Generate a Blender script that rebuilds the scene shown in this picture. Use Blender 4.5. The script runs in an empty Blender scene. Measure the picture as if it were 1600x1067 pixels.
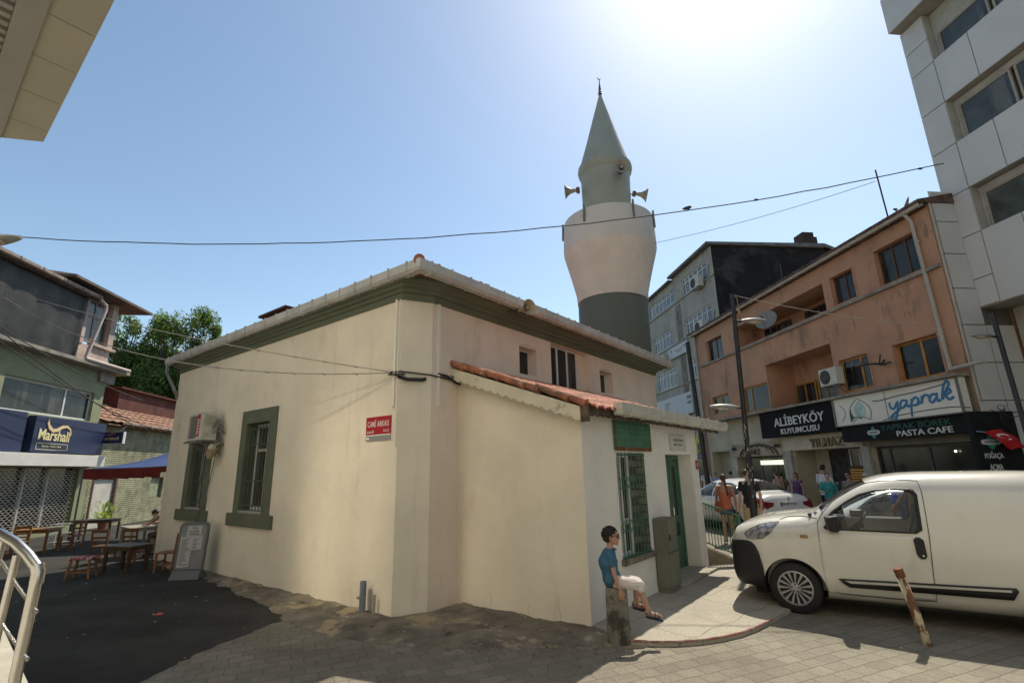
import bpy, bmesh, math, random
from mathutils import Vector, Matrix, geometry
random.seed(7)
R = math.radians
scene = bpy.context.scene
COL = scene.collection

# ------------------------------------------------------------------ camera
cd = bpy.data.cameras.new('camera'); cam = bpy.data.objects.new('camera', cd); COL.objects.link(cam)
cd.sensor_width = 36.0; cd.lens = 779.488 * 36 / 1600; cd.clip_start = 0.05; cd.clip_end = 800
_p, _r = R(14.4322), R(1.2351)
_fw = Vector((0, math.cos(_p), math.sin(_p))); _rt0 = Vector((1, 0, 0)); _dn0 = _fw.cross(_rt0)
_rt = _rt0 * math.cos(_r) + _dn0 * math.sin(_r); _dn = -_rt0 * math.sin(_r) + _dn0 * math.cos(_r)
_m = Matrix((_rt, -_dn, -_fw)).transposed().to_4x4(); _m.translation = (0, 0, 1.85)
cam.matrix_world = _m
scene.camera = cam
scene.render.resolution_x, scene.render.resolution_y = 1024, 682

# ------------------------------------------------------------------ sky, sun, exposure
SUN_AZ, SUN_EL = R(31.0), R(54.5)
world = bpy.data.worlds.new('World'); scene.world = world; world.use_nodes = True
wn = world.node_tree; wn.nodes.clear()
sky = wn.nodes.new('ShaderNodeTexSky'); sky.sky_type = 'NISHITA'; sky.sun_disc = False
sky.sun_elevation = SUN_EL; sky.sun_rotation = SUN_AZ; sky.air_density = 1.0; sky.dust_density = 0.55; sky.ozone_density = 0.7; sky.altitude = 0
bg = wn.nodes.new('ShaderNodeBackground'); bg.inputs['Strength'].default_value = 0.112
wo = wn.nodes.new('ShaderNodeOutputWorld')
tint = wn.nodes.new('ShaderNodeMix'); tint.data_type = 'RGBA'; tint.blend_type = 'MULTIPLY'; tint.inputs[0].default_value = 1.0; tint.inputs[7].default_value = (0.98, 1.0, 0.93, 1)
wn.links.new(sky.outputs[0], tint.inputs[6]); wn.links.new(tint.outputs[2], bg.inputs[0]); wn.links.new(bg.outputs[0], wo.inputs[0])
sl = bpy.data.lights.new('sun', 'SUN'); sl.energy = 3.4; sl.angle = R(0.53); sl.color = (1.0, 0.92, 0.78)
so = bpy.data.objects.new('sun', sl); COL.objects.link(so)
_d = Vector((math.sin(SUN_AZ) * math.cos(SUN_EL), math.cos(SUN_AZ) * math.cos(SUN_EL), math.sin(SUN_EL)))
so.rotation_euler = _d.to_track_quat('Z', 'Y').to_euler(); so.location = (10, 16, 40)
vs = scene.view_settings; vs.view_transform = 'Standard'; vs.look = 'None'; vs.gamma = 1.0; vs.use_curve_mapping = False
vs.exposure = 0.68
scene.cycles.max_bounces = 8; scene.cycles.diffuse_bounces = 5; scene.cycles.glossy_bounces = 4
scene.cycles.transparent_max_bounces = 12; scene.cycles.transmission_bounces = 6
scene.cycles.sample_clamp_indirect = 120.0; scene.cycles.blur_glossy = 0.0; scene.cycles.use_guiding = True; scene.cycles.use_surface_guiding = True; scene.cycles.use_volume_guiding = False; scene.cycles.caustics_reflective = True; scene.cycles.caustics_refractive = False

# ------------------------------------------------------------------ frames
class Fr:
    def __init__(s, x, y, rz): s.x, s.y, s.rz = x, y, rz
    def pt(s, p):
        c, n = math.cos(s.rz), math.sin(s.rz)
        return Vector((s.x + p[0] * c - p[1] * n, s.y + p[0] * n + p[1] * c, p[2]))
WF = Fr(0, 0, 0)
MF = Fr(-1.229, 7.436, -R(37.839))      # mosque: x to its right, y along its long wall
SF = Fr(0, 0, R(6.431))                 # street: x across it, y along it

# ------------------------------------------------------------------ mesh builder
class MB:
    def __init__(s): s.v, s.f, s.mi, s.cur = [], [], [], 0
    def add(s, vs_, fs):
        b = len(s.v); s.v += [tuple(v) for v in vs_]
        for f in fs: s.f.append(tuple(b + i for i in f)); s.mi.append(s.cur)
    def quad(s, a, b, c, d): s.add((a, b, c, d), ((0, 1, 2, 3),))
    def box(s, x0, x1, y0, y1, z0, z1):
        s.add([(x, y, z) for z in (z0, z1) for y in (y0, y1) for x in (x0, x1)],
              ((0, 2, 3, 1), (4, 5, 7, 6), (0, 1, 5, 4), (2, 6, 7, 3), (0, 4, 6, 2), (1, 3, 7, 5)))
    def bar(s, p, q, w, h, up=(0, 0, 1)):           # box section between two points
        p, q = Vector(p), Vector(q); d = (q - p).normalized(); u = Vector(up)
        if abs(d.dot(u)) > .98: u = Vector((0, 1, 0))
        sx = d.cross(u).normalized(); uu = sx.cross(d)
        vs_ = [e + sx * a * w / 2 + uu * b * h / 2 for e in (p, q) for a, b in ((-1, -1), (1, -1), (1, 1), (-1, 1))]
        s.add(vs_, ((0, 3, 2, 1), (4, 5, 6, 7), (0, 1, 5, 4), (1, 2, 6, 5), (2, 3, 7, 6), (3, 0, 4, 7)))
    def tube(s, pts, r, n=8, cap=True):
        pts = [Vector(p) for p in pts]; k = len(pts)
        rs = r if isinstance(r, (list, tuple)) else [r] * k
        b = len(s.v); prev = None; vs_ = []
        for i, p in enumerate(pts):
            d = (pts[min(i + 1, k - 1)] - pts[max(i - 1, 0)]).normalized()
            if prev is None:
                u = Vector((0, 0, 1)) if abs(d.z) < .9 else Vector((1, 0, 0))
                sx = d.cross(u).normalized()
            else: sx = (prev - d * prev.dot(d)).normalized()
            prev = sx; uu = sx.cross(d)
            vs_ += [p + (sx * math.cos(t) + uu * math.sin(t)) * rs[i] for t in [2 * math.pi * j / n for j in range(n)]]
        fs = [(i * n + j, i * n + (j + 1) % n, (i + 1) * n + (j + 1) % n, (i + 1) * n + j) for i in range(k - 1) for j in range(n)]
        if cap: fs += [tuple(range(n))[::-1], tuple((k - 1) * n + j for j in range(n))]
        s.add(vs_, fs)
    def lathe(s, c, prof, n=32, ax='z', cap=True):  # prof: (radius, height)
        vs_ = []
        for r, h in prof:
            for j in range(n):
                t = 2 * math.pi * j / n; a, b2 = r * math.cos(t), r * math.sin(t)
                o = {'z': (a, b2, h), 'x': (h, a, b2), 'y': (b2, h, a)}[ax]
                vs_.append((c[0] + o[0], c[1] + o[1], c[2] + o[2]))
        k = len(prof)
        fs = [(i * n + j, i * n + (j + 1) % n, (i + 1) * n + (j + 1) % n, (i + 1) * n + j) for i in range(k - 1) for j in range(n)]
        if cap: fs += [tuple(range(n))[::-1], tuple((k - 1) * n + j for j in range(n))]
        s.add(vs_, fs)
    def prism(s, poly, o, u, w, ext):               # polygon (a,b) in plane o+a*u+b*w, extruded by vector ext
        o, u, w, ext = Vector(o), Vector(u), Vector(w), Vector(ext); n = len(poly)
        A = [o + u * a + w * b for a, b in poly]; B = [p + ext for p in A]
        s.add(A + B, [tuple(range(n))[::-1], tuple(range(n, 2 * n))] + [(i, (i + 1) % n, n + (i + 1) % n, n + i) for i in range(n)])
    def wall(s, o, u, n, w, z0, z1, ops, back=True):
        """upright wall face from o along u (length w), outward normal n; ops = (a0,a1,z0,z1,depth)"""
        o, u, n = Vector(o), Vector(u), Vector(n); zc = Vector((0, 0, 1))
        P = lambda a, z, d=0: o + u * a + zc * z - n * d
        xs = sorted(set([0, w] + [q for op in ops for q in op[:2]])); zs = sorted(set([z0, z1] + [q for op in ops for q in op[2:4]]))
        for i in range(len(xs) - 1):
            for j in range(len(zs) - 1):
                ca, cz = (xs[i] + xs[i + 1]) / 2, (zs[j] + zs[j + 1]) / 2
                if any(op[0] < ca < op[1] and op[2] < cz < op[3] for op in ops): continue
                s.quad(P(xs[i], zs[j]), P(xs[i + 1], zs[j]), P(xs[i + 1], zs[j + 1]), P(xs[i], zs[j + 1]))
        for op in ops:
            a, b, c, d, h = op[:5]
            s.quad(P(a, c), P(a, c, h), P(a, d, h), P(a, d)); s.quad(P(b, c), P(b, d), P(b, d, h), P(b, c, h))
            s.quad(P(a, c), P(b, c), P(b, c, h), P(a, c, h)); s.quad(P(a, d), P(a, d, h), P(b, d, h), P(b, d))
            if back: s.quad(P(a, c, h), P(b, c, h), P(b, d, h), P(a, d, h))

def text_geo(txt, bold=0.0, shear=0.0, ext=0.0, spacing=1.0):
    cu = bpy.data.curves.new('t', 'FONT'); cu.body = txt; cu.offset = bold; cu.shear = shear; cu.extrude = ext; cu.space_character = spacing
    cu.resolution_u = 3; cu.align_x = 'LEFT'
    o = bpy.data.objects.new('t', cu); COL.objects.link(o)
    dg = bpy.context.evaluated_depsgraph_get(); me = bpy.data.meshes.new_from_object(o.evaluated_get(dg))
    vs_ = [v.co.copy() for v in me.vertices]; fs = [tuple(p.vertices) for p in me.polygons]
    bpy.data.objects.remove(o); bpy.data.curves.remove(cu); bpy.data.meshes.remove(me)
    return vs_, fs
def add_text(mb, txt, o, xd, w, h, th=.006, bold=0.0, shear=0.0, zd=(0, 0, 1), spacing=1.0, rot=0.0):
    """letters fitted to w x h, lower-left corner at o, reading along xd"""
    vs_, fs = text_geo(txt, bold, shear, .5, spacing)
    if not vs_: return
    x0, x1 = min(v.x for v in vs_), max(v.x for v in vs_); y0, y1 = min(v.y for v in vs_), max(v.y for v in vs_)
    o, xd, zd = Vector(o), Vector(xd), Vector(zd); nd = xd.cross(zd)
    c, s_ = math.cos(rot), math.sin(rot)
    xd, zd = xd * c + zd * s_, zd * c - xd * s_
    mb.add([o + xd * ((v.x - x0) / (x1 - x0) * w) + zd * ((v.y - y0) / (y1 - y0) * h) + nd * ((v.z + .5) * th) for v in vs_], fs)

# ------------------------------------------------------------------ objects
class T:
    def __init__(s, name, label, cat, fr=WF, at=(0, 0, 0), group=None, rz=0.0, local=False, kind=None):
        e = bpy.data.objects.new(name, None); COL.objects.link(e); e.empty_display_size = .2
        e.location = fr.pt(at); e.rotation_euler = (0, 0, fr.rz + rz)
        s.e = e; s.off = Vector((0, 0, 0)) if local else Vector(at); tag(e, label, cat, group, kind)
def tag(o, label=None, cat=None, group=None, kind=None):
    if label: o['label'] = label
    if cat: o['category'] = cat
    if group: o['group'] = group
    if kind: o['kind'] = kind
def mesh_of(mb, name, mats, off=(0, 0, 0), smooth=False, merge=False):
    me = bpy.data.meshes.new(name); o = Vector(off)
    me.from_pydata([Vector(v) - o for v in mb.v], [], mb.f)
    if not isinstance(mats, (list, tuple)): mats = [mats]
    for m in mats: me.materials.append(m)
    me.polygons.foreach_set('material_index', mb.mi)
    if merge or smooth:
        bm = bmesh.new(); bm.from_mesh(me); bmesh.ops.remove_doubles(bm, verts=bm.verts, dist=.0002)
        bmesh.ops.recalc_face_normals(bm, faces=bm.faces); bm.to_mesh(me); bm.free()
    if smooth:
        me.polygons.foreach_set('use_smooth', [True] * len(me.polygons))
    me.update(); return me
def part(mb, name, mats, parent, smooth=False, bevel=0, angle=35, label=None, merge=False):
    """mesh child of a thing (T) or of another part (object)"""
    t = parent if isinstance(parent, T) else parent._t if hasattr(parent, '_t') else None
    off = t.off if t else OFF[parent.name]
    me = mesh_of(mb, name, mats, off, smooth, merge or bevel > 0)
    o = bpy.data.objects.new(name, me); COL.objects.link(o)
    o.parent = t.e if t else parent
    OFF[o.name] = off
    if bevel: b = o.modifiers.new('bevel', 'BEVEL'); b.width = bevel; b.segments = 2; b.limit_method = 'ANGLE'; b.angle_limit = R(40); b.harden_normals = False
    if smooth and angle < 180:
        sm(me, angle)
    if label: o['label'] = label
    return o
OFF = {}
def sm(me, angle):
    """smooth shading with sharp edges above an angle"""
    bm = bmesh.new(); bm.from_mesh(me)
    for e in bm.edges:
        if len(e.link_faces) == 2 and e.calc_face_angle(0) > R(angle): e.smooth = False
    bm.to_mesh(me); bm.free()
def solo(mb, name, mats, label, cat, fr=WF, at=(0, 0, 0), group=None, smooth=False, bevel=0, kind=None, angle=35, local=False, rz=0.0, merge=False):
    me = mesh_of(mb, name, mats, (0, 0, 0) if local else at, smooth, merge or bevel > 0)
    o = bpy.data.objects.new(name, me); COL.objects.link(o); o.location = fr.pt(at); o.rotation_euler = (0, 0, fr.rz + rz)
    if bevel: b = o.modifiers.new('bevel', 'BEVEL'); b.width = bevel; b.segments = 2; b.limit_method = 'ANGLE'; b.angle_limit = R(40)
    if smooth: sm(me, angle)
    tag(o, label, cat, group, kind); OFF[o.name] = Vector((0, 0, 0)) if local else Vector(at); return o
def copy_tree(o, parent=None):
    c = o.copy(); COL.objects.link(c)
    if parent is not None: c.parent = parent
    for ch in [x for x in bpy.data.objects if x.parent == o]: copy_tree(ch, c)
    return c
def dup(t, fr, at, rz=0.0, label=None, sc=1.0):
    e = t.e if isinstance(t, T) else t
    c = copy_tree(e); c.location = fr.pt(at); c.rotation_euler = (0, 0, fr.rz + rz); c.scale = (sc, sc, sc)
    if label: c['label'] = label
    return c

# ------------------------------------------------------------------ materials
def lin(h):
    c = [int(h[i:i + 2], 16) / 255 for i in (0, 2, 4)]
    return tuple(x / 12.92 if x < .04045 else ((x + .055) / 1.055) ** 2.4 for x in c)
_mc = {}
def mat(name, col, rough=.75, metal=0.0, var=.14, vs_=3.0, bump=0.0, bs=40.0, stains=(), spec=.4, coat=0.0, emit=None, alpha=None, trans=0.0):
    """principled material with mottled colour, optional stains (colour, scale, lo, hi, (sx,sy,sz), amount) and bump"""
    if name in _mc: return _mc[name]
    m = bpy.data.materials.new(name); m.use_nodes = True; nt = m.node_tree; N, L = nt.nodes, nt.links
    bs_ = N['Principled BSDF']; tc = N.new('ShaderNodeTexCoord')
    if isinstance(col, str): col = lin(col)
    def noise_(sc, det=6, st=(1, 1, 1), off=0.0, rg=.6):
        mp = N.new('ShaderNodeMapping'); mp.inputs['Scale'].default_value = st; mp.inputs['Location'].default_value = (off, off * 1.7, off * .3)
        L.new(tc.outputs['Object'], mp.inputs[0])
        n = N.new('ShaderNodeTexNoise'); n.inputs['Scale'].default_value = sc; n.inputs['Detail'].default_value = det; n.inputs['Roughness'].default_value = rg
        L.new(mp.outputs[0], n.inputs['Vector']); return n.outputs['Fac']
    def mix_(fac, a, b):
        x = N.new('ShaderNodeMix'); x.data_type = 'RGBA'
        if isinstance(fac, float): x.inputs[0].default_value = fac
        else: L.new(fac, x.inputs[0])
        for i, q in ((6, a), (7, b)):
            if isinstance(q, tuple): x.inputs[i].default_value = (*q[:3], 1)
            else: L.new(q, x.inputs[i])
        return x.outputs[2]
    def ramp_(fac, lo, hi):
        r = N.new('ShaderNodeMapRange'); r.inputs[1].default_value = lo; r.inputs[2].default_value = hi; r.interpolation_type = 'SMOOTHSTEP'
        L.new(fac, r.inputs[0]); return r.outputs[0]
    cur = tuple(col[:3])
    if var > 0:
        cur = mix_(ramp_(noise_(vs_), .3, .7), tuple(c * (1 - var) for c in col[:3]), tuple(min(1, c * (1 + var)) for c in col[:3]))
        cur = mix_(ramp_(noise_(vs_ * 9, 4, off=3.3), .35, .65), cur, cur) if False else cur
    for i, st in enumerate(stains):
        sc_, am = st[1], (st[5] if len(st) > 5 else 1.0)
        f = ramp_(noise_(sc_, 8, st[4] if len(st) > 4 else (1, 1, 1), 5.1 * (i + 1), .65), st[2], st[3])
        mu = N.new('ShaderNodeMath'); mu.operation = 'MULTIPLY'; mu.inputs[1].default_value = am; L.new(f, mu.inputs[0])
        sc2 = lin(st[0]) if isinstance(st[0], str) else st[0]
        cur = mix_(mu.outputs[0], cur, tuple(sc2))
    if isinstance(cur, tuple): bs_.inputs['Base Color'].default_value = (*cur, 1)
    else: L.new(cur, bs_.inputs['Base Color'])
    bs_.inputs['Roughness'].default_value = rough; bs_.inputs['Metallic'].default_value = metal
    bs_.inputs['Specular IOR Level'].default_value = spec; bs_.inputs['Coat Weight'].default_value = coat; bs_.inputs['Coat Roughness'].default_value = .06
    if trans: bs_.inputs['Transmission Weight'].default_value = trans
    if emit: bs_.inputs['Emission Color'].default_value = (*emit[:3], 1); bs_.inputs['Emission Strength'].default_value = emit[3]
    if bump > 0:
        b = N.new('ShaderNodeBump'); b.inputs['Strength'].default_value = 1.0; b.inputs['Distance'].default_value = bump
        L.new(noise_(bs, 5, rg=.7), b.inputs['Height']); L.new(b.outputs[0], bs_.inputs['Normal'])
    _mc[name] = m; return m
def brick_mat(name, c1, c2, mortar, bw, bh, ms=.01, plane='xy', rot=0.0, rough=.85, bump=.004, offset=.5, stains=(), var=.25, freq=2, squash=1.0, bias=0.0):
    if name in _mc: return _mc[name]
    m = mat(name, (.5, .5, .5), rough=rough, var=0); nt = m.node_tree; N, L = nt.nodes, nt.links; bs_ = N['Principled BSDF']
    tc = N.new('ShaderNodeTexCoord'); sp = N.new('ShaderNodeSeparateXYZ'); cb = N.new('ShaderNodeCombineXYZ'); L.new(tc.outputs['Object'], sp.inputs[0])
    a, b = {'xy': (0, 1), 'xz': (0, 2), 'yz': (1, 2)}[plane]; L.new(sp.outputs[a], cb.inputs[0]); L.new(sp.outputs[b], cb.inputs[1])
    mp = N.new('ShaderNodeMapping'); mp.inputs['Rotation'].default_value = (0, 0, rot); L.new(cb.outputs[0], mp.inputs[0])
    # slight waviness so that courses are not ruler-straight
    nz = N.new('ShaderNodeTexNoise'); nz.inputs['Scale'].default_value = 1.3; L.new(tc.outputs['Object'], nz.inputs['Vector'])
    vm = N.new('ShaderNodeVectorMath'); vm.operation = 'SCALE'; vm.inputs['Scale'].default_value = bh * .35; L.new(nz.outputs['Color'], vm.inputs[0])
    va = N.new('ShaderNodeVectorMath'); L.new(mp.outputs[0], va.inputs[0]); L.new(vm.outputs[0], va.inputs[1])
    br = N.new('ShaderNodeTexBrick'); br.inputs['Scale'].default_value = 1.0; br.inputs['Brick Width'].default_value = bw; br.inputs['Row Height'].default_value = bh
    br.inputs['Mortar Size'].default_value = ms; br.inputs['Mortar Smooth'].default_value = .3; br.inputs['Bias'].default_value = bias; br.offset = offset; br.offset_frequency = freq
    for k, c in (('Color1', c1), ('Color2', c2), ('Mortar', mortar)):
        if isinstance(c, str): c = lin(c)
        br.inputs[k].default_value = (*c, 1)
    L.new(va.outputs[0], br.inputs['Vector'])
    n2 = N.new('ShaderNodeTexNoise'); n2.inputs['Scale'].default_value = .9; n2.inputs['Detail'].default_value = 8; n2.inputs['Roughness'].default_value = .65; L.new(tc.outputs['Object'], n2.inputs['Vector'])
    mr = N.new('ShaderNodeMapRange'); mr.inputs[1].default_value = .3; mr.inputs[2].default_value = .7; mr.inputs[3].default_value = 1 - var; mr.inputs[4].default_value = 1 + var * .6; L.new(n2.outputs['Fac'], mr.inputs[0])
    n3 = N.new('ShaderNodeTexNoise'); n3.inputs['Scale'].default_value = 45; n3.inputs['Detail'].default_value = 4; L.new(tc.outputs['Object'], n3.inputs['Vector'])
    mr3 = N.new('ShaderNodeMapRange'); mr3.inputs[1].default_value = .3; mr3.inputs[2].default_value = .7; mr3.inputs[3].default_value = .82; mr3.inputs[4].default_value = 1.15; L.new(n3.outputs['Fac'], mr3.inputs[0])
    mm = N.new('ShaderNodeMath'); mm.operation = 'MULTIPLY'; L.new(mr.outputs[0], mm.inputs[0]); L.new(mr3.outputs[0], mm.inputs[1])
    vx = N.new('ShaderNodeVectorMath'); vx.operation = 'SCALE'; L.new(br.outputs['Color'], vx.inputs[0]); L.new(mm.outputs[0], vx.inputs['Scale'])
    cur = vx.outputs[0]
    for i, st in enumerate(stains):
        n4 = N.new('ShaderNodeTexNoise'); n4.inputs['Scale'].default_value = st[1]; n4.inputs['Detail'].default_value = 9; n4.inputs['Roughness'].default_value = .7
        o4 = N.new('ShaderNodeMapping'); o4.inputs['Location'].default_value = (i * 3.3 + 1, 2, 0); L.new(tc.outputs['Object'], o4.inputs[0]); L.new(o4.outputs[0], n4.inputs['Vector'])
        r4 = N.new('ShaderNodeMapRange'); r4.inputs[1].default_value = st[2]; r4.inputs[2].default_value = st[3]; r4.inputs[4].default_value = st[4] if len(st) > 4 else 1; L.new(n4.outputs['Fac'], r4.inputs[0])
        x = N.new('ShaderNodeMix'); x.data_type = 'RGBA'; L.new(r4.outputs[0], x.inputs[0]); L.new(cur, x.inputs[6]); x.inputs[7].default_value = (*lin(st[0]), 1); cur = x.outputs[2]
    L.new(cur, bs_.inputs['Base Color'])
    bp = N.new('ShaderNodeBump'); bp.inputs['Distance'].default_value = bump; bp.inputs['Strength'].default_value = 1
    ma = N.new('ShaderNodeMath'); ma.operation = 'MULTIPLY_ADD'; L.new(br.outputs['Fac'], ma.inputs[0]); ma.inputs[1].default_value = -1; L.new(n3.outputs['Fac'], ma.inputs[2])
    L.new(ma.outputs[0], bp.inputs['Height']); L.new(bp.outputs[0], bs_.inputs['Normal'])
    return m
def glass_mat(name, tint=(.8, .85, .83), ior=1.5, dirt=.0):
    """thin pane: clear with a Fresnel reflection"""
    if name in _mc: return _mc[name]
    m = bpy.data.materials.new(name); m.use_nodes = True; N, L = m.node_tree.nodes, m.node_tree.links; N.clear()
    o = N.new('ShaderNodeOutputMaterial'); t = N.new('ShaderNodeBsdfTransparent'); t.inputs[0].default_value = (*tint, 1)
    g = N.new('ShaderNodeBsdfGlossy'); g.inputs['Roughness'].default_value = .02; f = N.new('ShaderNodeFresnel'); f.inputs[0].default_value = ior
    x = N.new('ShaderNodeMixShader'); L.new(f.outputs[0], x.inputs[0]); L.new(t.outputs[0], x.inputs[1]); L.new(g.outputs[0], x.inputs[2]); L.new(x.outputs[0], o.inputs[0])
    _mc[name] = m; return m

cream = mat('cream_render', (.74, .665, .53), .85, var=.06, vs_=1.2, bump=.005, bs=38,
            stains=[((.50, .42, .31), 1.6, .56, .75, (1, 1, .35), .45), ((.74, .69, .58), 4, .58, .7, (1, 1, 1), .35), ((.33, .27, .2), 7, .66, .8, (1, 1, .3), .5), ((.44, .36, .26), 2.6, .56, .70, (1.6, 1.6, .14), .24), ((.30, .25, .19), 26, .70, .78, (1, 1, 1), .35)])
white_wall = mat('white_render', (.76, .73, .66), .85, var=.05, vs_=1.5, bump=.005, bs=60, stains=[((.52, .47, .40), 2.3, .58, .75, (1, 1, .4), .45)])
pink_cream = mat('pinkish_render', (.74, .62, .51), .85, var=.05, vs_=1.3, bump=.005, bs=55, stains=[((.52, .44, .33), 1.9, .56, .74, (1, 1, .35), .5)])
green_paint = mat('green_paint', (.115, .13, .085), .6, var=.1, vs_=2, bump=.003, bs=30, stains=[((.15, .165, .12), 5, .55, .7, (1, 1, .5), .5)])
green_dark = mat('dark_green_paint', (.06, .085, .06), .6, var=.12, vs_=3, bump=.001, bs=60)
green_iron = mat('green_iron', (.05, .14, .085), .5, var=.2, vs_=9, stains=[((.10, .06, .035), 20, .62, .7)])
gutter_m = mat('gutter_pvc', (.46, .45, .42), .55, var=.12, vs_=2.5, stains=[((.2, .18, .15), 6, .55, .75, (1, 1, 1), .6)])
tile_red = mat('roof_tile', (.36, .13, .075), .8, var=.3, vs_=6, bump=.004, bs=50, stains=[((.12, .085, .06), 3.5, .5, .66, (1, 1, 1), .8), ((.5, .3, .2), 9, .6, .7)])
glass_dark = mat('dark_glass', (.022, .024, .023), .14, var=.5, vs_=1.5, spec=.3, stains=[((.11, .10, .085), 1.1, .56, .60, (1, 1, .08), .55)])
glass_blue = mat('sky_glass', (.055, .066, .062), .10, var=.35, vs_=.9, spec=.45, stains=[((.17, .17, .15), .9, .55, .60, (1, 1, .1), .5)])
interior = mat('dark_interior', (.03, .028, .026), .9, var=.4, vs_=2)
white_frame = mat('white_frame', (.62, .62, .60), .45, var=.06, stains=[((.3, .28, .25), 5, .6, .75, (1, 1, 1), .5)])
black_iron = mat('black_iron', (.018, .018, .02), .5, var=.3, vs_=6)
black_plastic = mat('black_plastic', (.014, .014, .015), .55, var=.2, bump=.0004, bs=400)
cable_m = mat('cable', (.03, .028, .026), .7, var=.2)
cable_l = mat('pale_cable', (.35, .32, .26), .7, var=.2)
steel = mat('stainless_steel', (.62, .60, .55), .22, metal=1, var=.08, vs_=8)
dirt_m = mat('dirt', (.12, .095, .07), .95, var=.4, vs_=8, bump=.01, bs=30)
# ================================================================== ground
def poly_sheet(pts, z, th=0.0):
    mb = MB(); n = len(pts)
    tri = geometry.tessellate_polygon([[Vector((p[0], p[1], 0)) for p in pts]])
    up = [(p[0], p[1], z) for p in pts]
    fs = []
    for t in tri:
        a, b, c = (Vector(up[i]) for i in t); fs.append(tuple(t) if (b - a).cross(c - a).z > 0 else tuple(t)[::-1])
    mb.add(up, fs)
    if th:
        lo = [(p[0], p[1], z - th) for p in pts]
        for i in range(n):
            j = (i + 1) % n; mb.quad(lo[i], lo[j], up[j], up[i])
    return mb
shade_ground = mat('shade_ground', (.036, .035, .030), .92, var=.35, vs_=.8, bump=.006, bs=150, spec=.25, stains=[((.06, .057, .05), 1.7, .55, .75, (1, 1, 1), .5), ((.16, .15, .13), 38, .70, .76, (1, 1, 1), .6)])  # near-black tone holds the alley's deep shade in its colour
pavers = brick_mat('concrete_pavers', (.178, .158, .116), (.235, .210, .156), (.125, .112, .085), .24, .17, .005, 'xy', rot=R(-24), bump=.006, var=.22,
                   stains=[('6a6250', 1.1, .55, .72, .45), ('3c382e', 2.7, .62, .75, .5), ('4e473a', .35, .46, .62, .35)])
slab_m = brick_mat('pavement_slabs', (.33, .30, .235), (.37, .335, .265), (.22, .2, .16), .8, .8, .008, 'xy', rot=R(12), bump=.003, var=.16, offset=0,
                   stains=[('75695a', 1.6, .56, .75, .45), ('4a4234', 9, .66, .75, .5)])
rough_con = mat('rough_concrete', (.165, .14, .105), .95, var=.4, vs_=2.2, bump=.04, bs=11, stains=[((.36, .29, .17), 1.5, .52, .60, (1, 1, 1), .85), ((.38, .34, .27), 5, .60, .66, (1, 1, 1), .7), ((.05, .045, .038), 2.8, .58, .7), ((.34, .31, .25), 16, .66, .72)])
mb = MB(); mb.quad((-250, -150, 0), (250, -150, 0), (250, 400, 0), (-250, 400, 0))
solo(mb, 'ground', shade_ground, 'alley ground coloured dark for the deep shade on it', 'ground', kind='structure')
_e = [Vector(p) for p in ((-3.9, 8.2), (-3.03, 7.45), (-3.23, 6.82), (-3.47, 6.06), (-3.53, 5.28), (-3.6, 4.5), (-3.6, 2.5))]; _r = random.Random(21)  # edge follows the border of that shade, not a change of surface
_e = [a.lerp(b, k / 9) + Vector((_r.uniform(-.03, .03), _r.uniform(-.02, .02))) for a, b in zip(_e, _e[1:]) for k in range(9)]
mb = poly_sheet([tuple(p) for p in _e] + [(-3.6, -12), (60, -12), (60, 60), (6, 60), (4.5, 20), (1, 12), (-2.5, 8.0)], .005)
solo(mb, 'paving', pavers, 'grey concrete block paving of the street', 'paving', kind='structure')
# rough concrete apron round the foot of the mosque: an uneven mound
def rough_patch(outline, base, amp, seed, cell=.07, jit=.05):
    from mathutils import noise
    n = len(outline); bd = []
    for i in range(n):
        p, q = Vector(outline[i]), Vector(outline[(i + 1) % n]); k = max(1, int((q - p).length / cell))
        for j in range(k):
            c = p.lerp(q, j / k); bd.append(c + Vector((noise.noise((c.x * 4, c.y * 4, seed)), noise.noise((c.x * 4, c.y * 4, seed + 5)))) * jit * 2)
    m = len(bd)
    def inside(x, y):
        c = False
        for i in range(m):
            p, q = bd[i], bd[(i + 1) % m]
            if (p.y > y) != (q.y > y) and x < (q.x - p.x) * (y - p.y) / (q.y - p.y) + p.x: c = not c
        return c
    xs, ys_ = [p.x for p in bd], [p.y for p in bd]; ins, dd = [], []
    x = min(xs)
    while x < max(xs):
        y = min(ys_)
        while y < max(ys_):
            c = Vector((x + cell * .3 * noise.noise((x * 30, y * 30, 1)), y + cell * .3 * noise.noise((x * 30, y * 30, 7))))
            if inside(c.x, c.y):
                d = min((c - p).length for p in bd)
                if d > cell * .5: ins.append(c); dd.append(d)
            y += cell
        x += cell
    r_ = geometry.delaunay_2d_cdt(bd + ins, [(i, (i + 1) % m) for i in range(m)], [tuple(range(m))], 1, 1e-5); mb = MB()
    P_ = []
    for v in r_[0]:
        d = min((v - p).length for p in bd); e = min(1, d / .18)
        P_.append((v.x, v.y, .007 + max(0, base * e + amp * e * noise.fractal((v.x * 2.4, v.y * 2.4, seed), 1.0, 2.1, 6))))
    mb.add(P_, [tuple(f) for f in r_[2] if inside(sum(r_[0][i].x for i in f) / 3, sum(r_[0][i].y for i in f) / 3)]); return mb
mb = rough_patch([(-8.5, -.62), (-5.5, -.72), (-2.5, -1.02), (-.95, -1.38), (.2, -1.25), (1.0, -.92), (1.8, -.5), (2.35, -.02), (2.85, .3), (3.1, .42), (2.9, .62), (2.15, .8), (0, .75), (0, .1), (-.2, -.3), (-8.5, -.3)], .03, .045, 3)
solo(mb, 'footing', rough_con, 'rough broken concrete strip along the foot of the cream walls', 'ground', MF, kind='structure', smooth=True, angle=60)
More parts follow.
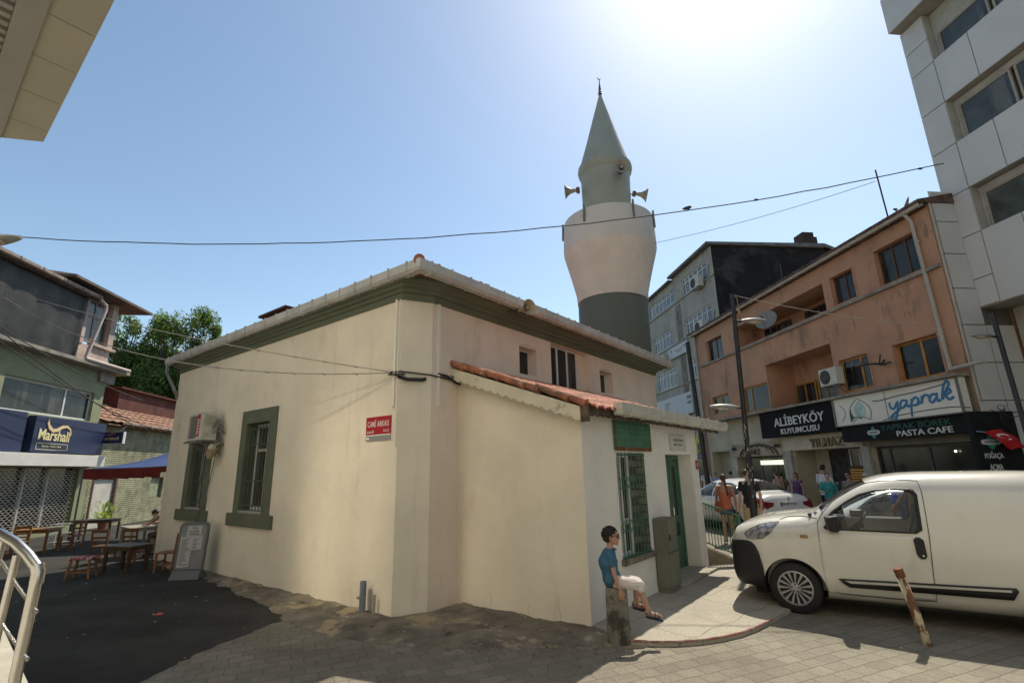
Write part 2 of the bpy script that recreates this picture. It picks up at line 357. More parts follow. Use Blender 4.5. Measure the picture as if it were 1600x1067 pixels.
kerb = [(2.81, .36), (3.02, .46), (3.226, .60), (3.42, .80), (3.58, 1.04), (3.70, 1.30), (3.78, 1.58), (3.86, 2.0), (3.95, 2.6), (4.05, 3.6), (4.1, 6.5), (2.205, 6.5), (2.205, .60), (2.55, .45)]
mb = poly_sheet(kerb, .055, .06)
solo(mb, 'pavement', slab_m, 'pale slab pavement with curved kerb beside the annexe door', 'pavement', MF, kind='structure')
mb = MB(); mb.tube([(p[0], p[1], .052) for p in kerb[:8]], .012, 6)
solo(mb, 'kerb_edge', mat('kerb_red', (.30, .12, .11), .8, var=.3, vs_=12, stains=[((.3, .27, .2), 14, .5, .6)]), 'faded red painted edge of the curved kerb', 'kerb', MF, kind='structure')
mb = MB()
for i in range(260):
    x = random.uniform(-1.5, 2.9); y = -1.25 + max(0, x) * .48 + random.gauss(0, .28)
    if y > -.1 + max(0, x - 1.5) * .4: continue
    w = random.uniform(.006, .02); a = random.random() * 3
    pts = [(x + w * math.cos(a + k * 1.57) * random.uniform(.6, 1.2), y + w * math.sin(a + k * 1.57) * random.uniform(.6, 1.2), .004) for k in range(4)]
    top = (x, y, .006 + w * .9 + (.03 if y > -1 else 0))
    mb.add(pts + [top], ((0, 1, 4), (1, 2, 4), (2, 3, 4), (3, 0, 4)))
solo(mb, 'gravel', mat('gravel_bits', (.2, .17, .13), .9, var=.5, vs_=20), 'crumbs of broken concrete scattered at the wall foot', 'gravel', MF, kind='stuff')

mb = MB(); rnd2 = random.Random(5)
for i in range(70):
    x, y = rnd2.uniform(-9, -2.5), rnd2.uniform(4.5, 11); w = rnd2.uniform(.005, .022); a = rnd2.random() * 3
    pts = [(x + w * math.cos(a + k * 1.57) * rnd2.uniform(.5, 1.3), y + w * math.sin(a + k * 1.57) * rnd2.uniform(.5, 1.3), .002) for k in range(4)]; mb.add(pts + [(x, y, .004 + w * .5)], ((0, 1, 4), (1, 2, 4), (2, 3, 4), (3, 0, 4)))
solo(mb, 'pebbles', mat('pale_pebbles', (.28, .26, .22), .9, var=.4, vs_=20), 'pale crumbs and butts scattered on the dark alley ground', 'gravel', WF, kind='stuff')
# ================================================================== mosque (frame MF: x right, y along the long wall)
XL, YL, YF, ZT = -8.9, -.43, 8.7, 4.5
mosque = T('mosque', 'cream single storey mosque with green cornice and a lean-to annexe', 'mosque', MF, (0, 0, 0))
mb = MB()
W2, W1 = (-4.86, -3.93, 1.2, 2.86), (-7.42, -6.64, 1.2, 2.86)
mb.wall((XL, YL, 0), (1, 0, 0), (0, -1, 0), -.216 - XL, -.1, ZT, [(W1[0] - XL, W1[1] - XL, *W1[2:], .28), (W2[0] - XL, W2[1] - XL, *W2[2:], .28)])
mb.quad((-.216, YL, -.1), (0, 0, -.1), (0, 0, ZT), (-.216, YL, ZT))
mb.quad((XL, YF, -.1), (XL, YL, -.1), (XL, YL, ZT), (XL, YF, ZT)); mb.quad((0, YF, -.1), (XL, YF, -.1), (XL, YF, ZT), (0, YF, ZT))
wall_o = part(mb, 'wall', cream, mosque)
mb = MB(); UP = [(2.22, 2.78, 3.60, 4.14, .22), (3.30, 4.86, 3.42, 4.40, .16), (5.38, 6.02, 3.58, 4.12, .24)]
mb.wall((0, 0, 0), (0, 1, 0), (1, 0, 0), YF, -.1, ZT, UP)
part(mb, 'long_wall', pink_cream, mosque)
# segmental heads over the two little windows
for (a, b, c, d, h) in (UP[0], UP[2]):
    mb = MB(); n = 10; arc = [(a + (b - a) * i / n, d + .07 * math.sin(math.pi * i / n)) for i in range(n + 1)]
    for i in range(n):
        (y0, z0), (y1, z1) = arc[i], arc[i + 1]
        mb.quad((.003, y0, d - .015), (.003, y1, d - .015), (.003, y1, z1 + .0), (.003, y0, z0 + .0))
    part(mb, 'window_head', mat('head_render', (.60, .48, .39), .85, var=.06), mosque)  # flat heads in a darker tone than the wall
# hairline cracks in the render
rc = random.Random(17)
def crack(o, u, n, pts, w=.004):
    mb = MB(); o, u, n = Vector(o), Vector(u), Vector(n)
    fine = []
    for (a, b), (c, d) in zip(pts, pts[1:]): fine += [(a + (c - a) * k / 5 + rc.uniform(-.012, .012), b + (d - b) * k / 5 + rc.uniform(-.012, .012)) for k in range(5)]
    for (a, b), (c, d) in zip(fine, fine[1:]):
        ww = w * rc.uniform(.4, 1.2); P = lambda p, q, s_: o + u * (p + s_) + Vector((0, 0, q)) + n * .0015
        mb.quad(P(a, b, -ww / 2), P(c, d, -ww / 2), P(c, d, ww / 2), P(a, b, ww / 2))
    part(mb, 'crack', mat('crack_dark', (.16, .12, .08), .95), mosque)
for pts in ([(-1.1, .02), (-1.08, .14), (-1.15, .22), (-1.12, .30)], [(-2.1, .25), (-2.0, .14), (-2.05, .02)]): crack((0, YL, 0), (1, 0, 0), (0, -1, 0), pts)
for pts in ([(.62, .03), (.66, .16), (.60, .26)], [(1.3, .02), (1.27, .12), (1.33, .2)], [(1.78, .02), (1.75, .25), (1.79, .38)]): crack((0, .58, 0), (1, 0, 0), (0, -1, 0), pts, .0035)
for pts in ([(.24, .25), (.27, .38), (.21, .48)],): crack((0, 0, 0), (0, 1, 0), (1, 0, 0), pts, .0035)
# pilaster strips (thin conduits) on the corner
mb = MB(); mb.box(-.345, -.30, YL - .03, YL - .002, 2.78, 4.43); mb.tube([(-.24, YL - .02, 2.2), (-.24, YL - .02, 4.42)], .008, 6)
mb.box(.002, .03, .10, .15, 2.8, 4.43)
part(mb, 'conduit', white_wall, mosque)
# cornice swept round the corner
def off_path(d, z, kl=.62, kr=1.0, xl=XL, yf=YF):
    ly, rx = YL - kl * d, kr * d
    n = Vector((.43, -.216)).normalized(); c = Vector((-.108, -.215)) + n * d    # point on the offset chamfer
    t = Vector((.216, .43)).normalized()
    k1 = (ly - c.y) / t.y; p1 = c + t * k1; k2 = (rx - c.x) / t.x; p2 = c + t * k2
    if p1.y > p2.y or p1.x > p2.x: p1 = p2 = Vector((rx, ly))
    return [(xl - kl * d, yf, z), (xl - kl * d, ly, z), (p1.x, p1.y, z), (p2.x, p2.y, z), (rx, yf + kr * d, z), (xl, yf + kr * d, z)]
prof = [(0, 4.41), (.035, 4.415), (.05, 4.50), (.10, 4.515), (.115, 4.555), (.19, 4.575), (.205, 4.615), (.29, 4.63), (.30, 4.66), (.30, 4.72)]
mb = MB(); rows = [off_path(d, z) for d, z in prof]
for r0, r1 in zip(rows, rows[1:]):
    for i in range(5): mb.quad(r0[i], r0[i + 1], r1[i + 1], r1[i])
part(mb, 'cornice', green_paint, mosque)
# roof
EX0, EX1, EY0, EY1, EZ = XL - .28, .40, YL - .22, YF + .3, 4.79
ax, ay, az = (EX0 + EX1) / 2, (EY0 + EY1) / 2, EZ + 4.8 * math.tan(R(19))
mb = MB(); P = [(EX0, EY0, EZ), (EX1, EY0, EZ), (EX1, EY1, EZ), (EX0, EY1, EZ)]; A = (ax, ay, az)
mb.add(P + [A], ((0, 1, 4), (1, 2, 4), (2, 3, 4), (3, 0, 4)))
L4 = [(p[0], p[1], EZ - .09) for p in P]; mb.add(L4, ((0, 3, 2, 1),))
for i in range(4): mb.quad(L4[i], L4[(i + 1) % 4], P[(i + 1) % 4], P[i])
roof_o = part(mb, 'roof', brick_mat('roof_tiles_flat', (.36, .13, .075), (.28, .10, .06), (.12, .05, .03), .22, .3, .02, 'xy', stains=[('2c2018', 2, .5, .7, .7)]), mosque)
mb = MB(); hip = [Vector((EX1 + .02, EY0 - .02, EZ + .02)) .lerp(Vector(A), t) for t in (0, .05, .1, .3, 1)]; mb.tube(hip, [.085, .085, .07, .07, .07], 10)
rnd = random.Random(3)
for i in range(70):      # lowest course of tiles peeping over the gutter
    y = EY0 + .1 + i * .135
    if y > EY1 - .2: break
    if i in (2, 9, 10, 31, 55): mb.tube([(EX1 + .02, y, EZ + .03), (EX1 - .35, y, EZ + .13)], .045, 8)
part(mb, 'hip_tile', tile_red, mosque, smooth=True)
mb = MB(); mb.box(-6.2, -5.1, .25, .75, 5.0, 5.50); mb.box(-6.28, -5.02, .17, .83, 5.50, 5.56)
part(mb, 'chimney', mat('chimney_brick', (.055, .03, .025), .85, var=.5, vs_=8, bump=.006), roof_o, bevel=.01)
# gutters
def gutter(mb, p, q, out, zt, h=.17, w=.14, step=.42):
    p, q, out = Vector(p), Vector(q), Vector(out); L = (q - p).length; d = (q - p) / L
    prof = [(0, 0), (0, -h * .72), (-.035, -h), (-w, -h), (-w, 0), (-w + .01, 0), (-w + .01, -h + .01), (-.035, -h + .012), (-.012, -h * .7), (-.012, 0)]
    mb.prism(prof, p + Vector((0, 0, zt)), out, (0, 0, 1), d * L)
    x = step * .5
    while x < L:
        c = p + d * x
        prof2 = [(.016, .016), (.016, -h * .74), (-.035, -h - .016), (-w, -h - .016), (-w, -h * .6), (-.06, -h + .02), (-.03, -h * .6), (-.02, .016)]
        mb.prism(prof2, c + Vector((0, 0, zt)), out, (0, 0, 1), d * .022)
        x += step
mb = MB(); gutter(mb, (EX0 - .1, -.70, 0), (.476, -.70, 0), (0, -1, 0), 4.82); gutter(mb, (.476, -.695, 0), (.476, YF + .35, 0), (1, 0, 0), 4.815)
part(mb, 'gutter', gutter_m, mosque)
mb = MB(); mb.tube([(EX0 + .0, -.66, 4.64), (EX0 + .02, -.66, 4.45), (XL + .10, YL - .10, 3.95), (XL - .07, YL + .12, 3.6), (XL - .07, YL + .14, .1)], .04, 8)
part(mb, 'downpipe', mat('grey_pipe', (.18, .19, .17), .6), mosque, smooth=True)
# left wall windows
def green_window(x0, x1, z0, z1, tx0, tx1, tz1, sx0, sx1):
    mb = MB(); y0, y1 = YL - .022, YL + .002
    mb.box(tx0, x0, y0, y1, z0 - .04, tz1); mb.box(x1, tx1, y0, y1, z0 - .04, tz1); mb.box(x0, x1, y0, y1, z1, tz1)
    mb.box(x0, x0 + .012, YL - .02, YL + .27, z0, z1); mb.box(x1 - .012, x1, YL - .02, YL + .27, z0, z1); mb.box(x0 + .012, x1 - .012, YL - .02, YL + .27, z1 - .012, z1)
    mb.box(sx0, sx1, YL - .055, YL + .002, z0 - .27, z0 - .04)
    f = part(mb, 'window', green_paint, mosque, bevel=.003)
    mb = MB(); mb.box(x0 + .012, x1 - .012, YL - .03, YL + .26, z0 - .03, z0 + .012)
    part(mb, 'sill', mat('sill_stone', (.3, .29, .27), .8), f)
    mb = MB(); yb = YL + .235; w = .05
    for a, b in ((x0 + .012, x0 + .06), ((x0 + x1) / 2 - .03, (x0 + x1) / 2 + .03), (x1 - .06, x1 - .012)): mb.box(a, b, yb - .03, yb + .02, z0 + .012, z1 - .012)
    for a, b in ((z0 + .012, z0 + .07), (z1 - .55, z1 - .50), (z1 - .07, z1 - .012)): mb.box(x0 + .06, x1 - .06, yb - .025, yb + .02, a, b)
    part(mb, 'frame', white_frame, f)
    mb = MB(); mb.box(x0 + .02, x1 - .02, yb, yb + .012, z0 + .02, z1 - .02); part(mb, 'pane', glass_dark, f)
    mb = MB(); n = 8; yg = YL + .06
    for i in range(n): x = x0 + .05 + (x1 - x0 - .1) * i / (n - 1); mb.tube([(x, yg, z0 + .01), (x, yg, z1 - .03)], .009, 6)
    for z in (z0 + .1, z0 + .55, z1 - .42, z1 - .12): mb.box(x0 + .012, x1 - .012, yg - .006, yg + .006, z - .012, z + .012)
    part(mb, 'grille', green_dark, f)
green_window(*W2, -5.08, -3.67, 3.11, -5.25, -3.52)
green_window(*W1, -7.66, -6.36, 3.11, -7.86, -6.22)
# upper windows of the long wall
def upper(y0, y1, z0, z1, dp, n):
    mb = MB(); x = -dp + .05; t = .035
    mb.box(x - .04, x, y0, y1, z0, z0 + t); mb.box(x - .04, x, y0, y1, z1 - t, z1)
    ys = [y0 + (y1 - y0) * i / n for i in range(n + 1)]
    for y in ys: a = max(y0, y - t * .7); b = min(y1, y + t * .7); mb.box(x - .04, x - .001, a, b, z0 + t, z1 - t)
    f = part(mb, 'window', white_frame, mosque)
    for i in range(n):
        mb = MB(); mb.box(x - .03, x - .02, ys[i], ys[i + 1], z0, z1)
        part(mb, 'pane', interior if (n == 3 and i == 1) else glass_dark, f)
upper(2.24, 2.76, 3.61, 4.13, .22, 1); upper(3.30, 4.50, 3.43, 4.39, .16, 3); upper(5.40, 6.0, 3.59, 4.11, .24, 2)
# ---- annexe
AX, AY, AY1 = 2.205, .58, 4.98
mb = MB(); zt = lambda x: 3.37 - .355 * x
mb.add([(0, AY, -.1), (AX, AY, -.1), (AX, AY, zt(AX)), (0, AY, zt(0))], ((0, 1, 2, 3),)); part(mb, 'annexe_wall', cream, mosque); mb = MB(); mb.quad((AX, AY1, -.1), (0, AY1, -.1), (0, AY1, zt(0)), (AX, AY1, zt(AX))); part(mb, 'annexe_end_wall', cream, mosque)
mb = MB(); AW, AD = (1.51, 2.43, .64, 2.06, .34), (3.34, 4.62, .06, 2.06, .34)
mb.wall((AX, AY, 0), (0, 1, 0), (1, 0, 0), AY1 - AY, -.1, 2.60, [(AW[0] - AY, AW[1] - AY, *AW[2:]), (AD[0] - AY, AD[1] - AY, *AD[2:])])
part(mb, 'annexe_front_wall', white_wall, mosque)
# annexe roof of roman tiles
mb = MB(); x0, x1, y0, y1 = -.02, 2.50, .40, 5.95; zr = lambda x: 3.50 - .355 * x; NY, NX = int((y1 - y0) / .0275), 36
P = lambda i, j: (x0 + (x1 - x0) * i / NX, y0 + (y1 - y0) * j / NY, zr(x0 + (x1 - x0) * i / NX) + .038 * abs(math.cos(math.pi * (j * (y1 - y0) / NY) / .22)) - .02 + .022 * ((i * (x1 - x0) / NX / .36) % 1.0) + .006 * math.sin(j * 1.7 + i))
vs_ = [P(i, j) for i in range(NX + 1) for j in range(NY + 1)]
mb.add(vs_, [(i * (NY + 1) + j, (i + 1) * (NY + 1) + j, (i + 1) * (NY + 1) + j + 1, i * (NY + 1) + j + 1) for i in range(NX) for j in range(NY)])
vs2 = [(v[0], v[1], v[2] - .022) for v in vs_]
mb.add(vs2, [(i * (NY + 1) + j, i * (NY + 1) + j + 1, (i + 1) * (NY + 1) + j + 1, (i + 1) * (NY + 1) + j) for i in range(NX) for j in range(NY)])
b0, b1 = 0, len(vs_)
for j in range(NY): k = NX * (NY + 1) + j; mb.f.append((k, k + b1, k + 1 + b1, k + 1)); mb.mi.append(0)
for i in range(NX): k = i * (NY + 1); mb.f.append((k, k + b1, k + NY + 1 + b1, k + NY + 1)); mb.mi.append(0)
aroof = part(mb, 'annexe_roof', tile_red, mosque)
mb = MB()                                         # verge tiles along the front slope
for i in range(11):
    xa = x0 + .0 + i * .235; xb = xa + .30
    if xb > x1 + .1: break
    r_ = rnd.uniform(-.012, .012)
    mb.tube([(xa, y0 + .03, zr(xa) + .028 + r_), (xb, y0 + .03 + r_, zr(xb) + .006 + r_)], [.044, .056], 12)
part(mb, 'verge_tile', tile_red, aroof, smooth=True)
# scalloped verge board on the front
def scallop(mb, p, q, top, drop, r_, n, th, out):
    p, q = Vector(p), Vector(q); poly = [(0, top)]; L = (q - p).length; d = (q - p) / L
    pts = [(L * i / (n * 8), -r_ * abs(math.sin(math.pi * i / 8)) - drop) for i in range(n * 8 + 1)]
    poly = [(0, top)] + pts + [(L, top)]
    k = len(poly); A = [p + d * a + Vector((0, 0, b)) for a, b in poly]; B = [v + Vector(out) * th for v in A]
    for i in range(1, k - 2):      # vertical strips between scallop points and the top edge
        t0 = p + d * poly[i][0] + Vector((0, 0, top)); t1 = p + d * poly[i + 1][0] + Vector((0, 0, top))
        mb.quad(A[i], A[i + 1], t1, t0); o = Vector(out) * th; mb.quad(B[i + 1], B[i], t0 + o, t1 + o); mb.quad(A[i + 1], A[i], B[i], B[i + 1])
    mb.quad(A[0], p + d * L + Vector((0, 0, top)), p + d * L + Vector((0, 0, top)) + Vector(out) * th, A[0] + Vector(out) * th)
    mb.quad(A[1], A[0], B[0], B[1])
mb = MB(); scallop(mb, (-.10, .455, 3.47), (2.30, .455, 3.47 - .355 * 2.40), .0, .16, .035, 16, .03, (0, -1, 0))
part(mb, 'verge_board', mat('verge_board_paint', (.62, .57, .44), .8, var=.08, stains=[((.3, .24, .16), 4, .6, .75)]), mosque)
mb = MB(); scallop(mb, (2.40, .45, 2.62), (2.40, 5.85, 2.62), .0, .10, .03, 36, .02, (1, 0, 0)); mb.box(2.30, 2.42, .42, .445, 2.42, 2.66)
mb.quad((AX, .44, 2.60), (2.42, .44, 2.60), (2.42, 5.9, 2.60), (AX, 5.9, 2.60))
part(mb, 'eaves_board', mat('eaves_board_dark', (.10, .075, .055), .9, var=.5, vs_=7), mosque)
mb = MB(); gutter(mb, (2.60, 1.05, 0), (2.60, 5.92, 0), (1, 0, 0), 2.70, h=.16, w=.14, step=.55); mb.box(2.46, 2.60, 1.035, 1.05, 2.54, 2.70)
part(mb, 'annexe_gutter', mat('annexe_gutter_paint', (.50, .48, .42), .6, var=.1, stains=[((.22, .18, .13), 5, .58, .72)]), mosque)
# annexe window
mb = MB(); y0, y1, z0, z1 = AW[:4]; xb = AX - .14
mb.box(xb, xb + .06, y0, y0 + .05, z0, z1); mb.box(xb, xb + .06, y0 + .50, y0 + .57, z0, z1); mb.box(xb, xb + .06, y0 + .24, y0 + .30, z0, z1)
mb.box(xb, xb + .055, y0 + .05, y0 + .50, z0, z0 + .06); mb.box(xb, xb + .055, y0 + .05, y0 + .50, z0 + .42, z0 + .5); mb.box(xb, xb + .055, y0 + .05, y0 + .50, z1 - .06, z1)
f = part(mb, 'window', white_frame, mosque, bevel=.004)
mb = MB(); mb.box(xb + .01, xb + .02, y0 + .02, y0 + .54, z0 + .02, z1 - .02); part(mb, 'pane', glass_dark, f)
mb = MB(); mb.box(AX - .33, AX - .002, y1 - .03, y1 + .0, z0, z1); mb.box(AX - .33, AX - .12, y0 + .575, y1 - .03, z0, z1)
part(mb, 'reveal', brick_mat('window_stone', (.28, .26, .20), (.2, .185, .15), (.1, .09, .07), .2, .11, .012, 'xz', bump=.012), f)
mb = MB(); mb.box(AX - .33, AX + .07, y0 - .05, y1 + .06, z0 - .07, z0 + .005)
part(mb, 'sill', rough_con, f, bevel=.01)
mb = MB(); xg = AX + .02
for i in range(9): y = y0 + .03 + (y1 - y0 - .06) * i / 8; mb.tube([(xg, y, z0 + .01), (xg, y, z1)], .007, 6)
for z in (z0 + .03, z1 - .03): mb.box(xg - .006, xg + .006, y0, y1, z - .012, z + .012)
for zc in (z0 + .42, z0 + 1.0):
    for z in (zc - .07, zc + .07): mb.box(xg - .005, xg + .005, y0, y1, z - .006, z + .006)
    for i in range(8):
        y = y0 + .03 + (y1 - y0 - .06) * (i + .5) / 8
        mb.tube([(xg, y + .045 * math.cos(t), zc + .055 * math.sin(t)) for t in [k * math.pi / 4 for k in range(9)]], .005, 5, False)
part(mb, 'grille', green_iron, f)
# door
y0, y1, z0, z1 = AD[:4]; xb = AX - .30
mb = MB(); mb.box(xb - .02, xb + .05, y0, y0 + .07, z0, z1); mb.box(xb - .02, xb + .05, y1 - .07, y1, z0, z1); mb.box(xb - .02, xb + .05, y0 + .07, y1 - .07, z1 - .08, z1)
f = part(mb, 'door_frame', green_iron, mosque, bevel=.003)
mb = MB(); dy0, dy1 = y0 + .07, y1 - .07; mid = dy0 + (dy1 - dy0) * .64
for a, b in ((dy0, mid), (mid + .008, dy1)):
    mb.box(xb - .01, xb + .03, a, b, z0, z0 + .58); mb.box(xb - .01, xb + .03, a, b, z1 - .2, z1 - .085)
    mb.box(xb - .01, xb + .03, a, a + .11, z0 + .58, z1 - .2); mb.box(xb - .01, xb + .03, b - .11, b, z0 + .58, z1 - .2); mb.box(xb - .01, xb + .028, a + .11, b - .11, z0 + .8, z0 + .92)
d = part(mb, 'door', mat('door_green', (.045, .115, .075), .5, var=.15, vs_=5), mosque, bevel=.004)
mb = MB()
for a, b in ((dy0, mid), (mid, dy1)): mb.box(xb, xb + .008, a + .1, b - .1, z0 + .56, z1 - .18)
part(mb, 'pane', glass_dark, d)
mb = MB(); yc = (dy0 + mid) / 2
for i in range(5):
    zc = z0 + 1.05 + i * .17
    mb.tube([(xb + .034, yc + .09 * math.sin(t) * (1 if i % 2 else -1), zc + .08 * math.cos(t * .9)) for t in [k * .5 for k in range(12)]], .008, 5, False)
for i in range(4):
    zc = z0 + .64 + (i // 2) * .13; yy = yc + (-.07 if i % 2 else .07)
    mb.tube([(xb + .034, yy + .045 * math.cos(t), zc + .045 * math.sin(t)) for t in [k * math.pi / 4 for k in range(9)]], .007, 5, False)
part(mb, 'scrollwork', mat('pale_scroll', (.25, .27, .24), .5), d)
mb = MB(); mb.tube([(xb + .03, mid - .06, 1.0), (xb + .08, mid - .06, 1.0), (xb + .08, mid - .06, 1.14)], .012, 6); part(mb, 'handle', steel, d)
mb = MB(); mb.box(AX - .32, AX + .25, y0 - .35, y1 + .12, .03, .095); part(mb, 'doorstep', slab_m, mosque, bevel=.01)
# things fixed to the mosque
mb = MB(); mb.box(AX + .004, AX + .03, 1.46, 2.72, 2.09, 2.52)
t = T('signboard', 'green tin signboard with rusty edges above the barred annexe window', 'sign', MF, (AX, 2.1, 2.09))
part(mb, 'panel', mat('rusty_green_tin', (.06, .165, .105), .6, var=.25, vs_=6, stains=[((.16, .07, .02), 4, .60, .68, (1, 1, 2.2), .9)]), t, bevel=.004)
mb = MB()
for z, w in ((2.44, .9), (2.37, 1.0), (2.29, .85)):
    x = 1.6
    rr = random.Random(int(z * 100))
    while x < 1.6 + w: l = rr.uniform(.03, .09); mb.box(AX + .031, AX + .033, x, x + l, z, z + rr.uniform(.01, .022)); x += l + rr.uniform(.015, .04)
part(mb, 'faded_writing', mat('faded_text', (.09, .26, .17), .7), t)
mb = MB(); mb.box(AX + .031, AX + .036, 1.46, 2.72, 2.09, 2.14); mb.box(AX + .031, AX + .036, 1.46, 1.49, 2.14, 2.52); mb.box(AX + .031, AX + .036, 2.69, 2.72, 2.14, 2.52)
part(mb, 'rusty_edge', mat('rust', (.16, .065, .025), .9, var=.5, vs_=14, bump=.002, stains=[((.3, .25, .15), 12, .6, .7)]), t)
t = T('plaque', 'white marble plaque with two rows of lettering above the green door', 'plaque', MF, (AX, 3.95, 2.12))
mb = MB(); mb.box(AX + .004, AX + .03, 3.58, 4.33, 2.12, 2.40); part(mb, 'slab', mat('plaque_white', (.55, .54, .50), .6, var=.1, vs_=8), t, bevel=.004)
mb = MB()
for z, xs in ((2.29, ((3.70, 3.90), (3.94, 4.17))), (2.21, ((3.72, 3.88), (3.95, 4.12)))):
    for a, b in xs:
        x = a
        while x < b: mb.box(AX + .031, AX + .033, x, x + .018, z, z + .035); x += .028
part(mb, 'lettering', mat('grey_letters', (.2, .2, .2), .7), t)
t = T('number_plate', 'small red house number plate at the far end of the annexe wall', 'sign', MF, (AX, 4.9, 1.78))
mb = MB(); mb.box(AX + .003, AX + .015, 4.83, 4.95, 1.79, 1.95); part(mb, 'plate', mat('plate_red', (.30, .02, .02), .5), t)
mb = MB(); mb.box(AX + .016, AX + .018, 4.86, 4.92, 1.835, 1.905); part(mb, 'face', mat('plate_white', (.6, .55, .5), .6), t)
# street name sign on the left wall
t = T('street_sign', 'red street name sign reading CAMİ ARKASI on the cream wall', 'sign', MF, (-.65, YL, 2.32))
mb = MB(); mb.box(-.945, -.36, YL - .014, YL - .004, 2.40, 2.665); part(mb, 'plate', mat('street_red', (.36, .012, .022), .4, var=.05), t)
mb = MB(); mb.box(-.945, -.36, YL - .014, YL - .004, 2.315, 2.385); part(mb, 'lower_strip', mat('strip_grey', (.26, .26, .25), .5), t)
mb = MB(); add_text(mb, 'CAMİ ARKASI', (-.905, YL - .0145, 2.515), (1, 0, 0), .50, .115, .002, bold=.004, spacing=1.12)
add_text(mb, 'SOKAĞI', (-.92, YL - .0145, 2.425), (1, 0, 0), .17, .045, .002); add_text(mb, '14-21', (-.52, YL - .0145, 2.43), (1, 0, 0), .12, .04, .002)
mb.box(-.945, -.36, YL - .0155, YL - .0145, 2.385, 2.40); mb.box(-.93, -.86, YL - .0155, YL - .0145, 2.335, 2.365)
part(mb, 'lettering', mat('sign_white', (.75, .75, .72), .5, var=0), t)

# ================================================================== minaret
K = 1.15; MC = (3.28, 15.77, 0); zz = lambda z: 1.85 + (z - 1.85) * K
minaret = T('minaret', 'stout round minaret with pink balcony and pointed green spire', 'minaret', WF, MC)
def cyl(prof, name, m, par=minaret, n=64, smooth=True, **k):
    mb = MB(); mb.lathe(MC, [(r_ * K, zz(z)) for r_, z in prof], n); return part(mb, name, m, par, smooth=smooth, **k)
shaft = cyl([(1.0, -1.2), (.985, 5.0), (.985, 6.45)], 'shaft', mat('minaret_green', (.115, .128, .10), .65, var=.06, vs_=1.5, bump=.002, bs=30))
bal = cyl([(1.0, 6.44), (1.02, 6.7), (1.09, 7.0), (1.17, 7.32), (1.25, 7.62), (1.31, 7.84), (1.345, 7.98)], 'balcony', mat('minaret_pink', (.68, .60, .50), .8, var=.07, vs_=1.5, bump=.003, bs=30, stains=[((.66, .6, .5), 1.1, .5, .7, (1, 1, .6), .6)]), angle=50)
cyl([(1.345, 7.975), (1.352, 8.12), (1.338, 8.55), (1.31, 8.95), (1.20, 8.97), (1.20, 8.5), (.7, 8.5)], 'parapet', mat('parapet_grey', (.60, .56, .50), .8, var=.05, vs_=1.5, bump=.003, bs=30), angle=50)
drum = cyl([(.72, 8.4), (.725, 9.6), (.745, 10.55), (.80, 10.62), (.83, 10.74), (.815, 10.84), (.77, 10.86)], 'drum', mat('spire_green', (.29, .30, .235), .55, var=.06, vs_=1.5, spec=.5))
spire = cyl([(.775, 10.855), (.52, 11.75), (.27, 12.7), (.05, 13.52)], 'spire', mat('spire_green', (.29, .30, .235), .55))
cyl([(.05, 13.5), (.045, 13.56), (.07, 13.60), (.045, 13.64), (.06, 13.69), (.035, 13.74), (.05, 13.79), (.03, 13.84), (.038, 13.88), (.02, 13.95), (.012, 14.2)], 'finial', mat('finial_metal', (.12, .11, .09), .4, metal=.6), spire, n=12)
mb = MB(); c = Vector((MC[0], MC[1], zz(14.23))); mb.tube([c + Vector((.07 * math.cos(t), 0, .07 * math.sin(t))) for t in [R(140 + 27 * k) for k in range(9)]], [.003, .008, .011, .013, .013, .012, .01, .007, .003], 6)
part(mb, 'crescent', _mc['finial_metal'], spire)
for az_ in (-98, -40, 20, 62, 130):       # small strip lamps on the parapet: azimuth seen from the camera side
    t = R(-90 + az_ * 1.0); mb = MB(); ux, uy = math.cos(t), math.sin(t)
    r_ = 1.335 * K + .035
    mb.tube([(MC[0] + ux * r_, MC[1] + uy * r_, zz(8.52)), (MC[0] + ux * (r_ - .02), MC[1] + uy * (r_ - .02), zz(9.05))], .035, 8)
    mb.box(MC[0] + ux * (r_ - .05) - .02, MC[0] + ux * (r_ - .05) + .02, MC[1] + uy * (r_ - .05) - .02, MC[1] + uy * (r_ - .05) + .02, zz(8.65), zz(8.95))
    part(mb, 'strip_lamp', mat('lamp_casing', (.16, .17, .15), .5), bal)
minaret.e.rotation_euler = (0, .0135, 0)
def horn(name, label, at, az_, el, L, r_, mats, group=None, stay=None, fr=WF):
    """horn loudspeaker, mouth towards azimuth az_ (deg clockwise from +y)"""
    t = T(name, label, 'loudspeaker', fr, at, group); a, e = R(az_), R(el)
    d = Vector((math.sin(a) * math.cos(e), math.cos(a) * math.cos(e), math.sin(e))); q = d.to_track_quat('Z', 'Y').to_matrix()
    def turned(prof, n=24):
        m = MB(); m.lathe((0, 0, 0), prof, n, cap=False); m.v = [tuple(q @ Vector(v) + Vector(at)) for v in m.v]; return m
    part(turned([(.22 * r_, -L * .1), (.25 * r_, L * .1), (.36 * r_, L * .45), (.62 * r_, L * .75), (1.0 * r_, L), (1.03 * r_, L * 1.01), (.98 * r_, L * .985), (.58 * r_, L * .74), (.3 * r_, L * .5), (.28 * r_, L * .3)]), 'horn', mats[0], t, smooth=True, angle=180)
    part(turned([(.0, -L * .42), (.4 * r_, -L * .4), (.45 * r_, -L * .2), (.42 * r_, -L * .08), (.2 * r_, -L * .06)]), 'driver', mats[1], t, smooth=True)
    part(turned([(0, L * .82), (.2 * r_, L * .8), (.24 * r_, L * .72), (.16 * r_, L * .55), (0, L * .5)]), 'reflector', mats[0], t, smooth=True)
    if stay: mb = MB(); mb.bar(Vector(at) - d * L * .25, stay, .03, .03); part(mb, 'bracket', mats[1], t)
    return t
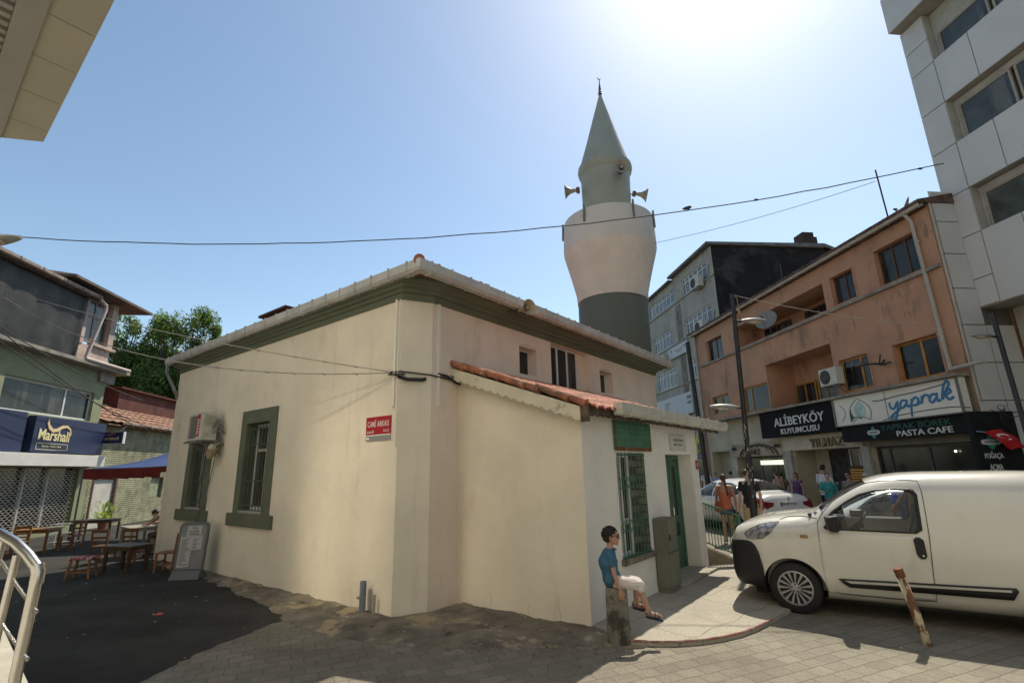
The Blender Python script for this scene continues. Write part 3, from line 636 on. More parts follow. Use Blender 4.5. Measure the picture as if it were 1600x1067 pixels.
hm = (mat('horn_beige', (.36, .31, .2), .5, var=.12), mat('horn_dark', (.07, .06, .045), .6))
hg = (mat('horn_grey', (.30, .28, .23), .5, var=.15), mat('horn_driver', (.12, .09, .07), .6))
g_ = 'loudspeakers on the minaret'
horn('loudspeaker', 'left one of the horn loudspeakers on the minaret, turned away to the left', (MC[0] - .95, MC[1] - .2, zz(10.02)), -85, -4, .36, .25, hg, g_, (MC[0] - .8, MC[1], zz(10.0)))
horn('loudspeaker', 'right one of the horn loudspeakers on the minaret, turned away to the right', (MC[0] + 1.17, MC[1] - .2, zz(9.86)), 98, -14, .36, .25, hg, g_, (MC[0] + .8, MC[1], zz(9.9)))
horn('loudspeaker', 'horn loudspeaker facing the camera at the foot of the green spire', (MC[0] + .50, MC[1] - .98, zz(10.24)), 186, -6, .3, .235, hg, g_, (MC[0] + .45, MC[1] - .7, zz(10.2)))
horn('loudspeaker', 'beige horn loudspeaker fixed under the mosque gutter', (.46, 1.66, 4.60), 104, -2, .27, .135, hm, None, (.2, 1.6, 4.62), MF)
# ================================================================== right row (frame SF: x across, y along the street)
ZC = (0, 0, 1)
def facade_r(mb, x, s1, s0, z0, z1, ops):
    """street face looking to -x between s0..s1; ops in (s0,s1,z0,z1,depth)"""
    mb.wall((x, s1, 0), (0, -1, 0), (-1, 0, 0), s1 - s0, z0, z1, [(s1 - o[1], s1 - o[0], *o[2:]) for o in ops])
def facade_l(mb, x, s0, s1, z0, z1, ops):
    mb.wall((x, s0, 0), (0, 1, 0), (1, 0, 0), s1 - s0, z0, z1, [(o[0] - s0, o[1] - s0, *o[2:]) for o in ops])
def win(par, x, s0, s1, z0, z1, fm, gm, muls=(), sgn=1, t=.06, tz=(), name='window', d=.05, open_=None):
    """window unit in plane x, facing -x (sgn 1) or +x (sgn -1)"""
    mb = MB(); X = lambda a: x + sgn * a; xa, xb = sorted((X(0), X(d)))
    mb.box(xa, xb, s0, s1, z0, z0 + t); mb.box(xa, xb, s0, s1, z1 - t, z1)
    mb.box(xa, xb, s0, s0 + t, z0 + t, z1 - t); mb.box(xa, xb, s1 - t, s1, z0 + t, z1 - t)
    for m_ in muls: y = s0 + (s1 - s0) * m_; mb.box(xa, xb, y - t * .5, y + t * .5, z0 + t, z1 - t)
    for m_ in tz:
        z = z0 + (z1 - z0) * m_; ys = [s0 + t] + [q for m2 in muls for q in (s0 + (s1 - s0) * m2 - t * .5, s0 + (s1 - s0) * m2 + t * .5)] + [s1 - t]
        for a, b in zip(ys[::2], ys[1::2]): mb.box(xa + .004, xb - .004, a, b, z - t * .35, z + t * .35)
    f = part(mb, name, fm, par)
    mb = MB(); xa, xb = sorted((X(d * .5), X(d * .7))); mb.box(xa, xb, s0 + t * .5, s1 - t * .5, z0 + t * .5, z1 - t * .5); part(mb, 'pane', gm, f)
    return f
orange = mat('orange_render', (.43, .24, .15), .85, var=.1, vs_=.9, bump=.004, bs=30,
             stains=[((.30, .18, .12), 1.1, .52, .7, (1, 1, .5), .55), ((.15, .115, .08), 1.0, .55, .68, (1, 1, .4), .7), ((.10, .08, .06), 3.5, .60, .70, (1, 1, .3), .6), ((.43, .26, .18), 3.2, .6, .72, (1, 1, 1), .5)])
ochre = mat('ochre_wood', (.36, .17, .035), .55, var=.25, vs_=5)
redwood = mat('red_brown_wood', (.10, .045, .03), .65, var=.3, vs_=5)
con = mat('ledge_concrete', (.24, .22, .18), .85, var=.25, vs_=2.5, bump=.004, bs=30, stains=[((.1, .09, .07), 2.5, .55, .7, (1, 1, .6), .6)])
ob = T('orange_building', 'orange rendered two storey building with gutter and deep balcony above the shops', 'building', SF, (12.5, 17.6, 0))
OX = 12.5; UPW = [(11.33, 12.70, 6.90, 8.0, .2), (13.60, 14.57, 6.92, 7.88, .2), (14.95, 20.75, 6.90, 7.86, 1.3), (21.78, 23.27, 6.84, 7.9, .2)]
LOW = [(11.35, 12.75, 4.02, 5.10, .2), (13.65, 14.85, 4.05, 5.10, .15), (15.10, 18.75, 3.99, 5.77, 1.2), (18.80, 20.62, 4.0, 5.1, .14), (21.8, 23.35, 4.25, 5.1, .16)]
mb = MB(); facade_r(mb, OX, 24.5, 10.8, 3.93, 8.5, UPW + LOW)
mb.quad((OX, 24.5, 0), (21, 24.5, 0), (21, 24.5, 8.5), (OX, 24.5, 8.5)); mb.quad((21, 10.8, 0), (OX, 10.8, 0), (OX, 10.8, 8.5), (21, 10.8, 8.5)); mb.quad((21, 24.5, 0), (21, 10.8, 0), (21, 10.8, 8.5), (21, 24.5, 8.5))
part(mb, 'wall', orange, ob)
for (a, b, c, d, h), n in ((UPW[0], (.33, .66)), (UPW[1], (.5,)), (UPW[3], (.5,))): win(ob, OX + .14, a, b, c, d, redwood, glass_dark, n, t=.05)
win(ob, OX + 1.22, 15.3, 17.6, 6.92, 7.7, redwood, glass_dark, (.33, .66), t=.05); win(ob, OX + 1.22, 18.5, 20.3, 6.92, 7.7, redwood, glass_dark, (.5,), t=.05)
for (a, b, c, d, h), n in ((LOW[0], (.45,)), (LOW[1], (.33,)), (LOW[3], (.7,)), (LOW[4], (.5,))): win(ob, OX + h - .07, a, b, c, d, ochre, glass_dark, n, t=.07)
win(ob, OX + 1.1, 15.2, 17.4, 3.99, 4.95, ochre, glass_dark, (.3, .8), t=.07); win(ob, OX + 1.1, 17.5, 18.7, 3.99, 4.95, ochre, glass_dark, (.5,), t=.07)
for (a, b, c, d, h) in LOW[:2] + UPW[:2]: mb = MB(); mb.box(OX - .02, OX - .002, a - .06, a, c, d + .06); mb.box(OX - .02, OX - .002, b, b + .06, c, d + .06); mb.box(OX - .02, OX - .002, a, b, d, d + .06); part(mb, 'window_surround', mat('orange_trim', (.42, .23, .15), .8), ob)
mb = MB(); mb.box(OX - .09, OX - .002, 10.8, 24.0, 6.74, 6.83); part(mb, 'string_course', con, ob)
mb = MB(); mb.box(OX - .42, OX + .15, 10.8, 24.4, 3.85, 3.93); part(mb, 'canopy_slab', con, ob, bevel=.01)
mb = MB(); gutter(mb, (OX - .30, 24.6, 0), (OX - .30, 10.75, 0), (-1, 0, 0), 8.63, h=.16, w=.14, step=.5)
part(mb, 'gutter', gutter_m, ob)
mb = MB(); mb.box(OX - .18, OX + .1, 10.8, 24.5, 8.46, 8.52); mb.add([(OX - .34, 10.7, 8.62), (OX - .34, 24.6, 8.62), (17, 24.6, 9.6), (17, 10.7, 9.6), (21.5, 24.6, 8.62), (21.5, 10.7, 8.62), (OX - .34, 10.7, 8.54), (OX - .34, 24.6, 8.54), (21.5, 24.6, 8.54), (21.5, 10.7, 8.54)],
    ((0, 3, 2, 1), (3, 5, 4, 2), (6, 7, 8, 9), (0, 1, 7, 6), (0, 6, 9, 5, 3), (1, 2, 4, 8, 7)))
r_o = part(mb, 'roof', mat('old_roof', (.10, .06, .045), .9, var=.5, vs_=4, bump=.01), ob)
mb = MB(); mb.tube([(OX - .22, 11.28, 8.5), (OX - .07, 11.26, 8.25), (OX - .07, 11.16, 4.15), (OX - .12, 11.14, 4.08), (OX - .2, 10.2, 4.1)], .05, 10)
for z in (7.6, 6.2, 5.0): mb.lathe((OX - .07, 11.22, z), [(.06, 0), (.06, .05)], 10)
part(mb, 'downpipe', mat('pale_pipe', (.38, .35, .3), .6, var=.1), ob, smooth=True)
mb = MB(); mb.tube([(OX - .07, 24.3, 8.5), (OX - .07, 24.3, 3.9)], .05, 10); part(mb, 'downpipe', _mc['pale_pipe'], ob, smooth=True)
# ground floor
sh_con = mat('shop_cream', (.42, .38, .28), .8, var=.12, vs_=1.5, stains=[((.2, .17, .12), 2, .58, .74, (1, 1, .5), .6)])
mb = MB(); facade_r(mb, OX + .12, 24.5, 10.8, 0, 3.86, [(11.0, 14.25, .25, 2.42, .9), (14.75, 17.95, .1, 2.32, .8), (18.7, 22.0, .1, 2.2, .7), (22.5, 24.2, .1, 2.5, .5)])
part(mb, 'shop_wall', sh_con, ob)
sh_dark = mat('shop_dark', (.035, .03, .028), .8, var=.5, vs_=4)
# cafe shopfront
f = win(ob, OX + .2, 11.0, 14.25, .25, 2.30, mat('dark_frame', (.05, .045, .04), .5), glass_dark, (.47, .86), t=.08, name='shopfront')
mb = MB(); mb.box(OX + .05, OX + .12, 10.95, 14.3, 2.30, 2.46); part(mb, 'shutter_box', mat('shutter_box', (.14, .13, .1), .6, var=.2), ob)
# small glowing lamp inside the cafe
t = T('ceiling_lamp', 'small bright lamp glowing inside the dark cafe window', 'lamp', SF, (OX + .14, 11.75, 2.1))
mb = MB(); mb.lathe((OX + .16, 11.75, 2.08), [(0, -.03), (.03, 0), (0, .03)], 10); part(mb, 'bulb', mat('bulb_glow', (.9, .8, .6), emit=(1, .85, .6, 6)), t)
# jeweller shop: recessed entrance
mb = MB(); mb.box(OX + .02, OX + .11, 14.55, 18.45, 2.34, 2.84); part(mb, 'shop_fascia', mat('pale_fascia', (.46, .42, .32), .7, var=.1), ob)
win(ob, OX + .7, 14.8, 16.0, .5, 2.3, mat('white_shopframe', (.5, .48, .44), .5), glass_dark, (.3, .62), t=.06, name='shopfront')
win(ob, OX + .75, 16.1, 17.0, .1, 2.3, black_iron, sh_dark, (), t=.06, name='shop_door')
t = T('jewellery_display', 'rows of gold bangles with a faint built-in glow in the jeweller window', 'display', SF, (OX + .6, 15.2, 1.0))
gold = mat('gold', (.42, .25, .06), .4, metal=.5, var=.3, vs_=30, emit=(1, .55, .15, .02))  # slight emission stands in for the window's warm lighting
for k in range(5):
    mb = MB(); z = 1.28 + k * .085
    for j in range(14): mb.lathe((OX + .6, 14.95 + j * .075, z), [(.028, 0), (.034, .02), (.028, .045)], 8, ax='x')
    part(mb, 'bangle_row', gold, t)
mb = MB(); mb.box(OX + .64, OX + .66, 14.9, 16.0, 1.2, 1.75); part(mb, 'backing', mat('velvet', (.12, .06, .03), .9), t)
# arched shop
mb = MB(); mb.box(OX + .06, OX + .11, 18.45, 22.3, 2.2, 2.75); part(mb, 'shop_fascia', mat('arch_fascia', (.33, .28, .2), .8, var=.2, stains=[((.15, .11, .08), 3, .5, .7)]), ob)
mb = MB(); mb.tube([(OX + .04, 20.2 + 1.35 * math.cos(a), 2.22 + .44 * math.sin(a)) for a in [math.pi * k / 16 for k in range(17)]], .035, 6)
for a in [math.pi * (k + .5) / 9 for k in range(9)]:
    for q in range(3): mb.lathe((OX + .03, 20.2 + (1.1 + .12 * q * (k % 2)) * math.cos(a) + .05 * q, 2.24 + .36 * math.sin(a) + .03 * q), [(0, -.03), (.04, 0), (0, .03)], 6, ax='x')
for s_ in (18.75, 21.9):
    for q in range(4): mb.tube([(OX + .04, s_ + .1 * q - .1, 2.5), (OX + .04, s_ + .1 * q - .05, 2.62), (OX + .04, s_ + .1 * q, 2.52)], .02, 5)
part(mb, 'wrought_ornament', mat('dark_ornament', (.06, .045, .035), .7), ob)
mb = MB(); add_text(mb, 'ART', (OX + .05, 20.75, 2.26), (0, -1, 0), .75, .24, .02, bold=.008); part(mb, 'lettering', _mc['dark_ornament'], ob)
win(ob, OX + .45, 18.75, 21.9, .1, 2.16, mat('shop_bronze', (.12, .09, .06), .5), glass_dark, (.3, .62), t=.07, name='shopfront')
mb = MB(); mb.box(OX + .42, OX + .44, 19.0, 20.7, 1.84, 2.02); part(mb, 'light_box', mat('shop_light', (.7, .75, .6), emit=(.75, .85, .62, .75)), ob)
for s_ in (14.5, 18.2): mb = MB(); mb.box(OX + .0, OX + .118, s_ - .16, s_ + .16, 0, 2.34); part(mb, 'pilaster', mat('grey_pilaster', (.33, .31, .27), .8, var=.15), ob)
mb = MB(); mb.box(OX + .03, OX + .1, 14.30, 14.62, 1.55, 2.0); part(mb, 'meter_box', mat('meter_box', (.3, .3, .27), .6, var=.3, vs_=12), ob)
# --- sign boards
t = T('shop_sign', 'black fascia sign reading ALİBEYKÖY KUYUMCUSU over the jeweller', 'sign', SF, (12.2, 17.1, 2.86))
mb = MB(); mb.box(12.2, 12.42, 15.12, 19.2, 2.86, 3.84); part(mb, 'board', mat('sign_black', (.012, .012, .013), .75, var=.2, spec=.08), t, bevel=.006)
mb = MB(); add_text(mb, 'ALİBEYKÖY', (12.198, 18.27, 3.24), (0, -1, 0), 2.72, .42, .02, bold=.008); add_text(mb, 'KUYUMCUSU', (12.198, 17.93, 2.94), (0, -1, 0), 2.07, .2, .02, bold=.008)
part(mb, 'lettering', mat('sign_letters', (.55, .55, .53), .5, var=0), t)
t = T('shop_sign', 'white fascia sign with leaf emblem and blue brush script reading yaprak', 'sign', SF, (12.2, 13.0, 2.98))
mb = MB(); mb.box(12.2, 12.42, 10.86, 15.08, 2.98, 3.84); part(mb, 'board', mat('sign_cream', (.66, .64, .56), .5, var=.05, vs_=.8), t)
mb = MB(); a, b = 12.17, 12.2
for p in ((10.84, 10.90, 2.96, 3.86), (15.04, 15.10, 2.96, 3.86)): mb.box(a, b, *p)
mb.box(a, b, 10.9, 15.04, 2.96, 2.99); mb.box(a, b, 10.9, 15.04, 3.83, 3.86); mb.box(12.192, 12.199, 13.04, 13.055, 2.99, 3.83)
part(mb, 'frame', mat('sign_frame', (.12, .12, .12), .4), t)
def strokes(mb, x, s0, z0, w, h, lines, r_, sgn=-1, n=6):     # polyline brush strokes in the sign plane; (u,v) in 0..1
    for ln in lines:
        pts = []
        P_ = [Vector((u, v)) for u, v in ln]
        for i in range(len(P_) - 1):                           # Catmull-Rom
            p0, p1, p2, p3 = P_[max(0, i - 1)], P_[i], P_[i + 1], P_[min(len(P_) - 1, i + 2)]
            for k in range(5):
                t_ = k / 5; pts.append(.5 * ((2 * p1) + (p2 - p0) * t_ + (2 * p0 - 5 * p1 + 4 * p2 - p3) * t_ ** 2 + (3 * p1 - p0 - 3 * p2 + p3) * t_ ** 3))
        pts.append(P_[-1]); m2 = MB(); k0 = len(mb.v)
        m2.tube([(0, s0 + sgn * u.x * w, z0 + u.y * h) for u in pts], r_, n)
        mb.add([(x + v[0] * .35, v[1], v[2]) for v in m2.v], m2.f)
script = [[(.03, .62), (.03, .45), (.09, .40), (.15, .58)], [(.17, .64), (.14, .30), (.09, .06), (.02, .02), (.01, .12), (.10, .25), (.20, .38)],
          [(.31, .60), (.24, .62), (.20, .46), (.24, .38), (.30, .50)], [(.32, .64), (.31, .42), (.36, .42)],
          [(.40, .64), (.37, .35), (.35, .05)], [(.39, .52), (.45, .66), (.50, .58), (.46, .42), (.40, .42)], [(.47, .42), (.54, .50)],
          [(.56, .68), (.54, .42)], [(.55, .55), (.60, .68), (.65, .66), (.66, .58)],
          [(.76, .66), (.70, .66), (.66, .50), (.70, .42), (.76, .55)], [(.78, .70), (.77, .46), (.82, .46)],
          [(.84, .48), (.88, .80), (.94, 1.0), (.97, .90), (.90, .68), (.84, .46)], [(.87, .60), (.95, .76), (.97, .66), (.90, .60)], [(.89, .60), (.93, .44), (1.0, .50)]]
mb = MB(); strokes(mb, 12.195, 12.98, 2.98, 1.95, .80, script, .036); part(mb, 'lettering', mat('sign_blue', (.035, .16, .33), .4, var=.05), t)
mb = MB(); strokes(mb, 12.196, 13.5, 3.05, 2.5, .6, [[(0, .92), (.12, .88), (.35, .96), (.6, 1.0), (.92, 1.12)]], .016); strokes(mb, 12.196, 13.2, 3.0, 2.5, .5, [[(-.02, .02), (.2, .18), (.5, .26), (.8, .28), (1.0, .14)]], .013)
part(mb, 'swash', mat('swash_dark', (.05, .06, .06), .5), t)
mb = MB(); strokes(mb, 12.196, 14.45, 3.03, .86, .72, [[(.45, 1.0), (.12, .72), (.02, .42), (.15, .12)], [(.5, .98), (.85, .7), (.98, .4), (.88, .06)], [(.1, .0), (.3, .16), (.6, .2), (.88, .08)], [(-.42, .85), (-.22, .6), (-.22, .35), (-.42, .12)]], .011)
mb.prism([(-.02, .03), (.12, .14), (.3, .16), (.42, .08), (.46, .3), (.40, .5), (.38, .3), (.30, .18), (.14, .18), (.06, .30), (.05, .5), (-.02, .3)], (12.192, 14.43, 3.03), (0, -1, 0), (0, 0, 1), (.006, 0, 0))
part(mb, 'emblem_outline', mat('emblem_dark', (.03, .07, .07), .5), t)
mb = MB(); dr = [(0, .66)] + [(.20 * math.sin(a), .36 - .22 * math.cos(a)) for a in [R(130 - 26 * k) for k in range(11)]]
mb.prism(dr, (12.185, 14.02, 3.03), (0, -1, 0), (0, 0, 1), (.012, 0, 0)); part(mb, 'emblem_leaf', mat('emblem_teal', (.33, .47, .45), .4, var=.3, vs_=2), t)
t = T('shop_sign', 'black sign board reading YAPRAK BÖREK and PASTA CAFE under the white fascia', 'sign', SF, (12.25, 12.9, 2.48))
mb = MB(); mb.box(12.25, 12.45, 10.72, 14.98, 2.48, 2.95); part(mb, 'board', mat('sign_charcoal', (.016, .018, .019), .75, var=.15, spec=.08), t, bevel=.005)
mb = MB(); add_text(mb, 'PASTA CAFE', (12.248, 12.93, 2.53), (0, -1, 0), 1.64, .155, .02, bold=.008); part(mb, 'lettering', _mc['sign_letters'], t)
mb = MB(); add_text(mb, 'YAPRAK BÖREK', (12.248, 13.43, 2.72), (0, -1, 0), 2.15, .19, .02, bold=.008); part(mb, 'dark_lettering', mat('sign_green', (.01, .07, .045), .5), t)
def tri_logo(t, x=None, s0=0, z0=0, w=.4, h=.33, face='x', y=None):
    O_ = (x - .008, s0, z0) if face == 'x' else (x, y - .008, z0); U_ = (0, -1, 0) if face == 'x' else (1, 0, 0); E_ = (.008, 0, 0) if face == 'x' else (0, .008, 0)
    E2 = Vector(E_) * 1.0; mb = MB()
    mb.prism([(w * .5, h), (w * .28, h * .62), (w * .72, h * .62)], O_, U_, ZC, E_); mb.prism([(w * .25, h * .35), (w * .75, h * .35), (w * .62, h * .1), (w * .5, 0), (w * .38, h * .1)], O_, U_, ZC, E_)
    part(mb, 'emblem', mat('emblem_green', (.03, .20, .13), .5), t)
    mb = MB(); k = 14; ov = [(w * .5 + w * .5 * max(-1, min(1, 1.25 * math.cos(a))), h * .48 + h * .17 * max(-1, min(1, 1.2 * math.sin(a)))) for a in [2 * math.pi * i / k for i in range(k)]]
    mb.prism(ov, Vector(O_) - E2 * .5, U_, ZC, E_); part(mb, 'emblem_band', _mc['sign_letters'], t)
    mb = MB(); add_text(mb, 'YAPRAK', Vector(O_) - E2 * .5 + Vector(U_) * w * .12 + Vector((0, 0, h * .40)), U_, w * .76, h * .17, .006, bold=.008); part(mb, 'emblem_lettering', _mc['sign_green'], t)
tri_logo(t, 12.25, 13.95, 2.52, .44, .38)
mb = MB(); add_text(mb, 'YILMAZ', (OX + .0, 16.85, 2.40), (0, -1, 0), 1.6, .30, .05, bold=.008)
t = T('shop_lettering', 'raised bronze letters reading YILMAZ above the jeweller door', 'sign', SF, (OX, 16, 2.4)); part(mb, 'lettering', mat('bronze_letters', (.16, .11, .055), .45, metal=.4), t)
t = T('menu_board', 'dark vertical board listing POĞAÇA and AÇMA beside the cafe', 'sign', SF, (12.7, 10.7, .9))
mb = MB(); mb.box(12.05, 13.25, 10.66, 10.76, .9, 2.97); part(mb, 'board', _mc['sign_charcoal'], t)
tri_logo(t, 12.2, z0=2.08, w=.52, h=.36, face='y', y=10.66)
mb = MB(); add_text(mb, 'POĞAÇA', (12.21, 10.658, 1.85), (1, 0, 0), .48, .19, .01, bold=.008); add_text(mb, 'AÇMA', (12.27, 10.658, 1.58), (1, 0, 0), .34, .17, .01, bold=.008); part(mb, 'lettering', _mc['sign_letters'], t)
# flag
t = T('flag', 'red flag with white crescent and star drooping beside the menu board', 'flag', SF, (12.3, 10.5, 2.2))
mb = MB(); n = 10
A_, B_, C_, D_ = Vector((12.2, 10.52, 2.46)), Vector((12.62, 10.5, 2.56)), Vector((13.1, 10.42, 2.12)), Vector((12.72, 10.44, 2.06))
P = lambda u, v: (A_.lerp(B_, v)).lerp(D_.lerp(C_, v), u) + Vector((0, .03 * math.sin(u * 9), .02 * math.sin(v * 5 + u * 6)))
mb.add([P(i / n, j / 4) for i in range(n + 1) for j in range(5)], [(i * 5 + j, (i + 1) * 5 + j, (i + 1) * 5 + j + 1, i * 5 + j + 1) for i in range(n) for j in range(4)])
flag = part(mb, 'cloth', mat('flag_red', (.42, .012, .02), .8, var=.1), t, smooth=True, angle=180); s2 = flag.modifiers.new('solid', 'SOLIDIFY'); s2.thickness = .004
mb = MB(); Q = lambda u, v: Vector(P(u, v)) + Vector((0, -.012, 0)); cx_, cy_ = .30, .6
out = [(cx_ + .13 * math.cos(a), cy_ + .26 * math.sin(a)) for a in [R(35 + 29 * k) for k in range(11)]]; inn = [(cx_ + .035 + .10 * math.cos(a), cy_ + .20 * math.sin(a)) for a in [R(35 + 29 * k) for k in range(11)]]
for i in range(10): mb.quad(Q(*out[i]), Q(*out[i + 1]), Q(*inn[i + 1]), Q(*inn[i]))
st = [(cx_ + .21 + (.06 if k % 2 == 0 else .025) * math.cos(R(36 * k)), cy_ + 2 * (.06 if k % 2 == 0 else .025) * math.sin(R(36 * k))) for k in range(10)]
mb.add([Q(*p) for p in st], (tuple(range(10)),)); part(mb, 'crescent_and_star', mat('flag_white', (.7, .7, .68), .7, var=0), t)
mb = MB(); mb.tube([(12.1, 10.62, 2.5), (12.2, 10.5, 2.47)], .012, 6); part(mb, 'pole', steel, t)
# --- things on the orange building
def ac_unit(label, fr, at, facing, sc=1.0, group=None, plain=True):
    """outdoor unit 0.78 wide; local: back on wall plane y=0, front at -y; facing = rz of the local frame"""
    t = T('air_conditioner', label, 'air conditioner', fr, at, group, rz=facing, local=True)
    w, h, d = .78 * sc, .56 * sc, .28 * sc; g = .1
    mb = MB(); mb.box(-w / 2, w / 2, -d - g, -g, 0, h); part(mb, 'casing', mat('ac_casing', (.50, .48, .42), .55, var=.08, vs_=4, stains=[((.3, .24, .17), 5, .6, .75, (1, 1, .6), .6)]), t, bevel=.012)
    mb = MB(); mb.lathe((-w * .14, -d - g - .012, h / 2), [(h * .40, 0), (h * .42, .012)], 24, ax='y'); part(mb, 'fan_opening', mat('ac_dark', (.03, .03, .03), .7), t)
    mb = MB()
    for k in range(5): r_ = h * (.08 + .08 * k); mb.tube([(-w * .14 + r_ * math.cos(a), -d - g - .018, h / 2 + r_ * math.sin(a)) for a in [2 * math.pi * j / 20 for j in range(21)]], .003, 4, False)
    for k in range(8): a = math.pi * k / 4; mb.tube([(-w * .14, -d - g - .018, h / 2), (-w * .14 + h * .4 * math.cos(a), -d - g - .018, h / 2 + h * .4 * math.sin(a))], .003, 4)
    part(mb, 'fan_guard', mat('ac_guard', (.2, .2, .19), .5), t)
    mb = MB()
    for x in (-w * .35, w * .35): mb.box(x - .015, x + .015, -d - g - .03, .0, -.03, 0); mb.bar((x, -d - g + .02, -.03), (x, -.01, -.28), .02, .02)
    part(mb, 'bracket', mat('bracket_grey', (.16, .15, .13), .6), t)
    return t
ac_unit('white air conditioner under the balcony opening of the orange building', SF, (12.5, 15.0, 4.32), R(-90), 1.0)
t = T('satellite_dish', 'grey satellite dish on the upper balcony of the orange building', 'satellite dish', SF, (12.4, 17.9, 6.85))
def dish(t, c, nrm, r_, m):
    q = Vector(nrm).to_track_quat('Z', 'Y').to_matrix(); m1 = MB(); m1.lathe((0, 0, 0), [(.02, -.18 * r_)] + [(r_ * k / 6, -.18 * r_ + .22 * r_ * (k / 6) ** 2) for k in range(1, 7)] + [(r_ * 1.02, .05 * r_), (r_, .0)] + [(r_ * k / 6, -.21 * r_ + .2 * r_ * (k / 6) ** 2) for k in (5, 3, 1)], 28)
    m1.v = [tuple(q @ Vector(v) + Vector(c)) for v in m1.v]; part(m1, 'reflector', m, t, smooth=True, angle=60)
    a = Vector(c) + q @ Vector((0, -r_ * .9, 0)); b = Vector(c) + q @ Vector((0, -.1, r_ * .95)); m1 = MB(); m1.tube([a, b], .012, 6); m1.tube([b, b - (q @ Vector((0, 0, .1)))], .03, 8); part(m1, 'feed_arm', black_iron, t)
dgrey = mat('dish_grey', (.22, .22, .2), .6, var=.1)
dish(t, (12.25, 17.9, 7.45), (-.75, -.5, .35), .42, dgrey); mb = MB(); mb.tube([(12.4, 17.9, 6.83), (12.4, 17.9, 7.4)], .025, 8); part(mb, 'mast', black_iron, t)
t = T('satellite_dish', 'small reddish satellite dish behind the gutter of the orange building', 'satellite dish', SF, (12.9, 11.75, 8.7))
dish(t, (12.9, 11.75, 9.0), (-.7, .45, .35), .28, mat('dish_rust', (.3, .17, .13), .7, var=.2)); mb = MB(); mb.tube([(12.95, 11.8, 8.6), (12.95, 11.8, 9.0)], .02, 6); part(mb, 'mast', black_iron, t)
mb = MB(); mb.tube([(12.7, 12.15, 8.6), (12.68, 12.2, 10.5)], .022, 6); solo(mb, 'antenna_mast', black_iron, 'tall thin mast on the roof edge of the orange building', 'mast', SF, (12.7, 12.15, 8.6))
mb = MB(); mb.tube([(12.8, 17.3, 8.6), (12.8, 17.3, 9.6)], .02, 6); solo(mb, 'antenna_mast', black_iron, 'short stub mast on the roof in front of the black wall', 'mast', SF, (12.8, 17.3, 8.6))
t = T('wall_lamp', 'dark twisted lamp bracket sticking out of the orange wall', 'lamp', SF, (12.5, 13.25, 4.7))
mb = MB(); mb.tube([(12.5, 13.1, 4.62), (12.3, 13.2, 4.66), (12.0, 13.5, 4.70)], .03, 6); mb.tube([(12.5, 13.1, 4.75), (12.35, 13.12, 4.62), (12.3, 12.7, 4.60)], .025, 6); mb.tube([(12.35, 13.15, 4.62), (12.3, 13.0, 4.9)], .02, 6); part(mb, 'arm', black_iron, t)
mb = MB(); mb.lathe((12.0, 13.45, 4.64), [(.0, 0), (.12, .0), (.14, .06), (.06, .12)], 12); part(mb, 'shade', mat('old_lamp', (.1, .1, .1), .6), t)

# ---- white clad office building at the right edge
clad = mat('white_cladding', (.50, .50, .475), .45, var=.06, vs_=.7, stains=[((.18, .16, .13), 1.0, .60, .78, (1, 1, .25), .5)])
clad_back = mat('cladding_joint', (.10, .095, .08), .9)
wb = T('office_building', 'tall white panel clad office building with ribbon windows at the right edge', 'building', SF, (13.3, 4, 0))
WX = 13.3; ZB = [(5.6, 7.52), (8.74, 10.10), (11.38, 12.75)]; J = .012
def panels(mb, x, ss, z0, z1, th=.05):
    for a, b in zip(ss, ss[1:]): mb.box(x - th, x, a + J, b - J, z0 + J, z1 - J)
mb = MB(); xs_ = [-6, -4.6, -3.3, -2, -.7, .6, 1.9, 3.2, 4.1, 5.4, 6.7, 8.0, 9.32, 10.27]
for z0, z1 in ZB: panels(mb, WX, xs_, z0, z1)
zc_ = [5.62, 6.35, 7.52, 8.74, 10.10, 11.38, 12.72, 13.5, 14.32]
for z0, z1 in zip(zc_, zc_[1:]): panels(mb, WX, [10.27, 10.99], z0, z1)
panels(mb, WX - .38, [-6, -2, .6, 3.2, 5.4, 8.0, 9.6, 10.98], 14.32, 15.6)
part(mb, 'cladding', clad, wb, bevel=.004)
mb = MB(); mb.box(WX + .002, 24, -6, 10.8, 5.6, 5.64)
for z0, z1 in ZB: mb.box(WX + .002, WX + .5, -6, 10.27, z0 + .02, z1 - .02)
mb.box(WX + .002, 24, 10.27, 10.985, 5.64, 14.32); mb.box(WX + .45, 24, -6, 10.27, 5.64, 14.32); mb.box(WX - .36, 24, -6, 10.97, 14.34, 15.58)
part(mb, 'structure_wall', mat('office_soffit', (.33, .32, .28), .8, var=.1), wb)
mb = MB()
for z0, z1 in ((7.52, 8.74), (10.10, 11.38), (12.75, 14.3)): pass
for k, (z0, z1) in enumerate(((7.50, 8.55), (10.12, 11.2), (12.77, 13.6))):
    for s0, s1 in ((8.87, 10.17), (7.4, 8.78), (5.9, 7.3), (4.2, 5.8), (2.4, 4.1), (.6, 2.3)):
        win(wb, WX + .20, s0, s1, z0, z1, mat('office_frame', (.30, .27, .22), .5), glass_blue, (), t=.05)
    mb = MB(); mb.box(WX + .19, WX + .44, .5, 10.26, z1, ((8.73, 11.37, 14.31)[k])); mb.box(WX + .2, WX + .44, 10.18, 10.26, z0, z1); part(mb, 'window_head', mat('office_soffit', ()), wb)
mb = MB(); mb.box(WX + .8, 24, -6, 10.7, 0, 5.59); part(mb, 'ground_floor_wall', mat('office_base', (.34, .33, .27), .8, var=.1), wb)
for s0, s1 in ((8.2, 9.75), (5.5, 7.8), (2.5, 5.0)): win(wb, WX + .76, s0, s1, 4.1, 5.45, black_iron, glass_dark, (), t=.05)
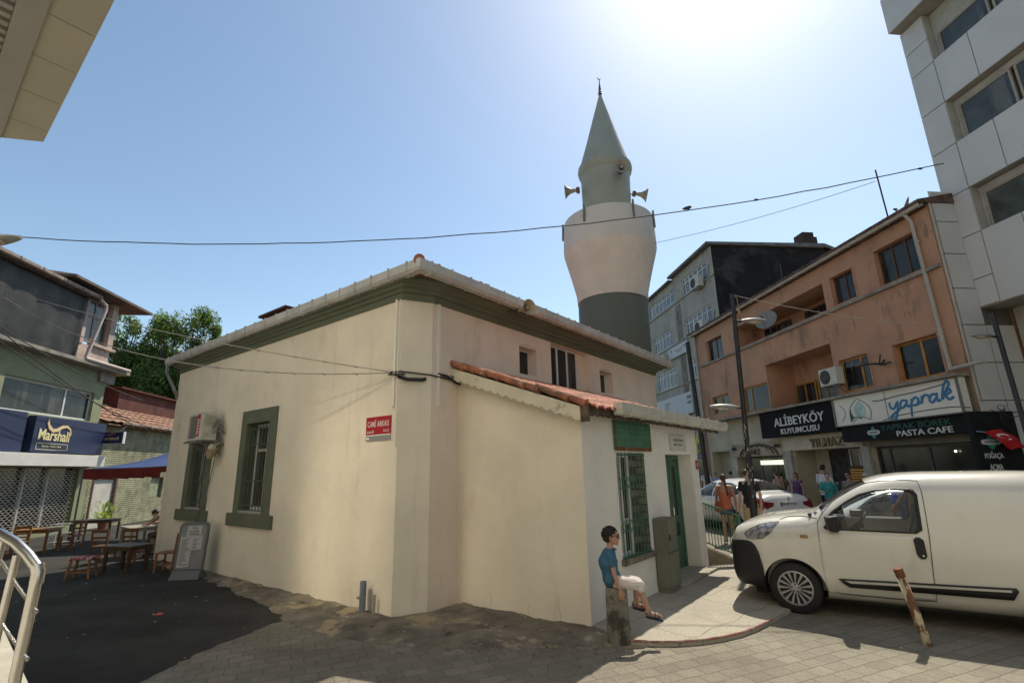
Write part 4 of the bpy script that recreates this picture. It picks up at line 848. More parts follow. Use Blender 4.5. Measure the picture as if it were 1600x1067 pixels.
mb = MB(); zs_ = [0, .95, 1.9, 2.95, 3.24, 4.18, 5.15, 6.12, 7.08, 8.0, 8.9]
for z0, z1 in zip(zs_, zs_[1:]):
    mb.box(12.62, 13.24, 10.74, 10.79, z0 + J, z1 - J)
    if z1 < 5.2: mb.box(13.27, 14.05, 10.74, 10.79, z0 + J, z1 - J)
mb.box(12.5, 13.2, 10.72, 10.74, 2.96, 3.2)
part(mb, 'end_cladding', mat('end_cladding', (.48, .48, .46), .5, var=.06, vs_=.8, stains=[((.2, .18, .15), 1.2, .6, .78, (1, 1, .3), .5)]), wb, bevel=.003)
mb = MB(); mb.box(12.63, 13.24, 10.79, 10.798, 0, 8.92); mb.box(13.24, 14.1, 10.79, 10.798, 0, 5.59); part(mb, 'end_backing', clad_back, wb)
mb = MB(); mb.tube([(12.55, 10.76, 8.6), (12.55, 10.76, .1)], .03, 8); part(mb, 'corner_pipe', _mc['pale_pipe'], wb)
mb = MB()
for k in range(3): mb.tube([(12.9 + .1 * math.sin(a * 2 + k), 10.6, 2.95 + .16 * math.sin(a + k) - .1 * k) for a in [j * .5 for j in range(14)]], .008, 5)
mb.tube([(12.6, 10.6, 3.0), (13.0, 10.55, 2.8), (13.5, 10.4, 2.9)], .01, 5)
solo(mb, 'cable_tangle', cable_m, 'tangled black cables hanging under the white cladding', 'cable', SF, (12.9, 10.6, 2.95))

# ---- grey apartment building further along
gconc = mat('grey_render', (.36, .34, .29), .9, var=.12, vs_=.7, bump=.004, bs=20, stains=[((.22, .20, .17), .9, .52, .7, (1, 1, .4), .6), ((.42, .40, .34), 2.5, .6, .72, (1, 1, 1), .4)])
gb = T('apartment_block', 'grey apartment block with white windows and a soot black side wall', 'building', SF, (14.4, 30, 0))
GX = 14.4
GW = [(25.75, 29.0, 12.42, 13.5), (25.75, 29.1, 9.75, 10.85), (25.75, 29.1, 7.0, 8.2), (31.1, 34.3, 9.75, 10.9), (31.05, 34.3, 7.0, 8.25), (30.35, 34.9, 12.52, 13.45)]
mb = MB(); facade_r(mb, GX, 35.2, 25.0, 3.6, 14.1, [(*g, .12) for g in GW]); mb.quad((GX, 35.2, 3.6), (24, 35.2, 3.6), (24, 35.2, 14.1), (GX, 35.2, 14.1))
mb.wall((GX + .2, 35.2, 0), (0, -1, 0), (-1, 0, 0), 10.2, 0, 3.6, []); mb.quad((GX, 25, 3.6), (GX, 35.2, 3.6), (GX + .2, 35.2, 3.6), (GX + .2, 25, 3.6))
part(mb, 'wall', gconc, gb)
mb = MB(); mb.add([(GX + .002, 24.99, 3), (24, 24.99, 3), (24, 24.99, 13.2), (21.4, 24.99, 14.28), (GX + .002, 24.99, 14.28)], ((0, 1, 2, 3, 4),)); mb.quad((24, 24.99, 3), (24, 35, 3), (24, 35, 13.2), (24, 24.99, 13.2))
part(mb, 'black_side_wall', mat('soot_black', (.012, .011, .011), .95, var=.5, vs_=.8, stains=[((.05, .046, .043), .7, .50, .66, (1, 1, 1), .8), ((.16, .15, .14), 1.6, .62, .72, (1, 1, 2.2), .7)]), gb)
for i, g in enumerate(GW): win(gb, GX + .06, *g, white_frame, glass_blue, (.18, .36, .54, .72, .88) if i != 5 else (.14, .28, .42, .56, .7, .85), t=.07, tz=(.72,))
mb = MB(); mb.add([(GX - .35, 24.8, 14.25), (GX - .35, 30.3, 14.25), (21.4, 30.3, 14.35), (21.4, 24.8, 14.35), (GX - .35, 24.8, 14.1), (GX - .35, 30.3, 14.1), (21.4, 30.3, 14.1), (21.4, 24.8, 14.1), (24.4, 24.8, 13.1), (24.4, 30.3, 13.1)], ((0, 3, 2, 1), (4, 5, 6, 7), (0, 4, 7, 3), (0, 1, 5, 4), (3, 8, 9, 2), (7, 8, 3)))
mb.box(GX - .3, 24, 30.3, 35.5, 13.95, 14.05); part(mb, 'roof', mat('roof_edge_grey', (.14, .13, .12), .8, var=.3), gb)
mb = MB()
for z in (12.35, 9.68, 6.93): mb.box(GX - .06, GX - .002, 25.0, 35.2, z - .06, z + .03)
for s_, z in ((25.4, 12.0), (25.4, 9.2)): mb.tube([(GX - .03, s_ + .15 * math.sin(a), z + .35 * a) for a in [k * .4 for k in range(9)]], .03, 6)
mb.tube([(GX - .05, 35.1, 14), (GX - .05, 35.1, 4)], .05, 6)
part(mb, 'string_course', mat('grey_trim', (.28, .26, .22), .9), gb)
mb = MB(); mb.box(GX - .03, GX - .002, 29.55, 30.25, 4.6, 12.1); part(mb, 'ornament_panel', mat('dark_panel', (.2, .185, .16), .9, var=.2), gb)
mb = MB()
for k in range(5):
    zc = 11.2 - k * 1.5
    for r_ in (.5, .3): mb.tube([(GX - .04, 29.9 + .6 * r_ * math.cos(a), zc + 1.1 * r_ * math.sin(a)) for a in [0, math.pi / 2, math.pi, 3 * math.pi / 2, 2 * math.pi]], .03, 4, False)
part(mb, 'diamond_moulding', mat('grey_trim', ()), gb)
mb = MB(); mb.box(20.4, 21.3, 25.2, 26.2, 14.2, 14.95); mb.box(20.5, 21.2, 25.3, 26.1, 14.95, 15.3)
for k in range(3): mb.box(20.52 + .24 * k, 20.66 + .24 * k, 25.26, 25.32, 14.98, 15.26)
ch = part(mb, 'chimney', _mc['chimney_brick'], gb)
for lab, s_, z in (('upper air conditioner beneath the top right windows of the grey block', 26.5, 12.05), ('air conditioner half hidden behind the orange roof on the grey block', 26.6, 9.35), ('air conditioner at the lower left of the grey block beside the white board', 32.4, 8.55)):
    ac_unit(lab, SF, (GX - .02, s_, z), R(-90), 1.25, 'air conditioners on the grey block')
def panel_sign(label, p, th, marks, m=None):
    t = T('sign_board', label, 'sign', SF, (p[0], (p[1] + p[2]) / 2, p[3])); mb = MB(); mb.box(p[0] - th, p[0], *p[1:]); part(mb, 'board', m or mat('board_white', (.44, .45, .46), .5, var=.06), t)
    mb = MB()
    for (s_, z, w, h) in marks: mb.box(p[0] - th - .004, p[0] - th, s_ - w, s_, z, z + h)
    if marks: part(mb, 'small_print', mat('print_grey', (.16, .15, .12), .6), t)
    return t
panel_sign('white slanting sign board between the windows of the grey block', (GX - .1, 28.8, 31.7, 8.78, 9.5), .08, [(31.3, 9.2, .25, .15), (30.6, 9.15, 1.1, .05), (30.4, 9.05, .8, .04), (29.4, 9.2, .3, .1)])
panel_sign('long white sign board low on the grey block with small dark print', (GX - .1, 28.9, 35.2, 5.0, 6.3), .1, [(33.0, 5.9, .9, .09), (33.0, 5.75, .7, .06), (33.0, 5.6, .8, .06), (29.6, 5.9, .6, .2), (29.6, 5.6, .6, .15)])
t = T('shop_sign', 'dark blue shop sign with a yellow leaf emblem beyond the annexe', 'sign', SF, (13.6, 27, 2.3)); mb = MB(); mb.box(13.4, 14.4, 25.2, 29.5, 2.3, 4.1); part(mb, 'board', mat('deep_blue', (.02, .035, .16), .4, var=.15), t)
mb = MB(); strokes(mb, 13.38, 27.3, 2.5, 1.2, 1.3, [[(.1, .0), (.0, .4), (.3, .9), (.5, 1.0)], [(.35, .1), (.6, .3), (.65, .8)], [(.2, .5), (.5, .6)]], .12); part(mb, 'emblem', mat('emblem_yellow', (.55, .45, .06), .5), t)
mb = MB(); mb.box(14.36, 14.5, 25.2, 34.8, 0, 2.3); o = solo(mb, 'shopfront', glass_dark, 'dark shop windows under the dark blue sign', 'shopfront', SF, (14.4, 30, 0))
# ================================================================== left row, faces +x at x=-14 (frame SF)
LX = -14.0
pale_green = mat('pale_green_render', (.24, .255, .15), .85, var=.1, vs_=1, stains=[((.16, .16, .12), 1.5, .55, .72, (1, 1, .4), .6)])
lb = T('paint_shop_building', 'green rendered two storey shop building with dark metal sheets on its upper floor', 'building', SF, (LX, 15, 0))
mb = MB(); facade_l(mb, LX, 4, 21.4, 0, 5.97, [(8, 12.6, .3, 2.25, .25), (13.2, 20.85, .25, 2.25, .3), (16.9, 20.9, 4.0, 5.08, .2), (11, 16.2, 4.0, 5.08, .2)])
mb.quad((LX, 21.4, 0), (-22, 21.4, 0), (-22, 21.4, 8.3), (LX, 21.4, 5.97)); mb.quad((-22, 4, 0), (LX, 4, 0), (LX, 4, 5.97), (-22, 4, 5.97))
part(mb, 'wall', pale_green, lb)
mb = MB(); mb.box(-14.6, LX + .42, 4, 22.1, 5.97, 6.10); mb.box(-14.2, LX + .10, 20.9, 21.75, 5.55, 5.97); part(mb, 'floor_slab', con, lb, bevel=.01)
mb = MB(); rr = random.Random(5); s_ = 4.0
while s_ < 19.4:
    w = rr.uniform(.8, 1.15); e = min(19.5, s_ + w); n = 6
    for k in range(n):
        a, b = s_ + (e - s_) * k / n, s_ + (e - s_) * (k + 1) / n; h = lambda q: LX + .05 + .035 * math.sin(math.pi * (q - s_) / (e - s_))
        mb.quad((h(a), a, 6.1), (h(b), b, 6.1), (h(b) + .06, b, 8.45), (h(a) + .06, a, 8.45))
    s_ = e
part(mb, 'metal_sheeting', mat('dark_sheet_metal', (.026, .026, .026), .6, metal=.1, var=.5, vs_=1.2, stains=[((.085, .08, .072), 1.1, .55, .72, (1, 1, .4), .5)]), lb, smooth=True, angle=30)
mb = MB(); mb.box(-22, LX, 4, 19.5, 6.1, 8.4); part(mb, 'upper_wall', sh_dark, lb)
mb = MB(); mb.add([(LX + .32, 3.8, 8.52), (LX + .32, 19.75, 8.52), (-18, 19.75, 9.6), (-18, 3.8, 9.6), (LX + .32, 3.8, 8.44), (LX + .32, 19.75, 8.44), (-18, 19.75, 9.5), (-18, 3.8, 9.5)], ((0, 1, 2, 3), (4, 7, 6, 5), (0, 4, 5, 1), (1, 5, 6, 2)))
part(mb, 'roof', mat('old_roof', ()), lb)
mb = MB(); gutter(mb, (LX + .46, 3.8, 0), (LX + .46, 19.7, 0), (1, 0, 0), 8.62, h=.13, w=.12, step=.9); part(mb, 'gutter', mat('rusty_gutter', (.24, .19, .16), .7, var=.3, vs_=4), lb)
mb = MB(); mb.tube([(LX + .4, 19.68, 8.5), (LX + .42, 20.0, 8.35), (LX + .42, 20.02, 8.2), (LX + .36, 19.55, 6.2), (LX + .4, 19.5, 6.16), (LX + .5, 21.9, 6.14)], .06, 10); part(mb, 'downpipe', mat('pink_pipe', (.55, .45, .40), .5, var=.12), lb, smooth=True)
# glazed porch and its roof
mb = MB(); mb.box(-14.3, LX - .02, 19.5, 21.3, 6.1, 6.8); mb.box(-14.2, LX + .02, 19.55, 19.75, 6.8, 8.6); mb.box(-14.2, LX + .05, 21.0, 21.3, 6.8, 8.75); mb.box(-14.15, LX + .1, 20.2, 21.45, 6.82, 6.93)
part(mb, 'porch_wall', mat('porch_pink', (.42, .32, .27), .85, var=.25, vs_=2), lb)
win(lb, LX - .1, 19.78, 20.98, 6.93, 8.6, mat('porch_frame', (.2, .14, .12), .6), glass_blue, (.4,), sgn=-1, t=.06, tz=(.6,))
mb = MB(); mb.box(-17, LX + .62, 18.0, 22.6, 8.78, 8.86); mb.add([(-17, 18.0, 8.87), (LX + .62, 18.0, 8.87), (LX + .62, 22.6, 8.87), (-17, 22.6, 8.87), (-17, 19, 9.7), (-17, 21.5, 9.7)], ((0, 1, 4), (1, 2, 5, 4), (2, 3, 5)))
part(mb, 'porch_roof', mat('porch_roof_wood', (.13, .095, .075), .85, var=.3, vs_=3), lb)
for a, b, m_ in ((16.9, 20.9, (.68,)), (11, 16.2, (.5,))): win(lb, LX - .12, a, b, 4.0, 5.08, white_frame, glass_dark, m_, sgn=-1, t=.07)
mb = MB(); mb.box(LX + .002, LX + .5, 8, 21.35, 2.30, 2.70); part(mb, 'white_fascia', mat('white_fascia', (.60, .58, .53), .6, var=.06, stains=[((.3, .26, .2), 4, .64, .72)]), lb, bevel=.01)
mb = MB(); mb.box(LX - .28, LX - .24, 13.2, 20.85, .25, 2.25); part(mb, 'shop_window', glass_dark, lb)
for s_ in (15.0, 17.0, 18.6, 19.6): mb = MB(); mb.box(LX - .2, LX - .12, s_ - .04, s_ + .04, .25, 2.25); part(mb, 'shop_frame', mat('frame_pale', (.4, .38, .34), .5), lb)
rnd = random.Random(9)       # goods seen dimly through the glass
for k in range(14): mb = MB(); s_ = rnd.uniform(13.5, 20.5); z = rnd.uniform(.3, 1.7); mb.box(LX - .238, LX - .215, s_, s_ + rnd.uniform(.1, .35), z, z + rnd.uniform(.15, .5)); part(mb, 'poster', mat('poster_mix', (.09, .06, .05), .6, var=.7, vs_=3, stains=[((.2, .02, .02), 1.2, .58, .6), ((.03, .12, .1), 1.7, .6, .62)]), lb)
# roller grille of chain links
mb = MB(); x = LX - .06; rows = 26; dz = .075; dw = .2
for r_ in range(rows):
    z = .28 + r_ * dz
    for c in range(int((20.85 - 13.2) / dw)):
        s_ = 13.2 + c * dw + (dw / 2 if r_ % 2 else 0)
        if s_ + dw > 20.85: continue
        top = (x, s_ + dw * .5, z + dz * .55)
        mb.quad((x, s_ + .02, z), (x, s_ + .03, z - .014), (x, s_ + dw * .5, z + dz * .55 - .014), top); mb.quad(top, (x, s_ + dw * .5, z + dz * .55 - .014), (x, s_ + dw - .03, z - .014), (x, s_ + dw - .02, z))
        mb.quad((x, s_ - .02, z + .007), (x, s_ - .02, z - .021), (x, s_ + .03, z - .014), (x, s_ + .03, z))
part(mb, 'roller_grille', mat('grille_metal', (.42, .39, .35), .5, metal=.3, var=.2), lb)
# blue sign boards
blue = mat('sign_blue_deep', (.014, .022, .070), .5, var=.08, vs_=.8)
yel = mat('sign_cream_yellow', (.75, .66, .36), .5, var=.03)
t = T('shop_sign', 'blue shop sign with yellow Marshall lettering and swoosh', 'sign', SF, (LX, 19.7, 2.75))
mb = MB(); mb.box(LX + .02, LX + .28, 18.05, 21.45, 2.75, 3.92); part(mb, 'board', blue, t, bevel=.01)
mb = MB(); add_text(mb, 'Marshall', (LX + .281, 18.25, 3.15), (0, 1, 0), 1.36, .36, .02, bold=.012, rot=R(-1)); part(mb, 'lettering', yel, t)
mb = MB(); add_text(mb, 'Vardar Nalburiye', (LX + .281, 18.46, 2.90), (0, 1, 0), .86, .09, .01, bold=.02); part(mb, 'small_lettering', yel, t)
mb = MB(); F4 = lambda a, b: (a, b)
sw = [(18.55, 3.88), (18.62, 3.66), (18.80, 3.53), (19.0, 3.56), (19.2, 3.68), (19.42, 3.70), (19.6, 3.58), (19.66, 3.42), (19.58, 3.26), (19.62, 3.42), (19.56, 3.55), (19.40, 3.62), (19.22, 3.58), (19.0, 3.45), (18.80, 3.42), (18.62, 3.52), (18.52, 3.7)]
mb.prism(sw, (LX + .281, 0, 0), (0, 1, 0), ZC, (.03, 0, 0)); part(mb, 'swoosh', mat('swoosh_mix', (.72, .55, .3), .5, var=0, stains=[((.7, .12, .12), 1.1, .5, .56)]), t)
mb = MB()
for p in ((18.25, 19.62, 3.035, 3.05), (18.25, 19.62, 2.835, 2.85), (18.25, 18.265, 2.85, 3.035), (19.605, 19.62, 2.85, 3.035)): mb.box(LX + .282, LX + .287, *p)
part(mb, 'outline', yel, t)
t = T('shop_sign', 'plain blue sign board cut by the left edge of the picture', 'sign', SF, (LX, 14, 2.75)); mb = MB(); mb.box(LX + .02, LX + .26, 9.5, 17.72, 2.72, 3.98); part(mb, 'board', blue, t, bevel=.01)
t = T('projecting_sign', 'small blue projecting sign with Marshall lettering on the shop corner', 'sign', SF, (LX, 21.55, 3.2))
mb = MB(); mb.box(LX - .05, LX + .9, 21.52, 21.62, 3.2, 3.62); part(mb, 'board', blue, t, bevel=.005)
mb = MB(); add_text(mb, 'Marshall', (LX + .08, 21.518, 3.32), (1, 0, 0), .68, .13, .01, bold=.02); part(mb, 'lettering', mat('dim_yellow', (.45, .38, .2), .5), t)
mb = MB(); mb.prism([(0, .04), (.12, 0), (.3, .08), (.4, .02), (.28, .13), (.12, .06)], (LX + .25, 21.515, 3.48), (1, 0, 0), ZC, (0, -.005, 0)); part(mb, 'swoosh', mat('dim_swoosh', (.4, .15, .08), .5), t)
mb = MB(); mb.box(LX + .9, LX + .93, 21.5, 21.64, 3.18, 3.64); part(mb, 'edge_strip', white_frame, t)
# brick house
bh = T('brick_house', 'low whitewashed brick house with sagging tiled roof beyond the paint shop', 'house', SF, (LX, 26, 0))
bm_ = brick_mat('whitewashed_brick', (.42, .42, .27), (.34, .33, .2), (.16, .15, .1), .23, .085, .014, 'yz', bump=.012, var=.4, stains=[('5a5240', 2.2, .5, .66, .7), ('2e2a22', .9, .6, .72, .6)])
mb = MB(); facade_l(mb, LX, 21.42, 31, 0, 4.1, [(21.75, 23.0, 0, 1.85, .12), (25.5, 26.5, .95, 1.88, .15)]); mb.quad((-20, 21.42, 0), (LX, 21.42, 0), (LX, 21.42, 4.1), (-20, 21.42, 6)); part(mb, 'wall', bm_, bh)
mb = MB(); n = 40
for i in range(n):
    for j in range(8):
        a0, a1 = 21.45 + 9.6 * i / n, 21.45 + 9.6 * (i + 1) / n; f = lambda q: .10 * math.sin(q * .9) * 0 - .0
        mb.quad((LX + .35 - j * .5, a0, 4.05 + j * .21 + .05 * (i % 2)), (LX + .35 - j * .5, a1, 4.05 + j * .21 + .05 * ((i + 1) % 2)), (LX + .35 - (j + 1) * .5 - .04, a1, 4.05 + (j + 1) * .21 - .03 + .05 * ((i + 1) % 2)), (LX + .35 - (j + 1) * .5 - .04, a0, 4.05 + (j + 1) * .21 - .03 + .05 * (i % 2)))
mb.box(LX - .1, LX + .3, 21.5, 31, 3.93, 3.98)
part(mb, 'roof', mat('faded_roof_tile', (.30, .16, .10), .85, var=.3, vs_=5, bump=.01, bs=20, stains=[((.12, .09, .07), 2, .5, .7)]), bh)
mb = MB(); gutter(mb, (LX + .45, 22.3, 0), (LX + .45, 31, 0), (1, 0, 0), 4.08, h=.1, w=.1, step=.7); mb.tube([(LX + .4, 22.5, 4.0), (LX + .3, 22.3, 3.75), (LX + .1, 21.9, 3.5)], .05, 8); part(mb, 'gutter', _mc['rusty_gutter'], bh)
mb = MB(); mb.box(LX - .1, LX - .06, 21.75, 23.0, 0, 1.85); part(mb, 'door', mat('pale_door', (.50, .47, .42), .7, var=.12, vs_=2, stains=[((.2, .15, .1), 3, .64, .7)]), bh)
mb = MB(); mb.box(LX - .1, LX + .02, 23.0, 23.12, 0, 1.9); mb.box(LX - .1, LX + .02, 21.66, 21.75, 0, 1.9); mb.box(LX - .1, LX + .02, 21.75, 23.0, 1.85, 1.93); part(mb, 'door_frame', mat('rust_frame', (.10, .04, .03), .8), bh)
win(bh, LX - .1, 25.5, 26.5, .95, 1.88, mat('wood_grey', (.16, .13, .1), .8), mat('board_green', (.25, .27, .17), .8, var=.3), (), sgn=-1, t=.05)
mb = MB(); mb.box(-20, -16.0, 25.5, 34, 0, 6.0); mb.box(-20.2, -15.8, 25.3, 34.2, 6.0, 6.08)
solo(mb, 'red_outbuilding', mat('red_sheet', (.085, .022, .014), .8, var=.35, vs_=1.5, bump=.01, bs=12), 'dark red shed wall showing above the tiled roof', 'shed', SF, (-16, 29, 0))
# awning
t = T('awning', 'blue fabric awning with red valance stretched over the alley tables', 'awning', WF, (-9.5, 16.5, 2.3))
mb = MB(); q3 = lambda x, y, z: tuple(WF.pt((x, y, z)))
D_, F_, E_, A_ = (Vector(v) for v in ((-12.1, 14.4, 2.12), (-6.6, 15.3, 2.62), (-6.2, 19.2, 3.05), (-12.0, 18.0, 2.75))); n, m_ = 14, 8  # right corners extended out of view behind the mosque to shade the tables
P = lambda u, v: D_.lerp(F_, u).lerp(A_.lerp(E_, u), v) - Vector((0, 0, .16 * math.sin(math.pi * u) + .10 * math.sin(math.pi * v)))
mb.add([P(i / n, j / m_) for i in range(n + 1) for j in range(m_ + 1)], [(i * (m_ + 1) + j, (i + 1) * (m_ + 1) + j, (i + 1) * (m_ + 1) + j + 1, i * (m_ + 1) + j + 1) for i in range(n) for j in range(m_)])
o = part(mb, 'canopy', mat('awning_blue', (.022, .05, .15), .8, var=.25, vs_=1.5), t, smooth=True, angle=180); md = o.modifiers.new('solid', 'SOLIDIFY'); md.thickness = .01
mb = MB()
for i in range(8): mb.quad(P(i / n, 0), P((i + 1) / n, 0), P((i + 1) / n, 0) - Vector((0, 0, .16)), P(i / n, 0) - Vector((0, 0, .16)))
for i in range(5): mb.quad(P(i / n, 0) - Vector((0, .012, .0)), P((i + 1) / n, 0) - Vector((0, .012, 0)), P((i + 1) / n, 0) - Vector((0, .012, .30)), P(i / n, 0) - Vector((0, .012, .26)))
part(mb, 'valance', mat('valance_red', (.14, .016, .012), .85, var=.2), t)
mb = MB(); mb.tube([P(i / n, 0) for i in range(n + 1)], .016, 6); mb.tube([P(0, j / m_) for j in range(m_ + 1)], .016, 6); mb.tube([D_, (D_.x, D_.y, 0)], .022, 8); mb.tube([A_, (A_.x, A_.y, 0)], .022, 8); mb.tube([E_, (E_.x, E_.y, 0)], .022, 8); mb.tube([F_, (F_.x, F_.y, 0)], .022, 8); part(mb, 'frame', mat('awning_pole', (.12, .11, .1), .5), t)
# ================================================================== trees behind the left row
def leaf_mat(name, c, tr):
    m = mat(name, c, .55, var=.4, vs_=1.2, spec=.3); nt = m.node_tree; N, L = nt.nodes, nt.links; out = [n for n in N if n.type == 'OUTPUT_MATERIAL'][0]; bs_ = N['Principled BSDF']
    t_ = N.new('ShaderNodeBsdfTranslucent'); t_.inputs[0].default_value = (*tr, 1); x = N.new('ShaderNodeMixShader'); x.inputs[0].default_value = .38; L.new(bs_.outputs[0], x.inputs[1]); L.new(t_.outputs[0], x.inputs[2]); L.new(x.outputs[0], out.inputs[0]); return m
leaf = [leaf_mat('leaf_green', (.11, .175, .045), (.22, .33, .05)), leaf_mat('leaf_light', (.20, .27, .07), (.38, .50, .08)), leaf_mat('leaf_dark', (.045, .08, .022), (.08, .14, .02))]
bark = mat('bark', (.10, .08, .06), .9, var=.3, vs_=4, bump=.02, bs=10)
def crown_mesh(name, blobs, n, size, seed, colw=(.5, .25, .25)):
    rn = random.Random(seed); vs_, fs, mi = [], [], []
    tot = sum(b[3] ** 2 for b in blobs)
    for (x, y, z, r_, rz_) in blobs:
        for k in range(int(n * r_ ** 2 / tot)):
            while True:
                d = Vector((rn.uniform(-1, 1), rn.uniform(-1, 1), rn.uniform(-1, 1)))
                if .05 < d.length < 1: break
            q = d.normalized() * (rn.random() ** .38) * rn.uniform(.86, 1.1)
            c = Vector((x + q.x * r_, y + q.y * r_, z + q.z * rz_)); u = Vector((rn.gauss(0, 1), rn.gauss(0, 1), rn.gauss(0, 1))).normalized()
            nrm = (d.normalized() + u * .9 + Vector((0, 0, .3))).normalized(); a = nrm.cross(Vector((rn.gauss(0, 1), rn.gauss(0, 1), rn.gauss(0, 1)))).normalized(); b = nrm.cross(a)
            s_ = size * rn.uniform(.6, 1.35); i = len(vs_)
            vs_ += [c - a * s_, c + b * s_ * .55 + nrm * s_ * .15, c + a * s_, c - b * s_ * .55 + nrm * s_ * .1]
            fs.append((i, i + 1, i + 2, i + 3)); mi.append(rn.choices((0, 1, 2), colw)[0])
    mb = MB(); mb.v, mb.f, mb.mi = vs_, fs, mi; return mb
def tree(name, label, fr, at, h, trunk_r, blobs, n, size, seed, group=None, limbs=None):
    t = T(name, label, 'tree', fr, at, group, local=True); mb = MB(); rn = random.Random(seed)
    top = h * .8
    mb.tube([(0, 0, -.1), (.05, 0, h * .2), (-.05, .08, h * .45), (.0, .0, top)], [trunk_r * 1.25, trunk_r, trunk_r * .7, trunk_r * .2], 10)
    for b in blobs: z0 = rn.uniform(.25, .6) * h; mb.tube([(0, 0, z0), (b[0] * .5, b[1] * .5, (z0 + b[2]) / 2 - .1), (b[0], b[1], b[2])], [trunk_r * .4, trunk_r * .25, trunk_r * .08], 6)
    part(mb, 'trunk', bark, t, smooth=True); o = part(crown_mesh('crown', blobs, n, size, seed), 'crown', leaf, t); return t
def column_blobs(seed, h, w, k, wob=.5):
    rn = random.Random(seed); out = []
    for i in range(k):
        f = i / (k - 1); z = h * (.15 + .8 * f); r_ = w * (.55 + .5 * math.sin(math.pi * min(1, f * 1.05 + .1))) * rn.uniform(.75, 1.1)
        for q in range(3): a = rn.uniform(0, 6.28); out.append((math.cos(a) * w * wob * rn.random() * (1.1 - f * .6), math.sin(a) * w * wob * rn.random(), z + rn.uniform(-.4, .4), r_ * rn.uniform(.45, .75), r_ * rn.uniform(.6, .95)))
    return out
g_ = 'trees behind the tiled brick house'
for i, (x, y, h, w, lab) in enumerate(((-22.9, 36, 13.3, 1.7, 'leafy tree rising directly right of the pink porch roof'), (-21.4, 37, 13.4, 1.75, 'tall leafy tree second from the porch roof'), (-20.0, 36, 13.2, 1.8, 'tall leafy tree in the middle of the row behind the brick house'),
        (-18.5, 36.5, 13.4, 1.75, 'tallest leafy tree near the right end of the row'), (-17.0, 36.5, 12.4, 1.25, 'slim leafy tree at the right end just left of the mosque gutter'), (-16.0, 38, 12.2, .9, 'topmost small spray of a tree peeping over the mosque gutter'))):
    tree('broadleaf_tree', lab, SF, (x, y, 0), h, .2, column_blobs(i + 3, h, w * 1.0, 15, .8), 30000, .088, i + 11, g_)
for i, (x, y) in enumerate(((-24.5, 39), (-19.5, 40), (-21.5, 40.5))): tree('broadleaf_tree', ['dark tree mostly hidden behind the porch and the front trees', 'dark tree filling the gap at the centre of the row', 'dark tree low behind the second tree of the row'][i], SF, (x, y, 0), 11.4, .2, column_blobs(i + 33, 11.0, 1.9, 9), 20000, .12, i + 51, g_)
# plant by the pale door
t = T('potted_plant', 'leafy plant growing in front of the pale door', 'plant', SF, (-13.4, 21.7, 0), local=True)
mb = MB(); rn = random.Random(4)
for k in range(90):
    a = rn.uniform(0, 6.28); e = rn.uniform(.3, 1.3); L_ = rn.uniform(.4, 1.0); p = Vector((math.cos(a) * L_ * math.cos(e) * .7, math.sin(a) * L_ * math.cos(e) * .7, .1 + L_ * math.sin(e))); d = p.normalized(); s_ = d.cross(Vector((0, 0, 1))).normalized() * .05
    mb.add([p - d * .12, p + s_, p + d * .14 + Vector((0, 0, -.04)), p - s_], ((0, 1, 2, 3),))
part(mb, 'leaves', leaf[1], t); mb = MB(); mb.lathe((0, 0, 0), [(.13, 0), (.18, .3), (.2, .32), (.16, .31)], 14); part(mb, 'pot', mat('terracotta', (.25, .1, .05), .8, var=.2), t)

# ================================================================== building behind and left of the camera, its soffit cuts the top left corner
EZ1 = 5.0; P0 = Vector((-4.469, 4.149)); du = Vector((.7804, -.6253)); dn = Vector((-.6253, -.7804))
nb = T('corner_building', 'pale building behind the camera whose panelled canopy cuts the top left corner', 'building', WF, (-4, 1, 0))
def W2(a, b, z): p = P0 + du * a + dn * b; return (p.x, p.y, z)
def oblong(mb, a0, a1, b0, b1, z0, z1, skew=0.0):
    mb.add([W2(a0 + skew * b0, b0, z0), W2(a1, b0, z0), W2(a1, b1, z0), W2(a0 + skew * b1, b1, z0), W2(a0 + skew * b0, b0, z1), W2(a1, b0, z1), W2(a1, b1, z1), W2(a0 + skew * b1, b1, z1)],
           ((0, 3, 2, 1), (4, 5, 6, 7), (0, 1, 5, 4), (1, 2, 6, 5), (2, 3, 7, 6), (3, 0, 4, 7)))
mb = MB(); js = [0, .22] + [.22 + .545 * k for k in range(1, 9)]; sk = -.8
for a0, a1 in zip(js, js[1:]): oblong(mb, a0 + .004 if a0 else 0, a1 - .004, 0, .27, EZ1, EZ1 + .012, sk if a0 == 0 else 0) if a0 else mb.add([W2(0, 0, EZ1), W2(.216, 0, EZ1), W2(.216, .27, EZ1), W2(-.216, .27, EZ1), W2(0, 0, EZ1 + .012), W2(.216, 0, EZ1 + .012), W2(.216, .27, EZ1 + .012), W2(-.216, .27, EZ1 + .012)], ((0, 3, 2, 1), (4, 5, 6, 7), (0, 1, 5, 4), (1, 2, 6, 5), (2, 3, 7, 6), (3, 0, 4, 7)))
part(mb, 'soffit', mat('soffit_panel', (.50, .47, .38), .6, var=.05, vs_=2), nb)
mb = MB(); oblong(mb, 0, 4.6, .006, .27, EZ1 + .013, EZ1 + .5, sk); oblong(mb, 0, 4.6, .272, .42, EZ1 - .03, EZ1 + .5, sk); oblong(mb, 0, 4.6, .422, 2.43, EZ1 + .05, EZ1 + .5, sk)
part(mb, 'canopy', mat('canopy_metal', (.40, .39, .35), .6, var=.04), nb)
mb = MB()
for k in range(46): oblong(mb, -.3 + k * .10, -.3 + k * .10 + .05, .423, 1.5, EZ1 - .01, EZ1 + .049)
part(mb, 'ribbed_ceiling', mat('ribbed_metal', (.42, .40, .36), .6, var=.05), nb)
